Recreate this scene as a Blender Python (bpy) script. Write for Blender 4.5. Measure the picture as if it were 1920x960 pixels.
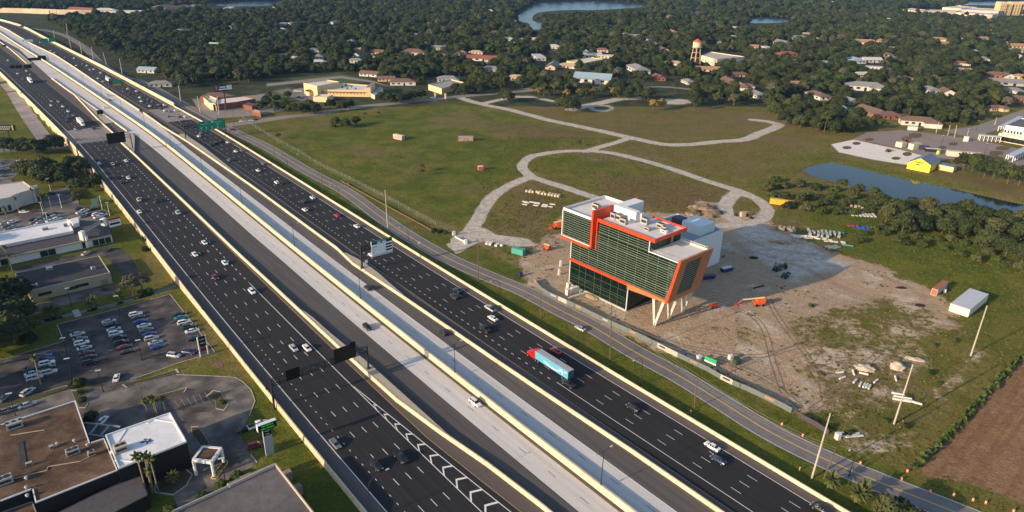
import bpy, bmesh, math, random
import numpy as np
from mathutils import Vector, Matrix
rnd = random.Random(7)
for o in list(bpy.data.objects): bpy.data.objects.remove(o, do_unlink=True)
scene = bpy.context.scene
COL = scene.collection
# ---------------------------------------------------------------- camera (surveyed from lane markings)
CAMH, FOC, PITCH, ROLL = 125.71661, 1292.39, 0.41042734, 0.02025035
_c, _s = math.cos(PITCH), math.sin(PITCH)
FW = np.array([0, _c, -_s]); UP0 = np.array([0, _s, _c]); X0 = np.array([1., 0, 0])
RT = math.cos(ROLL)*X0 + math.sin(ROLL)*UP0
UPV = -math.sin(ROLL)*X0 + math.cos(ROLL)*UP0
CAMP = np.array([0, 0, CAMH])
cd = bpy.data.cameras.new('camera'); cam = bpy.data.objects.new('camera', cd); COL.objects.link(cam)
cd.sensor_width = 36; cd.lens = FOC/1920*36; cd.clip_start = 1; cd.clip_end = 20000
m = Matrix.Identity(4)
for i in range(3):
    m[i][0] = RT[i]; m[i][1] = UPV[i]; m[i][2] = -FW[i]; m[i][3] = CAMP[i]
cam.matrix_world = m
scene.camera = cam
# ---------------------------------------------------------------- sky, sun, exposure
SUN_EL, SUN_AZ = math.radians(17.0), math.radians(33.0)      # direction the shadows run
w = bpy.data.worlds.new('World'); scene.world = w; w.use_nodes = True
nt = w.node_tree; nt.nodes.clear()
sk = nt.nodes.new('ShaderNodeTexSky'); sk.sky_type = 'NISHITA'; sk.sun_disc = False
sk.sun_elevation = SUN_EL
SD = Vector((-math.cos(SUN_AZ)*math.cos(SUN_EL), -math.sin(SUN_AZ)*math.cos(SUN_EL), math.sin(SUN_EL)))
sk.sun_rotation = math.atan2(SD.x, SD.y)
sk.air_density = 1.0; sk.dust_density = 1.2; sk.ozone_density = 1.5
bg = nt.nodes.new('ShaderNodeBackground'); bg.inputs[1].default_value = 0.135
ow = nt.nodes.new('ShaderNodeOutputWorld')
nt.links.new(sk.outputs[0], bg.inputs[0]); nt.links.new(bg.outputs[0], ow.inputs[0])
ld = bpy.data.lights.new('sun', 'SUN'); ld.energy = 4.2; ld.angle = math.radians(0.55); ld.color = (1.0, 0.76, 0.50)
sun = bpy.data.objects.new('sun', ld); COL.objects.link(sun)
sun.rotation_euler = SD.to_track_quat('Z', 'Y').to_euler()
scene.view_settings.view_transform = 'Standard'; scene.view_settings.look = 'None'
scene.view_settings.exposure = 0.62; scene.view_settings.gamma = 1
scene.view_settings.use_curve_mapping = False
scene.cycles.max_bounces = 6; scene.cycles.diffuse_bounces = 3; scene.cycles.glossy_bounces = 3
scene.cycles.transparent_max_bounces = 8; scene.cycles.volume_bounces = 0
# ---------------------------------------------------------------- survey helpers
def g(px, py, z=0.0):
    d = FW*FOC + RT*(px-960) - UPV*(py-480); t = (z-CAMH)/d[2]; return CAMP + t*d
def toimg(P):
    P = np.atleast_2d(np.asarray(P, float)); d = P - CAMP; k = d@FW
    k = np.where(k > 1, k, 1)
    return 960+FOC*(d@RT)/k, 480-FOC*(d@UPV)/k
TH = -0.87726919
HA = np.array([math.cos(TH), math.sin(TH), 0]); HB = np.array([-math.sin(TH), math.cos(TH), 0])
O0 = g(960, 540); O0[2] = 0
CS = [(-4000,-900),(-2600,-420),(-2000,-190),(-1700,-90),(-1400,-28),(-1280,-14),(-1010,-8),(-750,0),(-550,4),(-400,6.5),(-340,7),(-255,5.4),(-165,3.7),(-120,2.5),(-55,1.2),(40,0),(600,0)]
CSX = np.array([a for a, b in CS], float); CSY = np.array([b for a, b in CS], float)
def cs(s):
    s = np.asarray(s, float)
    return sum(np.interp(s+d, CSX, CSY) for d in (-40, -20, 0, 20, 40))/5
def W(s, t, z=0.0):
    P = O0 + HA*s + HB*(t+float(cs(s))); P = P.copy(); P[2] = z; return P
def st(P):
    d = np.asarray(P) - O0; s = d@HA; return s, d@HB - cs(s)
def sstep(a, b, x):
    t = np.clip((x-a)/(b-a), 0, 1); return t*t*(3-2*t)
def gz(x, y):
    """ground height"""
    P = np.stack([np.asarray(x, float), np.asarray(y, float), np.zeros_like(np.asarray(x, float))], -1)
    s, t = st(P)
    left = sstep(-100, -104, t)
    low = -2.4 - 3.6*sstep(-190, -330, s)*(1-sstep(-700, -900, s))
    emb = sstep(-136, -110, t)*sstep(-110, -20, s)*1.7      # lawn climbs to the wall near the camera
    return -1.0 + left*(low+1.0+emb)
def gp(px, py, dz=0.0):
    z = -1.0
    for _ in range(6):
        P = g(px, py, z); z = float(gz(P[0], P[1]))
    return Vector((P[0], P[1], z+dz))
def V3(p): return Vector((float(p[0]), float(p[1]), float(p[2])))
# ---------------------------------------------------------------- materials
MATS = {}
def mat(name, col, rough=0.8, var=0.15, scale=0.5, bump=0.0, metal=0.0, spec=0.3, col2=None, streak=None, fine=None, objcol=False, emit=0, coat=0, var2=0.0, scale2=0.05):
    if name in MATS: return MATS[name]
    m = bpy.data.materials.new(name); m.use_nodes = True; n = m.node_tree.nodes; l = m.node_tree.links
    b = n['Principled BSDF']
    b.inputs['Roughness'].default_value = rough; b.inputs['Metallic'].default_value = metal
    b.inputs['Specular IOR Level'].default_value = spec
    if coat: b.inputs['Coat Weight'].default_value = coat; b.inputs['Coat Roughness'].default_value = 0.08
    geo = n.new('ShaderNodeNewGeometry')
    vec = geo.outputs['Position']
    if streak is not None:   # stretch the noise along a direction
        mp = n.new('ShaderNodeMapping'); mp.vector_type = 'TEXTURE'
        mp.inputs['Rotation'].default_value = (0, 0, streak); mp.inputs['Scale'].default_value = (28, 1, 1)
        l.new(vec, mp.inputs[0]); vec = mp.outputs[0]
    base = n.new('ShaderNodeRGB'); base.outputs[0].default_value = (*col, 1); out = base.outputs[0]
    if objcol:
        oi = n.new('ShaderNodeObjectInfo'); out = oi.outputs['Color']
    def noise(sc, det=4, v=vec):
        t = n.new('ShaderNodeTexNoise'); t.inputs['Scale'].default_value = sc; t.inputs['Detail'].default_value = det
        l.new(v, t.inputs['Vector']); return t.outputs['Fac']
    def mulc(src, fac, amt):
        mr = n.new('ShaderNodeMapRange'); mr.inputs[1].default_value = .3; mr.inputs[2].default_value = .7
        mr.inputs[3].default_value = 1-amt; mr.inputs[4].default_value = 1+amt; l.new(fac, mr.inputs[0])
        mx = n.new('ShaderNodeVectorMath'); mx.operation = 'SCALE'; l.new(src, mx.inputs[0]); l.new(mr.outputs[0], mx.inputs['Scale']); return mx.outputs[0]
    f1 = None
    if col2 is not None:
        f1 = noise(scale, 5)
        cr = n.new('ShaderNodeMapRange'); cr.inputs[1].default_value = .42; cr.inputs[2].default_value = .6; l.new(f1, cr.inputs[0])
        mx = n.new('ShaderNodeMix'); mx.data_type = 'RGBA'; l.new(cr.outputs[0], mx.inputs[0]); l.new(out, mx.inputs[6]); mx.inputs[7].default_value = (*col2, 1); out = mx.outputs[2]
    if var: out = mulc(out, noise(scale*1.7, 4), var)
    if var2: out = mulc(out, noise(scale2, 3), var2)
    if fine: out = mulc(out, noise(fine[0], 2, geo.outputs['Position']), fine[1])
    l.new(out, b.inputs['Base Color'])
    if bump:
        bn = n.new('ShaderNodeBump'); bn.inputs['Strength'].default_value = bump; bn.inputs['Distance'].default_value = 0.1
        l.new(noise(max(scale*4, 2), 4, geo.outputs['Position']), bn.inputs['Height']); l.new(bn.outputs[0], b.inputs['Normal'])
    if emit:
        l.new(out, b.inputs['Emission Color']); b.inputs['Emission Strength'].default_value = emit
    m.cycles.emission_sampling = 'NONE' if emit else 'AUTO'
    MATS[name] = m; return m
# ---------------------------------------------------------------- mesh builder
class MB:
    def __init__(s): s.v = []; s.f = []; s.mi = []; s.cur = 0
    def mat(s, i): s.cur = i; return s
    def add(s, vs, fs):
        b = len(s.v); s.v += [tuple(map(float, p)) for p in vs]
        for f in fs: s.f.append(tuple(b+i for i in f)); s.mi.append(s.cur)
        return s
    def quad(s, a, b, c, d): return s.add([a, b, c, d], [(0, 1, 2, 3)])
    def box(s, c, size, rz=0.0, M=None):
        x, y, z = size[0]/2, size[1]/2, size[2]/2
        R = Matrix.Rotation(rz, 3, 'Z') if M is None else M
        vs = [R@Vector(p)+Vector(c) for p in ((-x,-y,-z),(x,-y,-z),(x,y,-z),(-x,y,-z),(-x,-y,z),(x,-y,z),(x,y,z),(-x,y,z))]
        return s.add(vs, [(0,3,2,1),(4,5,6,7),(0,1,5,4),(1,2,6,5),(2,3,7,6),(3,0,4,7)])
    def prism(s, pts, z0, z1, cap=True):
        n = len(pts); 
        ar = sum(pts[i][0]*pts[(i+1)%n][1]-pts[(i+1)%n][0]*pts[i][1] for i in range(n))
        if ar < 0: pts = pts[::-1]
        f0 = (lambda p: z0) if not callable(z0) else z0
        f1 = (lambda p: z1) if not callable(z1) else z1
        vs = [(p[0], p[1], f0(p)) for p in pts]+[(p[0], p[1], f1(p)) for p in pts]
        fs = [(i, (i+1)%n, n+(i+1)%n, n+i) for i in range(n)]
        if cap: fs += [tuple(range(n, 2*n)), tuple(range(n-1, -1, -1))]
        return s.add(vs, fs)
    def tube(s, p0, p1, r0, r1=None, n=8, caps=True):
        r1 = r0 if r1 is None else r1
        p0 = Vector(p0); p1 = Vector(p1); d = (p1-p0).normalized()
        u = d.orthogonal().normalized(); w_ = d.cross(u)
        vs = [p0+(u*math.cos(a)+w_*math.sin(a))*r0 for a in [2*math.pi*i/n for i in range(n)]]
        vs += [p1+(u*math.cos(a)+w_*math.sin(a))*r1 for a in [2*math.pi*i/n for i in range(n)]]
        fs = [(i, (i+1)%n, n+(i+1)%n, n+i) for i in range(n)]
        if caps: fs += [tuple(range(n, 2*n)), tuple(range(n-1, -1, -1))]
        return s.add(vs, fs)
    def loft(s, rings, closed=True, caps=True):
        n = len(rings[0]); vs = [p for r in rings for p in r]; fs = []
        for k in range(len(rings)-1):
            for i in range(n if closed else n-1):
                j = (i+1) % n; fs.append((k*n+i, k*n+j, (k+1)*n+j, (k+1)*n+i))
        if caps: fs += [tuple(range(n-1, -1, -1)), tuple((len(rings)-1)*n+i for i in range(n))]
        return s.add(vs, fs)
    def mesh(s, name, mats, smooth=False):
        me = bpy.data.meshes.new(name); me.from_pydata(s.v, [], s.f)
        for m_ in (mats if isinstance(mats, (list, tuple)) else [mats]): me.materials.append(m_)
        me.polygons.foreach_set('material_index', s.mi)
        if smooth: me.polygons.foreach_set('use_smooth', [True]*len(s.f))
        me.update(); return me
    def build(s, name, mats, parent=None, loc=None, rz=0.0, smooth=False, **kw):
        return link(name, s.mesh(name, mats, smooth), parent, loc, rz, **kw)
def link(name, me, parent=None, loc=None, rz=0.0, label=None, cat=None, group=None, kind=None, color=None):
    o = bpy.data.objects.new(name, me); COL.objects.link(o)
    if loc is not None: o.location = loc
    o.rotation_euler = (0, 0, rz)
    if parent is not None: o.parent = parent
    if color is not None: o.color = (*color, 1)
    tag(o, label, cat, group, kind); return o
def tag(o, label=None, cat=None, group=None, kind=None):
    if label: o['label'] = label
    if cat: o['category'] = cat
    if group: o['group'] = group
    if kind: o['kind'] = kind
    return o
def empty(name, loc=(0, 0, 0), rz=0.0, **kw): return link(name, None, None, loc, rz, **kw)
def copytree(o, loc, rz, label=None, cat=None, group=None, color=None, scale=None):
    c = o.copy(); COL.objects.link(c); c.location = loc; c.rotation_euler = (0, 0, rz)
    if scale is not None: c.scale = (scale,)*3 if not isinstance(scale, tuple) else scale
    tag(c, label, cat, group)
    if color is not None: c.color = (*color, 1)
    for ch in o.children:
        d = ch.copy(); COL.objects.link(d); d.parent = c
        if color is not None: d.color = (*color, 1)
        for gch in ch.children:
            e = gch.copy(); COL.objects.link(e); e.parent = d
    return c
ORD = ['first','second','third','fourth','fifth','sixth','seventh','eighth','ninth','tenth','eleventh','twelfth','thirteenth','fourteenth','fifteenth','sixteenth','seventeenth','eighteenth','nineteenth','twentieth']
def ordn(i):
    if i < 20: return ORD[i]
    t = {2:'twenty',3:'thirty',4:'forty',5:'fifty',6:'sixty',7:'seventy',8:'eighty',9:'ninety'}[(i+1)//10 % 10] if (i+1) < 100 else 'hundred'
    r = (i+1) % 10
    return t+'-'+ORD[r-1] if r else {'twenty':'twentieth','thirty':'thirtieth','forty':'fortieth','fifty':'fiftieth','sixty':'sixtieth','seventy':'seventieth','eighty':'eightieth','ninety':'ninetieth'}.get(t, 'hundredth')
def inpoly(px, py, poly):
    px = np.asarray(px, float); py = np.asarray(py, float); r = np.zeros(px.shape, bool); n = len(poly)
    for i in range(n):
        x0, y0 = poly[i]; x1, y1 = poly[(i+1) % n]
        if y0 == y1: continue
        c = ((y0 > py) != (y1 > py)) & (px < (x1-x0)*(py-y0)/(y1-y0)+x0); r ^= c
    return r
def pdist(x, y, poly, closed=True):
    """distance to a polyline"""
    d = np.full(np.shape(x), 1e9); n = len(poly)
    for i in range(n if closed else n-1):
        x0, y0 = poly[i][:2]; x1, y1 = poly[(i+1) % n][:2]; dx, dy = x1-x0, y1-y0; L = dx*dx+dy*dy+1e-9
        t = np.clip(((x-x0)*dx+(y-y0)*dy)/L, 0, 1); d = np.minimum(d, np.hypot(x-x0-t*dx, y-y0-t*dy))
    return d
def sheet(name, pxpts, material, dz=0.03, world=False, thick=0.0, kind='structure', step=None, **kw):
    """flat polygon lying on the ground, outline given as survey points"""
    pts = [V3(p) if world else gp(*p) for p in pxpts]
    mb = MB()
    if thick: mb.prism([(p.x, p.y) for p in pts], lambda p: float(gz(p[0], p[1]))-0.1, lambda p: float(gz(p[0], p[1]))+dz+thick)
    else:
        n = len(pts); ar = sum(pts[i].x*pts[(i+1) % n].y-pts[(i+1) % n].x*pts[i].y for i in range(n))
        if ar < 0: pts = pts[::-1]
        mb.add([(p.x, p.y, float(gz(p.x, p.y))+dz) for p in pts], [tuple(range(n))])
    o = mb.build(name, material, kind=kind, **kw)
    bm = bmesh.new(); bm.from_mesh(o.data); bmesh.ops.triangulate(bm, faces=bm.faces[:]); bm.to_mesh(o.data); bm.free()
    return o
def smooth_line(pts, step=4.0):
    """Catmull-Rom through world points"""
    P = [Vector(p) for p in pts]; P = [P[0]*2-P[1]]+P+[P[-1]*2-P[-2]]; out = []
    for i in range(1, len(P)-2):
        a, b, c, d = P[i-1], P[i], P[i+1], P[i+2]; n = max(1, int((c-b).length/step))
        for k in range(n):
            t = k/n; out.append(.5*((2*b)+(c-a)*t+(2*a-5*b+4*c-d)*t*t+(3*b-a-3*c+d)*t**3))
    out.append(P[-2]); return out
def ribbon(name, pts, w0, material, dz=0.05, w1=None, kind='structure', flat=None, smooth=True, **kw):
    """strip following a line, offsets -w0..w1 to its sides, draped on the ground"""
    L = smooth_line(pts) if smooth else [Vector(p) for p in pts]; w1 = w0 if w1 is None else w1; mb = MB(); A = []; B = []
    for i, p in enumerate(L):
        d = (L[min(i+1, len(L)-1)]-L[max(i-1, 0)]); d.z = 0; d.normalize(); nn = Vector((-d.y, d.x, 0))
        wa = w0(i/(len(L)-1)) if callable(w0) else w0; wb = w1(i/(len(L)-1)) if callable(w1) else w1
        a = p-nn*wa; b = p+nn*wb
        A.append((a.x, a.y, (float(gz(a.x, a.y)) if flat is None else flat)+dz)); B.append((b.x, b.y, (float(gz(b.x, b.y)) if flat is None else flat)+dz))
    n = len(A); mb.add(A+B, [(i, i+1, n+i+1, n+i) for i in range(n-1)])
    return mb.build(name, material, kind=kind, **kw)
# ================================================================ GROUND
def WP(pxs, z=None): return [tuple(gp(*p))[:2] if z is None else tuple(g(p[0], p[1], z))[:2] for p in pxs]
POND = WP([(1505,318),(1530,309),(1560,304),(1590,311),(1690,334),(1790,355),(1860,371),(1920,384),(2100,420),(2100,470),(1920,425),(1800,400),(1700,382),(1620,356),(1560,340),(1520,330)], -1.6)
LAKES = [ [(969,31),(992,15),(1022,5),(1090,2),(1150,4),(1197,8),(1221,11),(1185,15),(1115,19),(1067,19),(1010,24),(999,38),(1020,46),(1012,56),(997,56),(992,45),(975,40)],
  [(1402,35),(1440,34),(1497,38),(1455,43),(1405,43)], [(1810,4),(1920,1),(2100,0),(2100,14),(1920,11),(1810,9)],
  [(385,8),(480,2),(537,4),(517,9),(500,11),(420,12)], [(667,52),(690,51),(683,56),(668,56)], [(508,59),(548,57),(550,61),(510,63)] ]
SAND = [(985,520),(975,490),(1000,470),(1030,430),(1062,392),(1290,400),(1310,375),(1345,382),(1380,405),(1440,395),(1452,430),(1500,440),(1590,480),(1650,498),(1700,520),(1760,550),(1800,590),(1815,620),(1770,660),(1760,700),(1740,745),(1690,830),(1610,850),(1540,800),(1490,775),(1440,745),(1350,700),(1250,660),(1150,625),(1060,575),(1000,545)]
PLOW = [(1720,890),(1765,835),(1800,795),(1850,740),(1920,668),(2100,520),(2100,1050),(1900,935),(1810,905)]
GRASSY = [((1640,600),70,32,.95),((1640,660),60,26,.9),((1745,640),60,26,.9),((1690,520),40,10,.5),((1560,620),40,26,.7),((1400,640),26,12,.6),((1330,640),26,12,.7),((1290,645),22,9,.6),((1600,735),45,22,.8),((1720,720),50,30,.8),((1560,790),60,22,.9),((1640,800),50,26,.9),
  ((1830,660),60,40,.95),((1780,720),50,40,.85),((1700,770),50,30,.8),((1450,710),40,16,.5),((1300,590),40,10,.6),((1380,590),60,10,.4),((1180,600),30,9,.5),((1125,528),25,6,.8),((1545,640),30,20,.6),((1250,565),20,6,.5),((1470,455),60,9,.7),((1565,455),30,12,.9),((1330,415),50,16,.7),((1045,430),26,12,.8),((1300,620),40,9,.5),((1660,560),50,18,.7),((1440,620),40,16,.5),((1700,585),50,14,.5),((1480,690),60,20,.35),((1400,680),60,14,.4)]
GREEN = [(500,228,1),]
PATHS = [  # (points px, half width m)
 ([(862,183),(900,195),(960,207),(1030,225),(1100,240),(1170,256),(1240,270),(1290,271),(1345,266),(1395,262),(1425,250),(1452,240),(1462,234),(1440,228),(1412,225)], 4.6),
 ([(905,195),(925,190),(945,186),(968,181),(1000,183),(1040,190)], 4.0),
 ([(1070,206),(1092,200),(1130,192),(1160,186),(1200,184)], 6.0),
 ([(1240,190),(1262,188),(1288,190)], 7.0),
 ([(1172,262),(1150,269),(1120,277),(1098,284)], 3.2),
 ([(1135,376),(1090,362),(1055,350),(1020,340),(995,331),(980,318),(982,305),(998,292),(1030,286),(1070,283),(1105,283),(1150,287),(1200,299),(1250,313),(1300,331),(1350,348),(1395,362),(1425,377),(1440,393),(1436,408),(1410,420),(1380,423),(1350,424)], 3.6),
 ([(1385,360),(1368,372),(1358,386),(1362,402),(1380,415),(1400,422)], 4.2),
 ([(985,335),(950,350),(925,368),(905,393),(895,415),(880,435),(858,450)], 3.8),
]
LOTSAND = [(1557,270),(1600,261),(1692,281),(1735,294),(1720,305),(1700,310),(1675,306),(1640,300),(1572,286)]
def bench(x0, x1, step, lo, hi, gstep0):
    xs = list(np.arange(x0, x1, step)); v = x1; d = step
    while v < hi: xs.append(v); d *= 1.22; v += d
    xs.append(hi); v = x0-step; d = step
    while v > lo: xs.insert(0, v); d *= 1.22; v -= d
    xs.insert(0, lo); return np.array(xs)
gx = bench(-300, 470, 2.0, -9000, 9000, 2); gy = bench(70, 640, 2.0, -1500, 12000, 2)
X, Y = np.meshgrid(gx, gy); nx, ny = len(gx), len(gy)
Z = gz(X, Y)
PX, PY = toimg(np.stack([X, Y, Z], -1).reshape(-1, 3)); PX = PX.reshape(X.shape); PY = PY.reshape(X.shape)
front = Y > -50
# gentle relief and the pond
ss, tt = st(np.stack([X, Y, 0*X], -1))
rel = 0.25*np.sin(X*.031+Y*.023)*np.sin(Y*.041-X*.017)+0.12*np.sin(X*.11)*np.sin(Y*.13)
Z = Z + rel*sstep(18, 40, tt)*(Y < 900)
pin = inpoly(X, Y, POND); pd = pdist(X, Y, POND)
Z = np.where(pin, -1.5-np.minimum(pd*.4, 2.5), np.where(pd < 10, np.minimum(Z, -1.5+np.maximum(pd, 0)*.12), Z))
def soft(poly, wdt, px=True):
    P = WP(poly) if px else poly
    ins = inpoly(X, Y, P); d = pdist(X, Y, P); return np.clip(.5+np.where(ins, d, -d)/wdt/2, 0, 1)
A = {}
sand = soft(SAND, 9)
for (c, rx, ry, k) in GRASSY:
    d = np.sqrt(((PX-c[0])/rx)**2+((PY-c[1])/ry)**2); sand = sand - .62*k*np.clip(1.35-d, 0, 1)*front
for mp, k in (([(1440,600),(1560,560),(1720,560),(1800,600),(1740,700),(1700,760),(1560,780),(1480,700)], .475), ([(1500,775),(1600,700),(1700,720),(1790,640),(1860,640),(1900,670),(1720,885),(1600,850)], .46), ([(1240,600),(1420,590),(1480,620),(1440,680),(1300,660)], .58), ([(1450,400),(1560,430),(1640,480),(1560,480)], .5), ([(1000,400),(1060,400),(1060,560),(1000,540)], .55)):
    m_ = soft(mp, 8); sand = sand*(1-m_)+np.maximum(np.minimum(sand, k), k*(sand < .1)*1.0)*m_
A['sand'] = np.clip(sand, 0, 1)
wh = np.zeros_like(X)
for pts, hw in PATHS:
    L = [tuple(p)[:2] for p in smooth_line([gp(*q) for q in pts], 8)]
    wh = np.maximum(wh, np.clip(.5+(hw-pdist(X, Y, L, False))/6.5, 0, 1))
for poly, wdt in (([(835,458),(880,440),(905,425),(930,440),(990,448),(1010,462),(960,462),(905,452),(880,462),(858,478)], 2.5), (LOTSAND, 1.5), ([(1240,186),(1290,186),(1285,196),(1245,195)], 6)):
    wh = np.maximum(wh, soft(poly, wdt))
wh = np.maximum(wh, .8*soft([(1440,400),(1500,440),(1600,480),(1620,500),(1560,520),(1470,530),(1400,480),(1360,430)], 14)*A['sand'])
A['pale'] = wh
A['plow'] = soft(PLOW, 1.6)
bench_lawn = [  # lush green places
 [(480,228),(700,213),(860,190),(960,215),(1150,262),(1090,275),(990,290),(970,330),(910,370),(870,435),(700,350),(560,280)],
 [(1440,300),(1520,290),(1560,296),(1920,380),(1920,388),(1560,304),(1500,316),(1520,332),(1480,330)], [(1460,420),(1640,500),(1820,600),(1920,640),(1920,420),(1700,390),(1560,350)],
 [(1000,295),(1080,288),(1180,300),(1250,320),(1150,330),(1040,320)], [(560,180),(520,170),(500,190),(560,200),(600,198)]]
gr = np.zeros_like(X)
for p in bench_lawn: gr = np.maximum(gr, soft(p, 14))
gr = np.maximum(gr, 1.0*(tt > -15)*(tt < 14)*(ss > -420)); gr = np.maximum(gr, 1.0*(tt < -100)*(tt > -330)*(ss > -1200))
A['lush'] = gr
dr = np.zeros_like(X)
for p, k in (([(1110,330),(1230,330),(1340,350),(1370,372),(1340,392),(1290,400),(1200,385),(1130,360)], .9), ([(880,238),(960,228),(1080,240),(1150,258),(1080,268),(980,262)], .65), ([(1180,262),(1400,255),(1470,240),(1560,252),(1420,340),(1330,340),(1230,300),(1130,275)], .5), ([(900,190),(1300,190),(1460,225),(1400,258),(1200,265),(1000,215)], .55),
             ([(930,395),(980,345),(1060,360),(1060,400),(1020,430),(960,440)], .6), ([(1560,290),(1700,312),(1920,375),(1920,350),(1740,310)], .8), ([(420,205),(520,205),(500,225),(430,222)], .8)):
    dr = np.maximum(dr, k*soft(p, 12))
A['dry'] = dr
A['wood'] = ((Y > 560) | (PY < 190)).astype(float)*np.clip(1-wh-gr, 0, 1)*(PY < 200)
mb = MB(); me = bpy.data.meshes.new('ground')
vv = np.stack([X, Y, Z], -1).reshape(-1, 3)
idx = np.arange(nx*ny).reshape(ny, nx)
fc = np.stack([idx[:-1, :-1], idx[:-1, 1:], idx[1:, 1:], idx[1:, :-1]], -1).reshape(-1, 4)
# leave out cells wholly under the raised highway
me.from_pydata(vv.tolist(), [], fc.tolist())
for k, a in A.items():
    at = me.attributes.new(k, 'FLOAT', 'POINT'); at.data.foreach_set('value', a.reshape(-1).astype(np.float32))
me.polygons.foreach_set('use_smooth', [True]*len(fc)); me.update()
GZI = (gx, gy, Z)
def hz(x, y):
    """height of the modelled ground surface"""
    i = int(np.clip(np.searchsorted(gx, x)-1, 0, nx-2)); j = int(np.clip(np.searchsorted(gy, y)-1, 0, ny-2))
    u = (x-gx[i])/(gx[i+1]-gx[i]); v = (y-gy[j])/(gy[j+1]-gy[j])
    return float((1-u)*(1-v)*Z[j, i]+u*(1-v)*Z[j, i+1]+(1-u)*v*Z[j+1, i]+u*v*Z[j+1, i+1])
def gp(px, py, dz=0.0):
    z = -1.0
    for _ in range(6):
        P = g(px, py, z); z = hz(P[0], P[1])
    return Vector((P[0], P[1], z+dz))
def drape(o, dz, step=5.0):
    """cut a sheet into small cells and lay it on the ground"""
    bm = bmesh.new(); bm.from_mesh(o.data); xs = [v.co.x for v in bm.verts]; ys = [v.co.y for v in bm.verts]
    for ax, lo, hi in ((0, min(xs), max(xs)), (1, min(ys), max(ys))):
        k = lo+step
        while k < hi:
            co = (k, 0, 0) if ax == 0 else (0, k, 0); no = (1, 0, 0) if ax == 0 else (0, 1, 0)
            bmesh.ops.bisect_plane(bm, geom=bm.verts[:]+bm.edges[:]+bm.faces[:], dist=.001, plane_co=co, plane_no=no); k += step
    for v in bm.verts: v.co.z = hz(v.co.x, v.co.y)+dz
    bmesh.ops.triangulate(bm, faces=bm.faces[:]); bm.to_mesh(o.data); bm.free(); return o
def sheet(name, pxpts, material, dz=0.05, step=4.0, kind='structure', pts=None, **kw):
    P = pts or [gp(*p) for p in pxpts]; n_ = len(P)
    if sum(P[i][0]*P[(i+1) % n_][1]-P[(i+1) % n_][0]*P[i][1] for i in range(n_)) < 0: P = P[::-1]
    mb_ = MB(); mb_.add([(p[0], p[1], 0) for p in P], [tuple(range(n_))]); o = mb_.build(name, material, kind=kind, **kw)
    bm = bmesh.new(); bm.from_mesh(o.data); bmesh.ops.triangulate(bm, faces=bm.faces[:]); bm.to_mesh(o.data); bm.free()
    return drape(o, dz, step)
gz_flat = gz
def gz(x, y):
    if np.ndim(x) == 0: return hz(float(x), float(y))
    return gz_flat(x, y)
gm = bpy.data.materials.new('ground_mix'); gm.use_nodes = True; n = gm.node_tree.nodes; l = gm.node_tree.links
pb = n['Principled BSDF']; pb.inputs['Roughness'].default_value = .95; pb.inputs['Specular IOR Level'].default_value = .1
geo = n.new('ShaderNodeNewGeometry'); POS = geo.outputs['Position']
def nz(sc, det=5, rough=.6, vec=None):
    t = n.new('ShaderNodeTexNoise'); t.inputs['Scale'].default_value = sc; t.inputs['Detail'].default_value = det; t.inputs['Roughness'].default_value = rough
    l.new(vec or POS, t.inputs['Vector']); return t.outputs['Fac']
def ramp(x, a, b, lo=0., hi=1.):
    r = n.new('ShaderNodeMapRange'); r.interpolation_type = 'SMOOTHSTEP'
    for i, v in enumerate((a, b, lo, hi)): r.inputs[i+1].default_value = v
    l.new(x, r.inputs[0]); return r.outputs[0]
def mth(op, a, b=None, v=None):
    r = n.new('ShaderNodeMath'); r.operation = op; l.new(a, r.inputs[0])
    if b is not None: l.new(b, r.inputs[1])
    elif v is not None: r.inputs[1].default_value = v
    return r.outputs[0]
def mixc(f, a, b):
    r = n.new('ShaderNodeMix'); r.data_type = 'RGBA'; l.new(f, r.inputs[0])
    for s_, i in ((a, 6), (b, 7)):
        if isinstance(s_, tuple): r.inputs[i].default_value = (*s_, 1)
        else: l.new(s_, r.inputs[i])
    return r.outputs[2]
def att(nm):
    a = n.new('ShaderNodeAttribute'); a.attribute_name = nm; return a.outputs['Fac']
big = nz(.012, 4); mid = nz(.06, 5); sm = nz(.35, 6, .7); fine_ = nz(1.6, 4, .7)
def edge(attr, amt=.55, lo=.42, hi=.58):   # break the soft edge of a mask with noise
    s1 = mth('SUBTRACT', mth('ADD', attr, mth('MULTIPLY', mth('ADD', mth('MULTIPLY', mid, v=.4), mth('MULTIPLY', sm, v=.6)), v=amt)), v=amt*.5)
    return ramp(s1, lo, hi)
olive = mixc(ramp(mid, .38, .62), (.125, .122, .022), (.175, .145, .042))
olive = mixc(ramp(big, .5, .62), olive, (.185, .138, .060))
lushc = mixc(ramp(mid, .4, .62), (.082, .104, .012), (.130, .132, .018))
col = mixc(mth('MULTIPLY', att('lush'), ramp(big, .66, .44, .35, 1.)), olive, lushc)
col = mixc(mth('MULTIPLY', edge(att('dry'), .9, .3, .8), ramp(sm, .3, .6, .4, 1)), col, (.150, .100, .048))
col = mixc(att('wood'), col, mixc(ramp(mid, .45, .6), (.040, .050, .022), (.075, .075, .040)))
sandc = mixc(ramp(sm, .38, .62), (.47, .345, .23), (.35, .25, .165)); sandc = mixc(ramp(mid, .5, .65), sandc, (.50, .41, .31))
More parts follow.
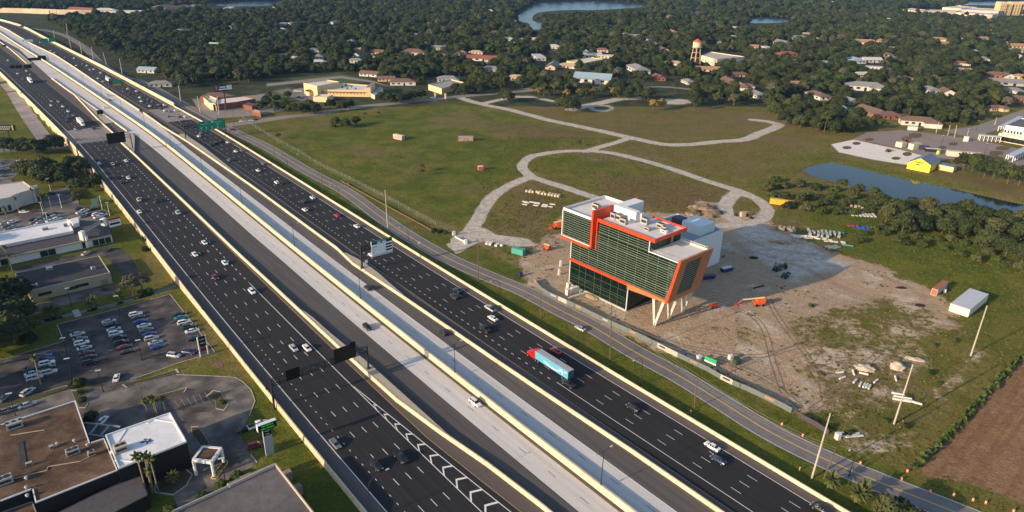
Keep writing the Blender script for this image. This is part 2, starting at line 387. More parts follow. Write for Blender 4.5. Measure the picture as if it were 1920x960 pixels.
# wheel tracks in the sand
mpn = n.new('ShaderNodeMapping'); mpn.vector_type = 'TEXTURE'; mpn.inputs['Rotation'].default_value = (0, 0, -.8); mpn.inputs['Scale'].default_value = (9, 1, 1); l.new(POS, mpn.inputs[0])
trk = nz(.55, 3, .6, mpn.outputs[0]); sandc = mixc(ramp(trk, .54, .64, 0, .3), sandc, (.26, .19, .145))
weed = mixc(ramp(sm, .4, .6), (.075, .085, .028), (.14, .12, .055))
sandc = mixc(mth('MULTIPLY', ramp(nz(.16, 6, .75), .56, .66), ramp(mid, .48, .6, .0, .9)), sandc, weed)
col = mixc(edge(att('sand'), 1.1), col, sandc)
pale = mixc(ramp(sm, .4, .6), (.62, .56, .49), (.38, .33, .28)); 
col = mixc(edge(att('pale'), .8), col, pale)
mp2 = n.new('ShaderNodeMapping'); mp2.vector_type = 'TEXTURE'; mp2.inputs['Rotation'].default_value = (0, 0, .75); mp2.inputs['Scale'].default_value = (16, 1, 1); l.new(POS, mp2.inputs[0])
fur = nz(.5, 3, .5, mp2.outputs[0])
plow = mixc(ramp(fur, .4, .6), (.215, .125, .066), (.27, .16, .088)); plow = mixc(ramp(mid, .5, .65), plow, (.235, .14, .08))
col = mixc(ramp(att('plow'), .4, .6), col, plow)
sc1 = ramp(fine_, .3, .7, .72, 1.25); sc2 = ramp(sm, .3, .7, .82, 1.16)
vm = n.new('ShaderNodeVectorMath'); vm.operation = 'SCALE'; l.new(col, vm.inputs[0]); l.new(mth('MULTIPLY', sc1, sc2), vm.inputs['Scale'])
l.new(vm.outputs[0], pb.inputs['Base Color'])
bp = n.new('ShaderNodeBump'); bp.inputs['Strength'].default_value = .85; bp.inputs['Distance'].default_value = .55
l.new(mth('ADD', nz(.9, 5, .75), mth('MULTIPLY', sm, v=.8)), bp.inputs['Height']); l.new(bp.outputs[0], pb.inputs['Normal'])
me.materials.append(gm)
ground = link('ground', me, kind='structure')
# water
def water(name, col, rough=.06):
    m = bpy.data.materials.new(name); m.use_nodes = True; nn = m.node_tree.nodes; ll = m.node_tree.links; b = nn['Principled BSDF']
    b.inputs['Base Color'].default_value = (*col, 1); b.inputs['Roughness'].default_value = rough; b.inputs['IOR'].default_value = 1.27; b.inputs['Specular IOR Level'].default_value = .32
    t = nn.new('ShaderNodeTexNoise'); t.inputs['Scale'].default_value = .7; t.inputs['Detail'].default_value = 3
    gg = nn.new('ShaderNodeNewGeometry'); ll.new(gg.outputs['Position'], t.inputs['Vector'])
    bb = nn.new('ShaderNodeBump'); bb.inputs['Strength'].default_value = .06; bb.inputs['Distance'].default_value = .1; ll.new(t.outputs['Fac'], bb.inputs['Height']); ll.new(bb.outputs[0], b.inputs['Normal']); return m
WATER = water('pond_water', (.012, .018, .022)); LWATER = water('lake_water', (.03, .06, .10), .25)
def flat(name, pts, z, m_, **kw):
    mb = MB(); n_ = len(pts); ar = sum(pts[i][0]*pts[(i+1) % n_][1]-pts[(i+1) % n_][0]*pts[i][1] for i in range(n_))
    if ar < 0: pts = pts[::-1]
    mb.add([(p[0], p[1], z) for p in pts], [tuple(range(n_))]); o = mb.build(name, m_, **kw)
    bm = bmesh.new(); bm.from_mesh(o.data); bmesh.ops.triangulate(bm, faces=bm.faces[:]); bm.to_mesh(o.data); bm.free(); return o
cx_ = sum(p[0] for p in POND)/len(POND); cy_ = sum(p[1] for p in POND)/len(POND)
flat('pond', [(cx_+(p[0]-cx_)*1.03, cy_+(p[1]-cy_)*1.03) for p in POND], -1.6, WATER, kind='structure')
for i, L in enumerate(LAKES): flat('lake', [tuple(p)[:2] for p in smooth_line([gp(*q) for q in L+[L[0]]], 15)], -.7, LWATER, kind='structure')
# ================================================================ HIGHWAY
ASPH = mat('black_asphalt', (.022, .021, .023), .85, .24, .45, streak=TH, fine=(3, .12), var2=.12, scale2=.02)
ASPH2 = mat('weathered_asphalt', (.098, .088, .082), .9, .18, .4, streak=TH, fine=(3, .10), var2=.15, scale2=.03)
SHOULD = mat('shoulder_asphalt', (.108, .090, .082), .9, .1, .3, streak=TH, fine=(3, .1), var2=.1)
CONC = mat('lane_concrete', (.60, .57, .54), .85, .10, .4, streak=TH, fine=(2, .07), var2=.09)
BARC = mat('barrier_concrete', (.60, .49, .345), .8, .12, .6, fine=(1.2, .08), var2=.12, scale2=.09)
PAVER = mat('median_paving', (.42, .36, .28), .85, .08, .6, fine=(2, .08))
DECK = mat('bridge_deck_concrete', (.24, .21, .19), .85, .14, .35, streak=TH, fine=(2, .06), var2=.1)
WALLM = mat('retaining_wall_concrete', (.58, .45, .31), .85, .18, .35, fine=(.7, .2))
WHITE = mat('white_road_paint', (.72, .70, .66), .7, .1, 2)
YELL = mat('yellow_road_paint', (.50, .36, .14), .7, .1, 2)
STN = [-3900, -3000, -2400, -2000, -1750, -1550, -1400, -1300]+list(range(-1220, 420, 20))
def strip(name, segs, t0, t1, m_, z=0.0, **kw):
    """band of road between lateral offsets t0(s)..t1(s)"""
    s0, s1 = segs; S = [s0]+[s for s in STN if s0 < s < s1]+[s1]; mb = MB(); f0 = t0 if callable(t0) else (lambda s: t0); f1 = t1 if callable(t1) else (lambda s: t1)
    a = [W(s, f0(s), z) for s in S]; b = [W(s, f1(s), z) for s in S]; k = len(S)
    mb.add(a+b, [(i, i+1, k+i+1, k+i) for i in range(k-1)])
    return mb.build(name, m_, kind='structure', **kw)
SMIN, SMAX = -3900, 400
def pw(*pts):
    xs = [p[0] for p in pts]; ys = [p[1] for p in pts]; return lambda s: float(np.interp(s, xs, ys))
tD = pw((-3900,-73),(-1058,-71),(-960,-71),(-800,-75.3),(-670,-72),(-565,-71),(-430,-77.4),(-381,-78.2),(-345,-80),(-98,-79),(-70,-78.6),(38,-78.2),(62,-76),(70,-75),(89,-72.6),(140,-71.6),(400,-71.6))
tI0 = pw((-3900,-58),(-420,-66),(-345,-66.5),(-310,-78),(-5,-76.6),(30,-72.5),(56,-71),(74,-73.4),(400,-71.4))    # right edge of the median island by the inner left barrier
tJ = pw((-3900,-40),(-1018,-40),(-861,-35.8),(-656,-40),(-561,-41.6),(-427,-42.4),(-376,-43.8),(-324,-42.2),(-188,-40.4),(-76,-40.6),(-60,-42.4),(-30,-41.3),(9,-40.5),(50,-40),(100,-38.9),(400,-38.6))
tJ2 = pw((-3900,-34),(-400,-40),(-300,-38.2),(-72,-38.4),(-50,-38.4),(-20,-39.5),(400,-38.3))
road = strip('highway_left_shoulder', (SMIN, SMAX), -107.6, -103.55, SHOULD)
strip('highway_left_carriageway', (SMIN, -398), -103.55, -80, ASPH); strip('bridge_deck_left', (-406, -358), -107.3, -78.2, DECK, .012)
strip('highway_left_carriageway', (-398, SMAX), -103.55, lambda s: -80+(0 if s < 60 else (s-60)*.07), ASPH)
strip('highway_left_inner_shoulder', (SMIN, SMAX), lambda s: -80+(0 if s < 60 else (s-60)*.07), lambda s: max(tD(s), -80+(0 if s < 60 else (s-60)*.07)+.3), SHOULD)
tE = pw((-3900,-66),(-1100,-66),(-954,-61.5),(-812,-67.7),(-673,-71.9),(-565,-70.6),(-472,-69.5),(-378,-68.5),(-358,-66),(-237,-65.5),(-115,-66),(-89,-65.6),(-33,-66),(400,-66.2))
strip('highway_ramp_lane', (SMIN, SMAX), tD, tE, ASPH2)
strip('concrete_lanes', (SMIN, SMAX), tE, -58.35, CONC)
strip('median_gutter', (SMIN, SMAX), -58.35, -56.8, ASPH2)
tC = pw((-3900,-39),(-1026,-36),(-900,-32),(-761,-37),(-653,-40.2),(-421,-43.2),(-300,-47),(400,-47))
strip('concrete_lanes', (SMIN, SMAX), -56.8, lambda s: min(tC(s), tJ(s)), CONC)
strip('highway_ramp_lane', (SMIN, SMAX), lambda s: min(tC(s), tJ(s)), tJ, ASPH2)
strip('highway_right_inner_shoulder', (SMIN, SMAX), tJ, -35.95, SHOULD)
strip('highway_right_carriageway', (SMIN, SMAX), -35.95, -17.7, ASPH)
strip('bridge_deck_right', (-452, -395), -35.9, -14.4, DECK, .012)
strip('highway_right_shoulder', (SMIN, SMAX), -17.7, -14.05, SHOULD)
# markings -------------------------------------------------------
def line(name, segs, t, wd, m_, z=.02):
    f = t if callable(t) else (lambda s: t)
    return strip(name, segs, lambda s: f(s)-wd/2, lambda s: f(s)+wd/2, m_, z)
line('edge_line', (-1400, SMAX), -103.4, .22, WHITE); line('edge_line', (-1400, SMAX), -17.8, .2, WHITE)
line('yellow_edge_line', (-700, SMAX), lambda s: -80+(0 if s < 60 else (s-60)*.07)-.15, .16, YELL); line('yellow_edge_line', (-1400, SMAX), -35.95, .14, YELL)
line('white_edge_line', (-700, SMAX), lambda s: tE(s)+.05, .22, WHITE); line('yellow_edge_line', (-700, SMAX), -58.25, .16, YELL)
line('white_edge_line', (-500, SMAX), -47.1, .25, WHITE)
line('lane_line', (-70, 24), -85.1, .22, WHITE); line('lane_line', (62, SMAX), -32.1, .2, WHITE)
gore = lambda s: -84.9+.075*max(s-24, 0)
line('gore_line', (24, SMAX), -85.1, .24, WHITE); line('gore_line', (24.5, SMAX), gore, .24, WHITE)
def dashes(name, t, s0, per, ln, lo, hi, wd):
    mb = MB(); k0 = math.ceil((lo-s0)/per); k1 = math.floor((hi-s0)/per)
    for k in range(k0, k1+1):
        a = s0+k*per; b = a+ln
        mb.add([W(a, t-wd/2, .02), W(a, t+wd/2, .02), W(b, t+wd/2, .02), W(b, t-wd/2, .02)], [(0, 3, 2, 1)])
    return mb.build(name, WHITE, kind='structure')
for t in (-96.2, -92.5, -88.8): dashes('lane_dashes', t, 19.8, 12.192, 3.05, -900, SMAX, .17)
dashes('lane_dots', -99.9, 10.8, 3.658, .9, -700, SMAX, .17); dashes('lane_dots', -85.1, 10.8, 5.4, 1.8, -340, -70, .28)
for t in (-28.85, -25.1, -21.45): dashes('lane_dashes', t, 3.4, 12.192, 3.05, -1100, SMAX, .15)
dashes('lane_dots', -32.55, 1.6, 3.76, 1.3, -700, 60, .22)
DARKP = mat('dark_lane_marks', (.23, .225, .22), .9, .1, 1)
for t in (-62.3, -51.2): dashes('faded_lane_dashes', t, 6, 12.192, 3.05, -300, SMAX, .22)
bpy.data.objects['faded_lane_dashes'].data.materials[0] = DARKP; bpy.data.objects['faded_lane_dashes.001'].data.materials[0] = DARKP
mb = MB()   # chevrons of the gore
for k in range(0, 26):
    s = 37.7+6.02*k-1.0; a, b = -85.0, gore(s+2.2)
    if b-a < .9: continue
    mdl = a+(b-a)*.36; th = .55
    P = [W(s+2.4, a, .022), W(s-.2, mdl, .022), W(s+.9, b, .022), W(s+.9+th*1.2, b, .022), W(s-.2+th*1.4, mdl+.05, .022), W(s+2.4+th*1.6, a, .022)]
    mb.add(P, [(0, 5, 4, 1), (1, 4, 3, 2)])
mb.build('gore_chevrons', WHITE, kind='structure')
# barriers -------------------------------------------------------
def barrier(name, segs, t, H, wt, wb, m_=BARC, label='', base=0.0, cat='barrier', step=None):
    f = t if callable(t) else (lambda s: t); s0, s1 = segs; S = [s0]+[s for s in STN if s0 < s < s1]+[s1]; mb = MB(); rings = []
    for s in S:
        c = f(s); bz = base(s) if callable(base) else base
        prof = [(-wb/2, bz), (-wt/2-.04, .35), (-wt/2, H), (wt/2, H), (wt/2+.04, .35), (wb/2, bz)]
        rings.append([W(s, c+a, z) for a, z in prof][::-1])
    mb.loft(rings, closed=True)
    return mb.build(name, m_, label=label, cat=cat)
barrier('median_barrier', (SMIN, SMAX), -56.5, 1.9, .6, 1.15, label='tall thick pale concrete barrier along the middle of the highway, carrying the twin-armed lamps')
barrier('concrete_barrier', (SMIN, -800), tD, 1.2, .4, .8, label='farthest pale barrier beside the left carriageway, near the top left')
barrier('concrete_barrier', (-670, -378), lambda s: (-71.6 if s < -565 else float(np.interp(s, [-565,-472,-378],[-71.2,-69.9,-68.9]))), 1.2, .4, .8, label='short pale barrier at the left edge of the concrete lanes before the bridge gap')
barrier('concrete_barrier', (-565, -362), tD, 1.2, .4, .8, label='far pale concrete barrier between left carriageway and ramp lane beyond the cross street')
barrier('concrete_barrier', (-362, SMAX), tD, 1.3, .4, .8, label='pale concrete barrier between the left carriageway and the dark ramp lane')
barrier('concrete_barrier', (SMIN, -452), tJ, 1.1, .4, .8, label='far pale barrier beside the right carriageway beyond the bridge deck')
barrier('concrete_barrier', (-440, SMAX), tJ, 1.2, .4, .8, label='pale concrete barrier between the blue-shaded lanes and the right carriageway')
barrier('outer_barrier', (SMIN, -455), -13.6, 3.2, .6, 1.1, label='tall pale sound wall along the far right edge of the highway')
barrier('outer_barrier', (-455, SMAX), -14.05, 1.05, .36, .7, label='long pale concrete barrier along the right outer edge beside the grass verge')
barrier('outer_barrier', (SMIN, SMAX), -107.75, 1.15, .35, .6, label='pale concrete parapet along the left outer edge above the retaining wall')
# median islands (raised paving) ---------------------------------
def stpoly(name, pts, z, m_, thick=0, **kw):
    P = [W(s, t, z) for s, t in pts]; mb = MB()
    mb.prism([(p[0], p[1]) for p in P], z-.25 if not thick else z-thick, z); return mb.build(name, m_, kind='structure', **kw)
def island(name, s0, s1, fa, fb, z=.12):
    S = [s0]+[s for s in range(int(s0)+5, int(s1), 8)]+[s1]; mb = MB()
    for a, b in zip(S[:-1], S[1:]):
        mb.add([W(a, fa(a), z), W(b, fa(b), z), W(b, max(fb(b), fa(b)+.05), z), W(a, max(fb(a), fa(a)+.05), z)], [(0, 1, 2, 3)])
    return mb.build(name, PAVER, kind='structure')
iR1 = pw((-24,-77.4),(-10,-76.6),(-2,-74.4),(30,-72.8),(38,-72.8),(62,-75))
def solid_island(s0, s1, fa, fb, z):
    S = [s0]+[s for s in range(int(s0)+4, int(s1), 6)]+[s1]; q = MB(); q.loft([[W(s, fa(s), -.02), W(s, fa(s), z), W(s, max(fb(s), fa(s)+.1), z), W(s, max(fb(s), fa(s)+.1), -.02)] for s in S]); o = q.build('paved_island', PAVER, kind='structure')
solid_island(-372, -310, lambda s: tD(s)+.12, pw((-372,-68.6),(-360,-67.8),(-310,-79)), .95)
solid_island(-553, -414, lambda s: tD(s)+.12, pw((-553,-71),(-472,-70.2),(-414,-69.4)), .7)
solid_island(-1050, -795, lambda s: tD(s)+.12, pw((-1050,-70),(-899,-67.5),(-795,-70.5)), .7)
solid_island(-33, 64, lambda s: tD(s)+.12, pw((-33,-78.3),(-27,-77.1),(-10,-76.9),(2,-76.4),(16,-75.3),(64,-75.4)), 1.22)
solid_island(-72, -14, lambda s: tJ(s)+.12, pw((-72,-40.2),(-60,-38.6),(-46,-38.5),(-32,-39.7),(-14,-41.0)), 1.12)
island('paved_island', -345, -215, lambda s: tJ(s)-0, lambda s: float(np.interp(s, [-345,-300,-215],[-38,-37.6,-39.9])), 1.0)

# retaining walls under the parapets
def rwall(name, t0, t1, label, segs=(SMIN, SMAX)):
    s0, s1 = segs; S = [s0]+[s for s in STN if s0 < s < s1]+[s1]; rings = [[W(s, t0, -8), W(s, t0, -.01), W(s, t1, -.01), W(s, t1, -8)] for s in S]
    q = MB(); q.loft(rings); return q.build(name, WALLM, label=label, cat='retaining wall')
rwall('retaining_wall', -108.15, -107.65, 'pale weathered retaining wall holding up the left edge of the highway')
rwall('retaining_wall', -14.0, -13.5, 'low retaining wall under the right outer barrier')
for k in range(24):   # wall panels' pilasters
    s = -370+k*9.5; q = MB(); a = W(s, -108.25); q.box((a[0], a[1], -3.2), (.7, .25, 6.2), TH); q.build('wall_pilaster', BARC, bpy.data.objects['retaining_wall'])
# ================================================================ THE NEW OFFICE BUILDING
BTH = math.radians(-48.5)
BO = g(1067.5, 532.5, -1.0)
b_root = empty('office_building', (BO[0], BO[1], -1.0), BTH, label='unfinished glass office block with orange fascia and slanted copper prow on white raking columns', cat='office building')
ORG = mat('orange_panel', (.66, .05, .010), .45, .04, .3, spec=.5); COP = mat('copper_panel', (.37, .15, .062), .42, .06, .3, spec=.5)
WHT = mat('white_roof_membrane', (.66, .63, .60), .7, .06, .2, var2=.06, scale2=.1); WPAN = mat('white_wall_panel', (.70, .71, .72), .6, .03, .4)
SLATM = mat('pale_green_sunshade', (.34, .40, .30), .5, .05, 1); MULM = mat('green_mullion', (.07, .12, .085), .5, .1, 1); CONCB = mat('cast_concrete', (.50, .46, .40), .8, .12, .5, fine=(1.5, .08))
DARKI = mat('dark_interior', (.03, .042, .035), .9, .2, .4); GREYI = mat('interior_slab', (.22, .26, .21), .9, .2, .4)
def glass(name, tint, tr, rough=.03):
    m = bpy.data.materials.new(name); m.use_nodes = True; nn = m.node_tree.nodes; ll = m.node_tree.links; nn.remove(nn['Principled BSDF']); out = nn['Material Output']
    t = nn.new('ShaderNodeBsdfTransparent'); t.inputs[0].default_value = (*tint, 1); gl = nn.new('ShaderNodeBsdfGlossy'); gl.inputs[0].default_value = (.75, .9, .85, 1); gl.inputs[1].default_value = rough
    df = nn.new('ShaderNodeBsdfDiffuse'); df.inputs[0].default_value = (.022, .045, .034, 1)
    fr = nn.new('ShaderNodeFresnel'); fr.inputs[0].default_value = 1.5
    m1 = nn.new('ShaderNodeMixShader'); m1.inputs[0].default_value = tr; ll.new(df.outputs[0], m1.inputs[1]); ll.new(t.outputs[0], m1.inputs[2])
    m2 = nn.new('ShaderNodeMixShader'); ll.new(fr.outputs[0], m2.inputs[0]); ll.new(m1.outputs[0], m2.inputs[1]); ll.new(gl.outputs[0], m2.inputs[2]); ll.new(m2.outputs[0], out.inputs[0]); return m
GLS = glass('green_glass', (.42, .62, .52), .75); GLD = glass('dark_glass', (.30, .44, .38), .6)
def bb(name, u0, u1, v0, v1, z0, z1, m_, parent=None, **kw):
    mb = MB(); mb.box(((u0+u1)/2, (v0+v1)/2, (z0+z1)/2), (u1-u0, v1-v0, z1-z0)); return mb.build(name, m_, parent or b_root, **kw)
# floor slabs, columns, cores
for z in (0.15, 4.2, 8.0): bb('floor_slab', .3, 30.7, .5, 18.6, z-.15, z+.15, GREYI)
for z in (12.1, 16.0, 20.0, 24.0): bb('floor_slab', .3, 49.1+(z-12)*.19, .5, 18.6, z-.2, z+.15, GREYI)
bb('service_core', 12, 24, 8.5, 18.3, .3, 32.4, DARKI)
bb('service_core', 24.4, 38, 12, 18.3, 12.4, 27.5, DARKI)
for u in (1, 7, 13, 19, 25, 30):
    for v in (1.2, 9.2): bb('column', u-.2, u+.2, v-.2, v+.2, .3, 27.6, MULM)
bb('rear_wall', .3, 49, 18.6, 18.9, 12, 27.8, WPAN); bb('rear_wall', .3, 30.7, 18.6, 18.9, 0, 11.9, WPAN)
bb('side_wall', -.1, .15, .3, 18.9, .1, 27.8, WPAN)
bb('side_wall', 30.85, 31.1, .3, 18.9, .1, 9.6, glass('entry_glass', (.3, .38, .33), .7))
bb('plinth', -.4, 31.4, -.45, .25, -.1, .5, CONCB)
# lower facade panes
def panes(us, zs, v, m_, gap=.05, mull=True, mt=MULM, vv=.03, off=0, parent=None):
    me_c = {}
    for i in range(len(us)-1):
        for j in range(len(zs)-1):
            u0, u1, z0, z1 = us[i]+gap, us[i+1]-gap, zs[j]+gap, zs[j+1]-gap
            key = (round(u1-u0, 2), round(z1-z0, 2))
            if key not in me_c:
                q = MB(); q.box((0, 0, 0), (u1-u0, vv, z1-z0)); me_c[key] = q.mesh('glass_pane', m_)
            link('glass_pane', me_c[key], parent or b_root, ((u0+u1)/2, v+off, (z0+z1)/2))
lu = [0.1, 5.2, 8.7, 13.6, 17.3, 22.3, 26.2, 30.9]; lz = [.5, 2.4, 4.2, 5.2, 8.0, 10.9]
panes(lu, lz, .1, GLS)
for u in lu: bb('mullion', u-.05, u+.05, -.01, .2, .5, 10.95, MULM)
for z in lz[1:-1]: bb('transom', .1, 30.9, 0.0, .2, z-.04, z+.04, MULM)
bb('corner_post', -.25, .02, -.2, .25, .1, 27.9, WPAN); bb('corner_post', 30.93, 31.2, -.2, .25, .1, 10.9, WPAN)
rr = random.Random(4)
for z in (4.0, 7.8):      # steel studs glimpsed behind the glass
    q = MB(); q.box((0, 0, 0), (.42, .06, .34)); sm_ = q.mesh('ceiling_stud', mat('stud_green', (.13, .30, .18), .6, .1, 1))
    for k in range(40): link('ceiling_stud', sm_, b_root, (.8+k*.76, 1.6, z-.5))
for (u0, u1, z0, z1) in ((13.8, 21, 5.3, 7.4), (2, 7.2, 5.6, 7.6), (8.5, 12.4, .8, 3.2)):
    bb('partition_wall', u0, u1, 3.2, 3.35, z0, z1, mat('partition', (.05, .10, .07), .9, .1, 1))
# orange strip and copper soffit
bb('orange_fascia', -.75, 30.75, -.42, .1, 11.0, 12.05, ORG)
q = MB(); q.loft([[(30.8, -.45, 9.6), (30.8, -.45, 12.0), (30.8, 19, 12.0), (30.8, 19, 9.6)], [(49.0, -.45, 10.9), (49.3, -.45, 12.0), (49.3, 19, 12.0), (49.0, 19, 10.9)]]); q.build('copper_soffit', COP, b_root)
# main facade
mu = [0.1, 4.9, 9.7, 14.5, 19.3, 24.1, 28.9, 33.7, 38.9, 43.6, 48.4]
mz = [12.1, 16.0, 20.0, 24.0, 27.8]
panes(mu, mz, .1, GLD)
for u in mu: bb('mullion', u-.06, u+.06, 0, .2, 12.1, 27.9 if u > 14 else 20.8, MULM)
us = [14.6, 19.3, 24.1, 28.9, 33.7, 38.9]; panes(us, [27.9, 32.1], .1, GLD)
for u in us: bb('mullion', u-.06, u+.06, 0, .2, 27.9, 32.2, MULM)
for z in mz[1:-1]+[27.9]: bb('transom', .1, 48.4 if z < 27 else 39, 0, .2, z-.1, z+.1, MULM)
q = MB(); q.loft([[(48.45, .1, 12.1), (48.45, .16, 12.1), (49.1, .16, 12.1), (49.1, .1, 12.1)], [(48.45, .1, 27.8), (48.45, .16, 27.8), (52.2, .16, 27.8), (52.2, .1, 27.8)]]); q.build('glass_pane', GLD, b_root)
def slat(u0, u1, z, v=-.34, d=.11, h=.06, parent=None): bb('sunshade_slat', u0, u1, v-d/2, v+d/2, z-h/2, z+h/2, SLATM, parent)
k = 0; z = 12.55
while z < 27.5:
    slat(.1, 48.9+(z-12)*.205, z); z += .95
for i in range(4): slat(14.4, 38.9, 28.4+i*.95)
bb('corner_post', 38.9, 39.15, -.2, .25, 27.8, 32.2, WPAN)
bb('parapet', 39.1, 52.3, -.1, .14, 27.85, 28.2, WPAN)
bb('roof_terrace', 38.8, 52.2, .2, 18.8, 27.6, 27.85, WHT)
# east side wall above terrace
panes([0.4], [0], 0, GLD)
q = MB(); q.box((39.15, 9.4, 30), (.1, 18.2, 4.0)); q.build('side_glazing', GLD, b_root)
for v in [1+2.2*i for i in range(9)]: bb('mullion', 39.2, 39.3, v-.05, v+.05, 28.0, 32.2, MULM)
bb('copper_door', 39.2, 39.4, 12.6, 13.8, 28, 31.4, COP)
for i in range(15): bb('railing_post', 40+i*.72, 40.12+i*.72, 18.5, 18.62, 27.9, 29.1, mat('cream_metal', (.7, .66, .5), .5, .05, 1))
bb('railing', 39.8, 51.6, 18.5, 18.62, 29.05, 29.15, MATS['cream_metal']); bb('low_wall', 39.4, 51.8, 18.2, 18.5, 27.85, 28.5, MATS['cream_metal'])
bb('railing', 39.4, 52, .45, .5, 28.95, 29.02, mat('grey_metal', (.35, .36, .37), .4, .05, 1)); 
for i in range(9): bb('railing_post', 39.5+i*1.5, 39.55+i*1.5, .45, .5, 28.2, 28.95, MATS['grey_metal'])
# top roof
bb('roof_deck', 13.9, 41.2, .3, 18.9, 32.4, 32.9, WHT)
bb('orange_fascia', 13.7, 41.4, -.3, .3, 32.15, 33.6, ORG); bb('orange_fascia', 40.95, 41.4, .302, 19.2, 32.16, 33.59, ORG); bb('orange_fascia', 25.2, 40.94, 18.9, 19.2, 32.17, 33.58, ORG)
bb('parapet_cap', 14.0, 40.9, .31, .55, 32.9, 33.5, WPAN); bb('parapet_cap', 40.7, 40.94, .56, 18.8, 32.9, 33.49, WPAN)
bb('soffit', 39.4, 40.9, .3, 18.85, 32.1, 32.38, WHT)
bb('penthouse', 13.4, 24.4, 9.2, 11.6, 32.8, 37.0, WPAN); bb('penthouse', 12.6, 17.4, 11.62, 22.6, 32.8, 36.9, WPAN); bb('penthouse', 17.42, 25.2, 11.62, 13.2, 32.8, 36.2, WPAN)
bb('roof_door', 19.4, 20.3, 9.12, 9.2, 32.9, 35, mat('tan_door', (.5, .42, .3), .6, .1, 1))
bb('orange_fin', 11.6, 12.5, -2.0, 9.8, 20.9, 36.6, ORG); bb('orange_fin', 13.4, 13.75, -.6, .2, 20.6, 33.6, ORG); bb('orange_recess', 12.5, 13.4, .25, .5, 20.6, 33.5, ORG)
bb('orange_panel', 13.0, 13.4, 22.7, 24.2, 32, 37.2, ORG)
# cantilevered upper box
bb('box_floor', -3.9, 11.6, -1.9, 23, 21.2, 21.75, WPAN); bb('box_roof', -3.7, 11.5, -1.6, 22.8, 32.2, 32.6, WHT)
bb('box_wall', -3.8, -3.6, -1.9, 23, 21.8, 33.3, WPAN); bb('box_wall', -3.6, 11.5, 22.8, 23.1, 21.8, 33.3, WPAN)
for (a, b_, c, d) in ((-3.95, 11.58, -2.0, -1.62), (-3.95, -3.5, -1.61, 23.2), (-3.49, 13, 22.85, 23.2)): bb('parapet', a, b_, c, d, 32.65, 33.65, WPAN)
bb('interior_core', 0, 10, 4, 20, 22, 32, DARKI)
panes([-3.5, -.5, 2.5, 5.5, 8.5, 11.5], [21.9, 25.6, 29.2, 32.5], -1.75, GLD)
for i in range(11): slat(-3.8, 11.5, 22.5+i*.95, v=-2.1, d=.2)
bb('corner_post', -3.95, -3.7, -2.3, -1.9, 21.2, 32.64, WPAN)
bb('orange_fascia', -4.4, 11.58, -2.6, -2.02, 20.75, 21.5, ORG); bb('orange_soffit', -4.4, 11.58, -2.0, 0, 20.8, 21.18, ORG); bb('orange_fascia', -4.4, -3.98, -2.0, 23, 20.9, 21.5, ORG)
# prow: slanted copper frame with an inset louvred window
pr = empty('prow', parent=b_root) if False else None
def prow(u, z): return u
def PT(v, z, o=0.0): return (49.0+(z-11)*.208+o, v, z)
q = MB()
def pbox(v0, v1, z0, z1, o0=0.0, o1=.9): q.loft([[PT(v0, z0, o0), PT(v0, z0, o1), PT(v1, z0, o1), PT(v1, z0, o0)], [PT(v0, z1, o0), PT(v0, z1, o1), PT(v1, z1, o1), PT(v1, z1, o0)]])
pbox(-.45, 4.0, 10.9, 29.2); pbox(13.4, 19.3, 10.9, 29.2); pbox(4.01, 13.39, 10.9, 13.3); pbox(4.01, 13.39, 27.2, 29.2)
q.build('copper_frame', COP, b_root)
q = MB(); q.loft([[PT(-.62, 10.8, -.1), PT(-.62, 10.8, .95), PT(-.46, 10.8, .95), PT(-.46, 10.8, -.1)], [PT(-.62, 29.3, -.1), PT(-.62, 29.3, .95), PT(-.46, 29.3, .95), PT(-.46, 29.3, -.1)]]); q.build('prow_edge_trim', ORG, b_root)
q = MB(); q.loft([[PT(4, 13.3, .3), PT(4, 13.3, .36), PT(13.4, 13.3, .36), PT(13.4, 13.3, .3)], [PT(4, 27.2, .3), PT(4, 27.2, .36), PT(13.4, 27.2, .36), PT(13.4, 27.2, .3)]]); q.build('glass_pane', GLS, b_root)
for i in range(14):
    z = 13.9+i*.95; q = MB(); q.box((49.0+(z-11)*.208+.6, 8.7, z), (.2, 9.36, .08)); q.build('sunshade_slat', SLATM, b_root)
for v in (7.1, 10.3):
    q = MB(); q.loft([[PT(v, 13.3, .37), PT(v, 13.3, .45), PT(v+.1, 13.3, .45), PT(v+.1, 13.3, .37)], [PT(v, 27.2, .37), PT(v, 27.2, .45), PT(v+.1, 27.2, .45), PT(v+.1, 27.2, .37)]]); q.build('mullion', MULM, b_root)
# raking columns under the prow: V pairs
for (u, v) in ((45.9, -.9), (45.9, 7.9), (46.0, 16.6)):
    for (tu, lean) in ((-2.6, 0), (2.0, 0)):
        q = MB(); w0, w1 = .42, .6
        q.loft([[(u+a*w0, v+b_*.4, 0) for a, b_ in ((-1,-1),(1,-1),(1,1),(-1,1))], [(u+tu+a*w1, v+1.4+b_*.5, 10.7) for a, b_ in ((-1,-1),(1,-1),(1,1),(-1,1))]])
        q.build('raking_column', CONCB, b_root)
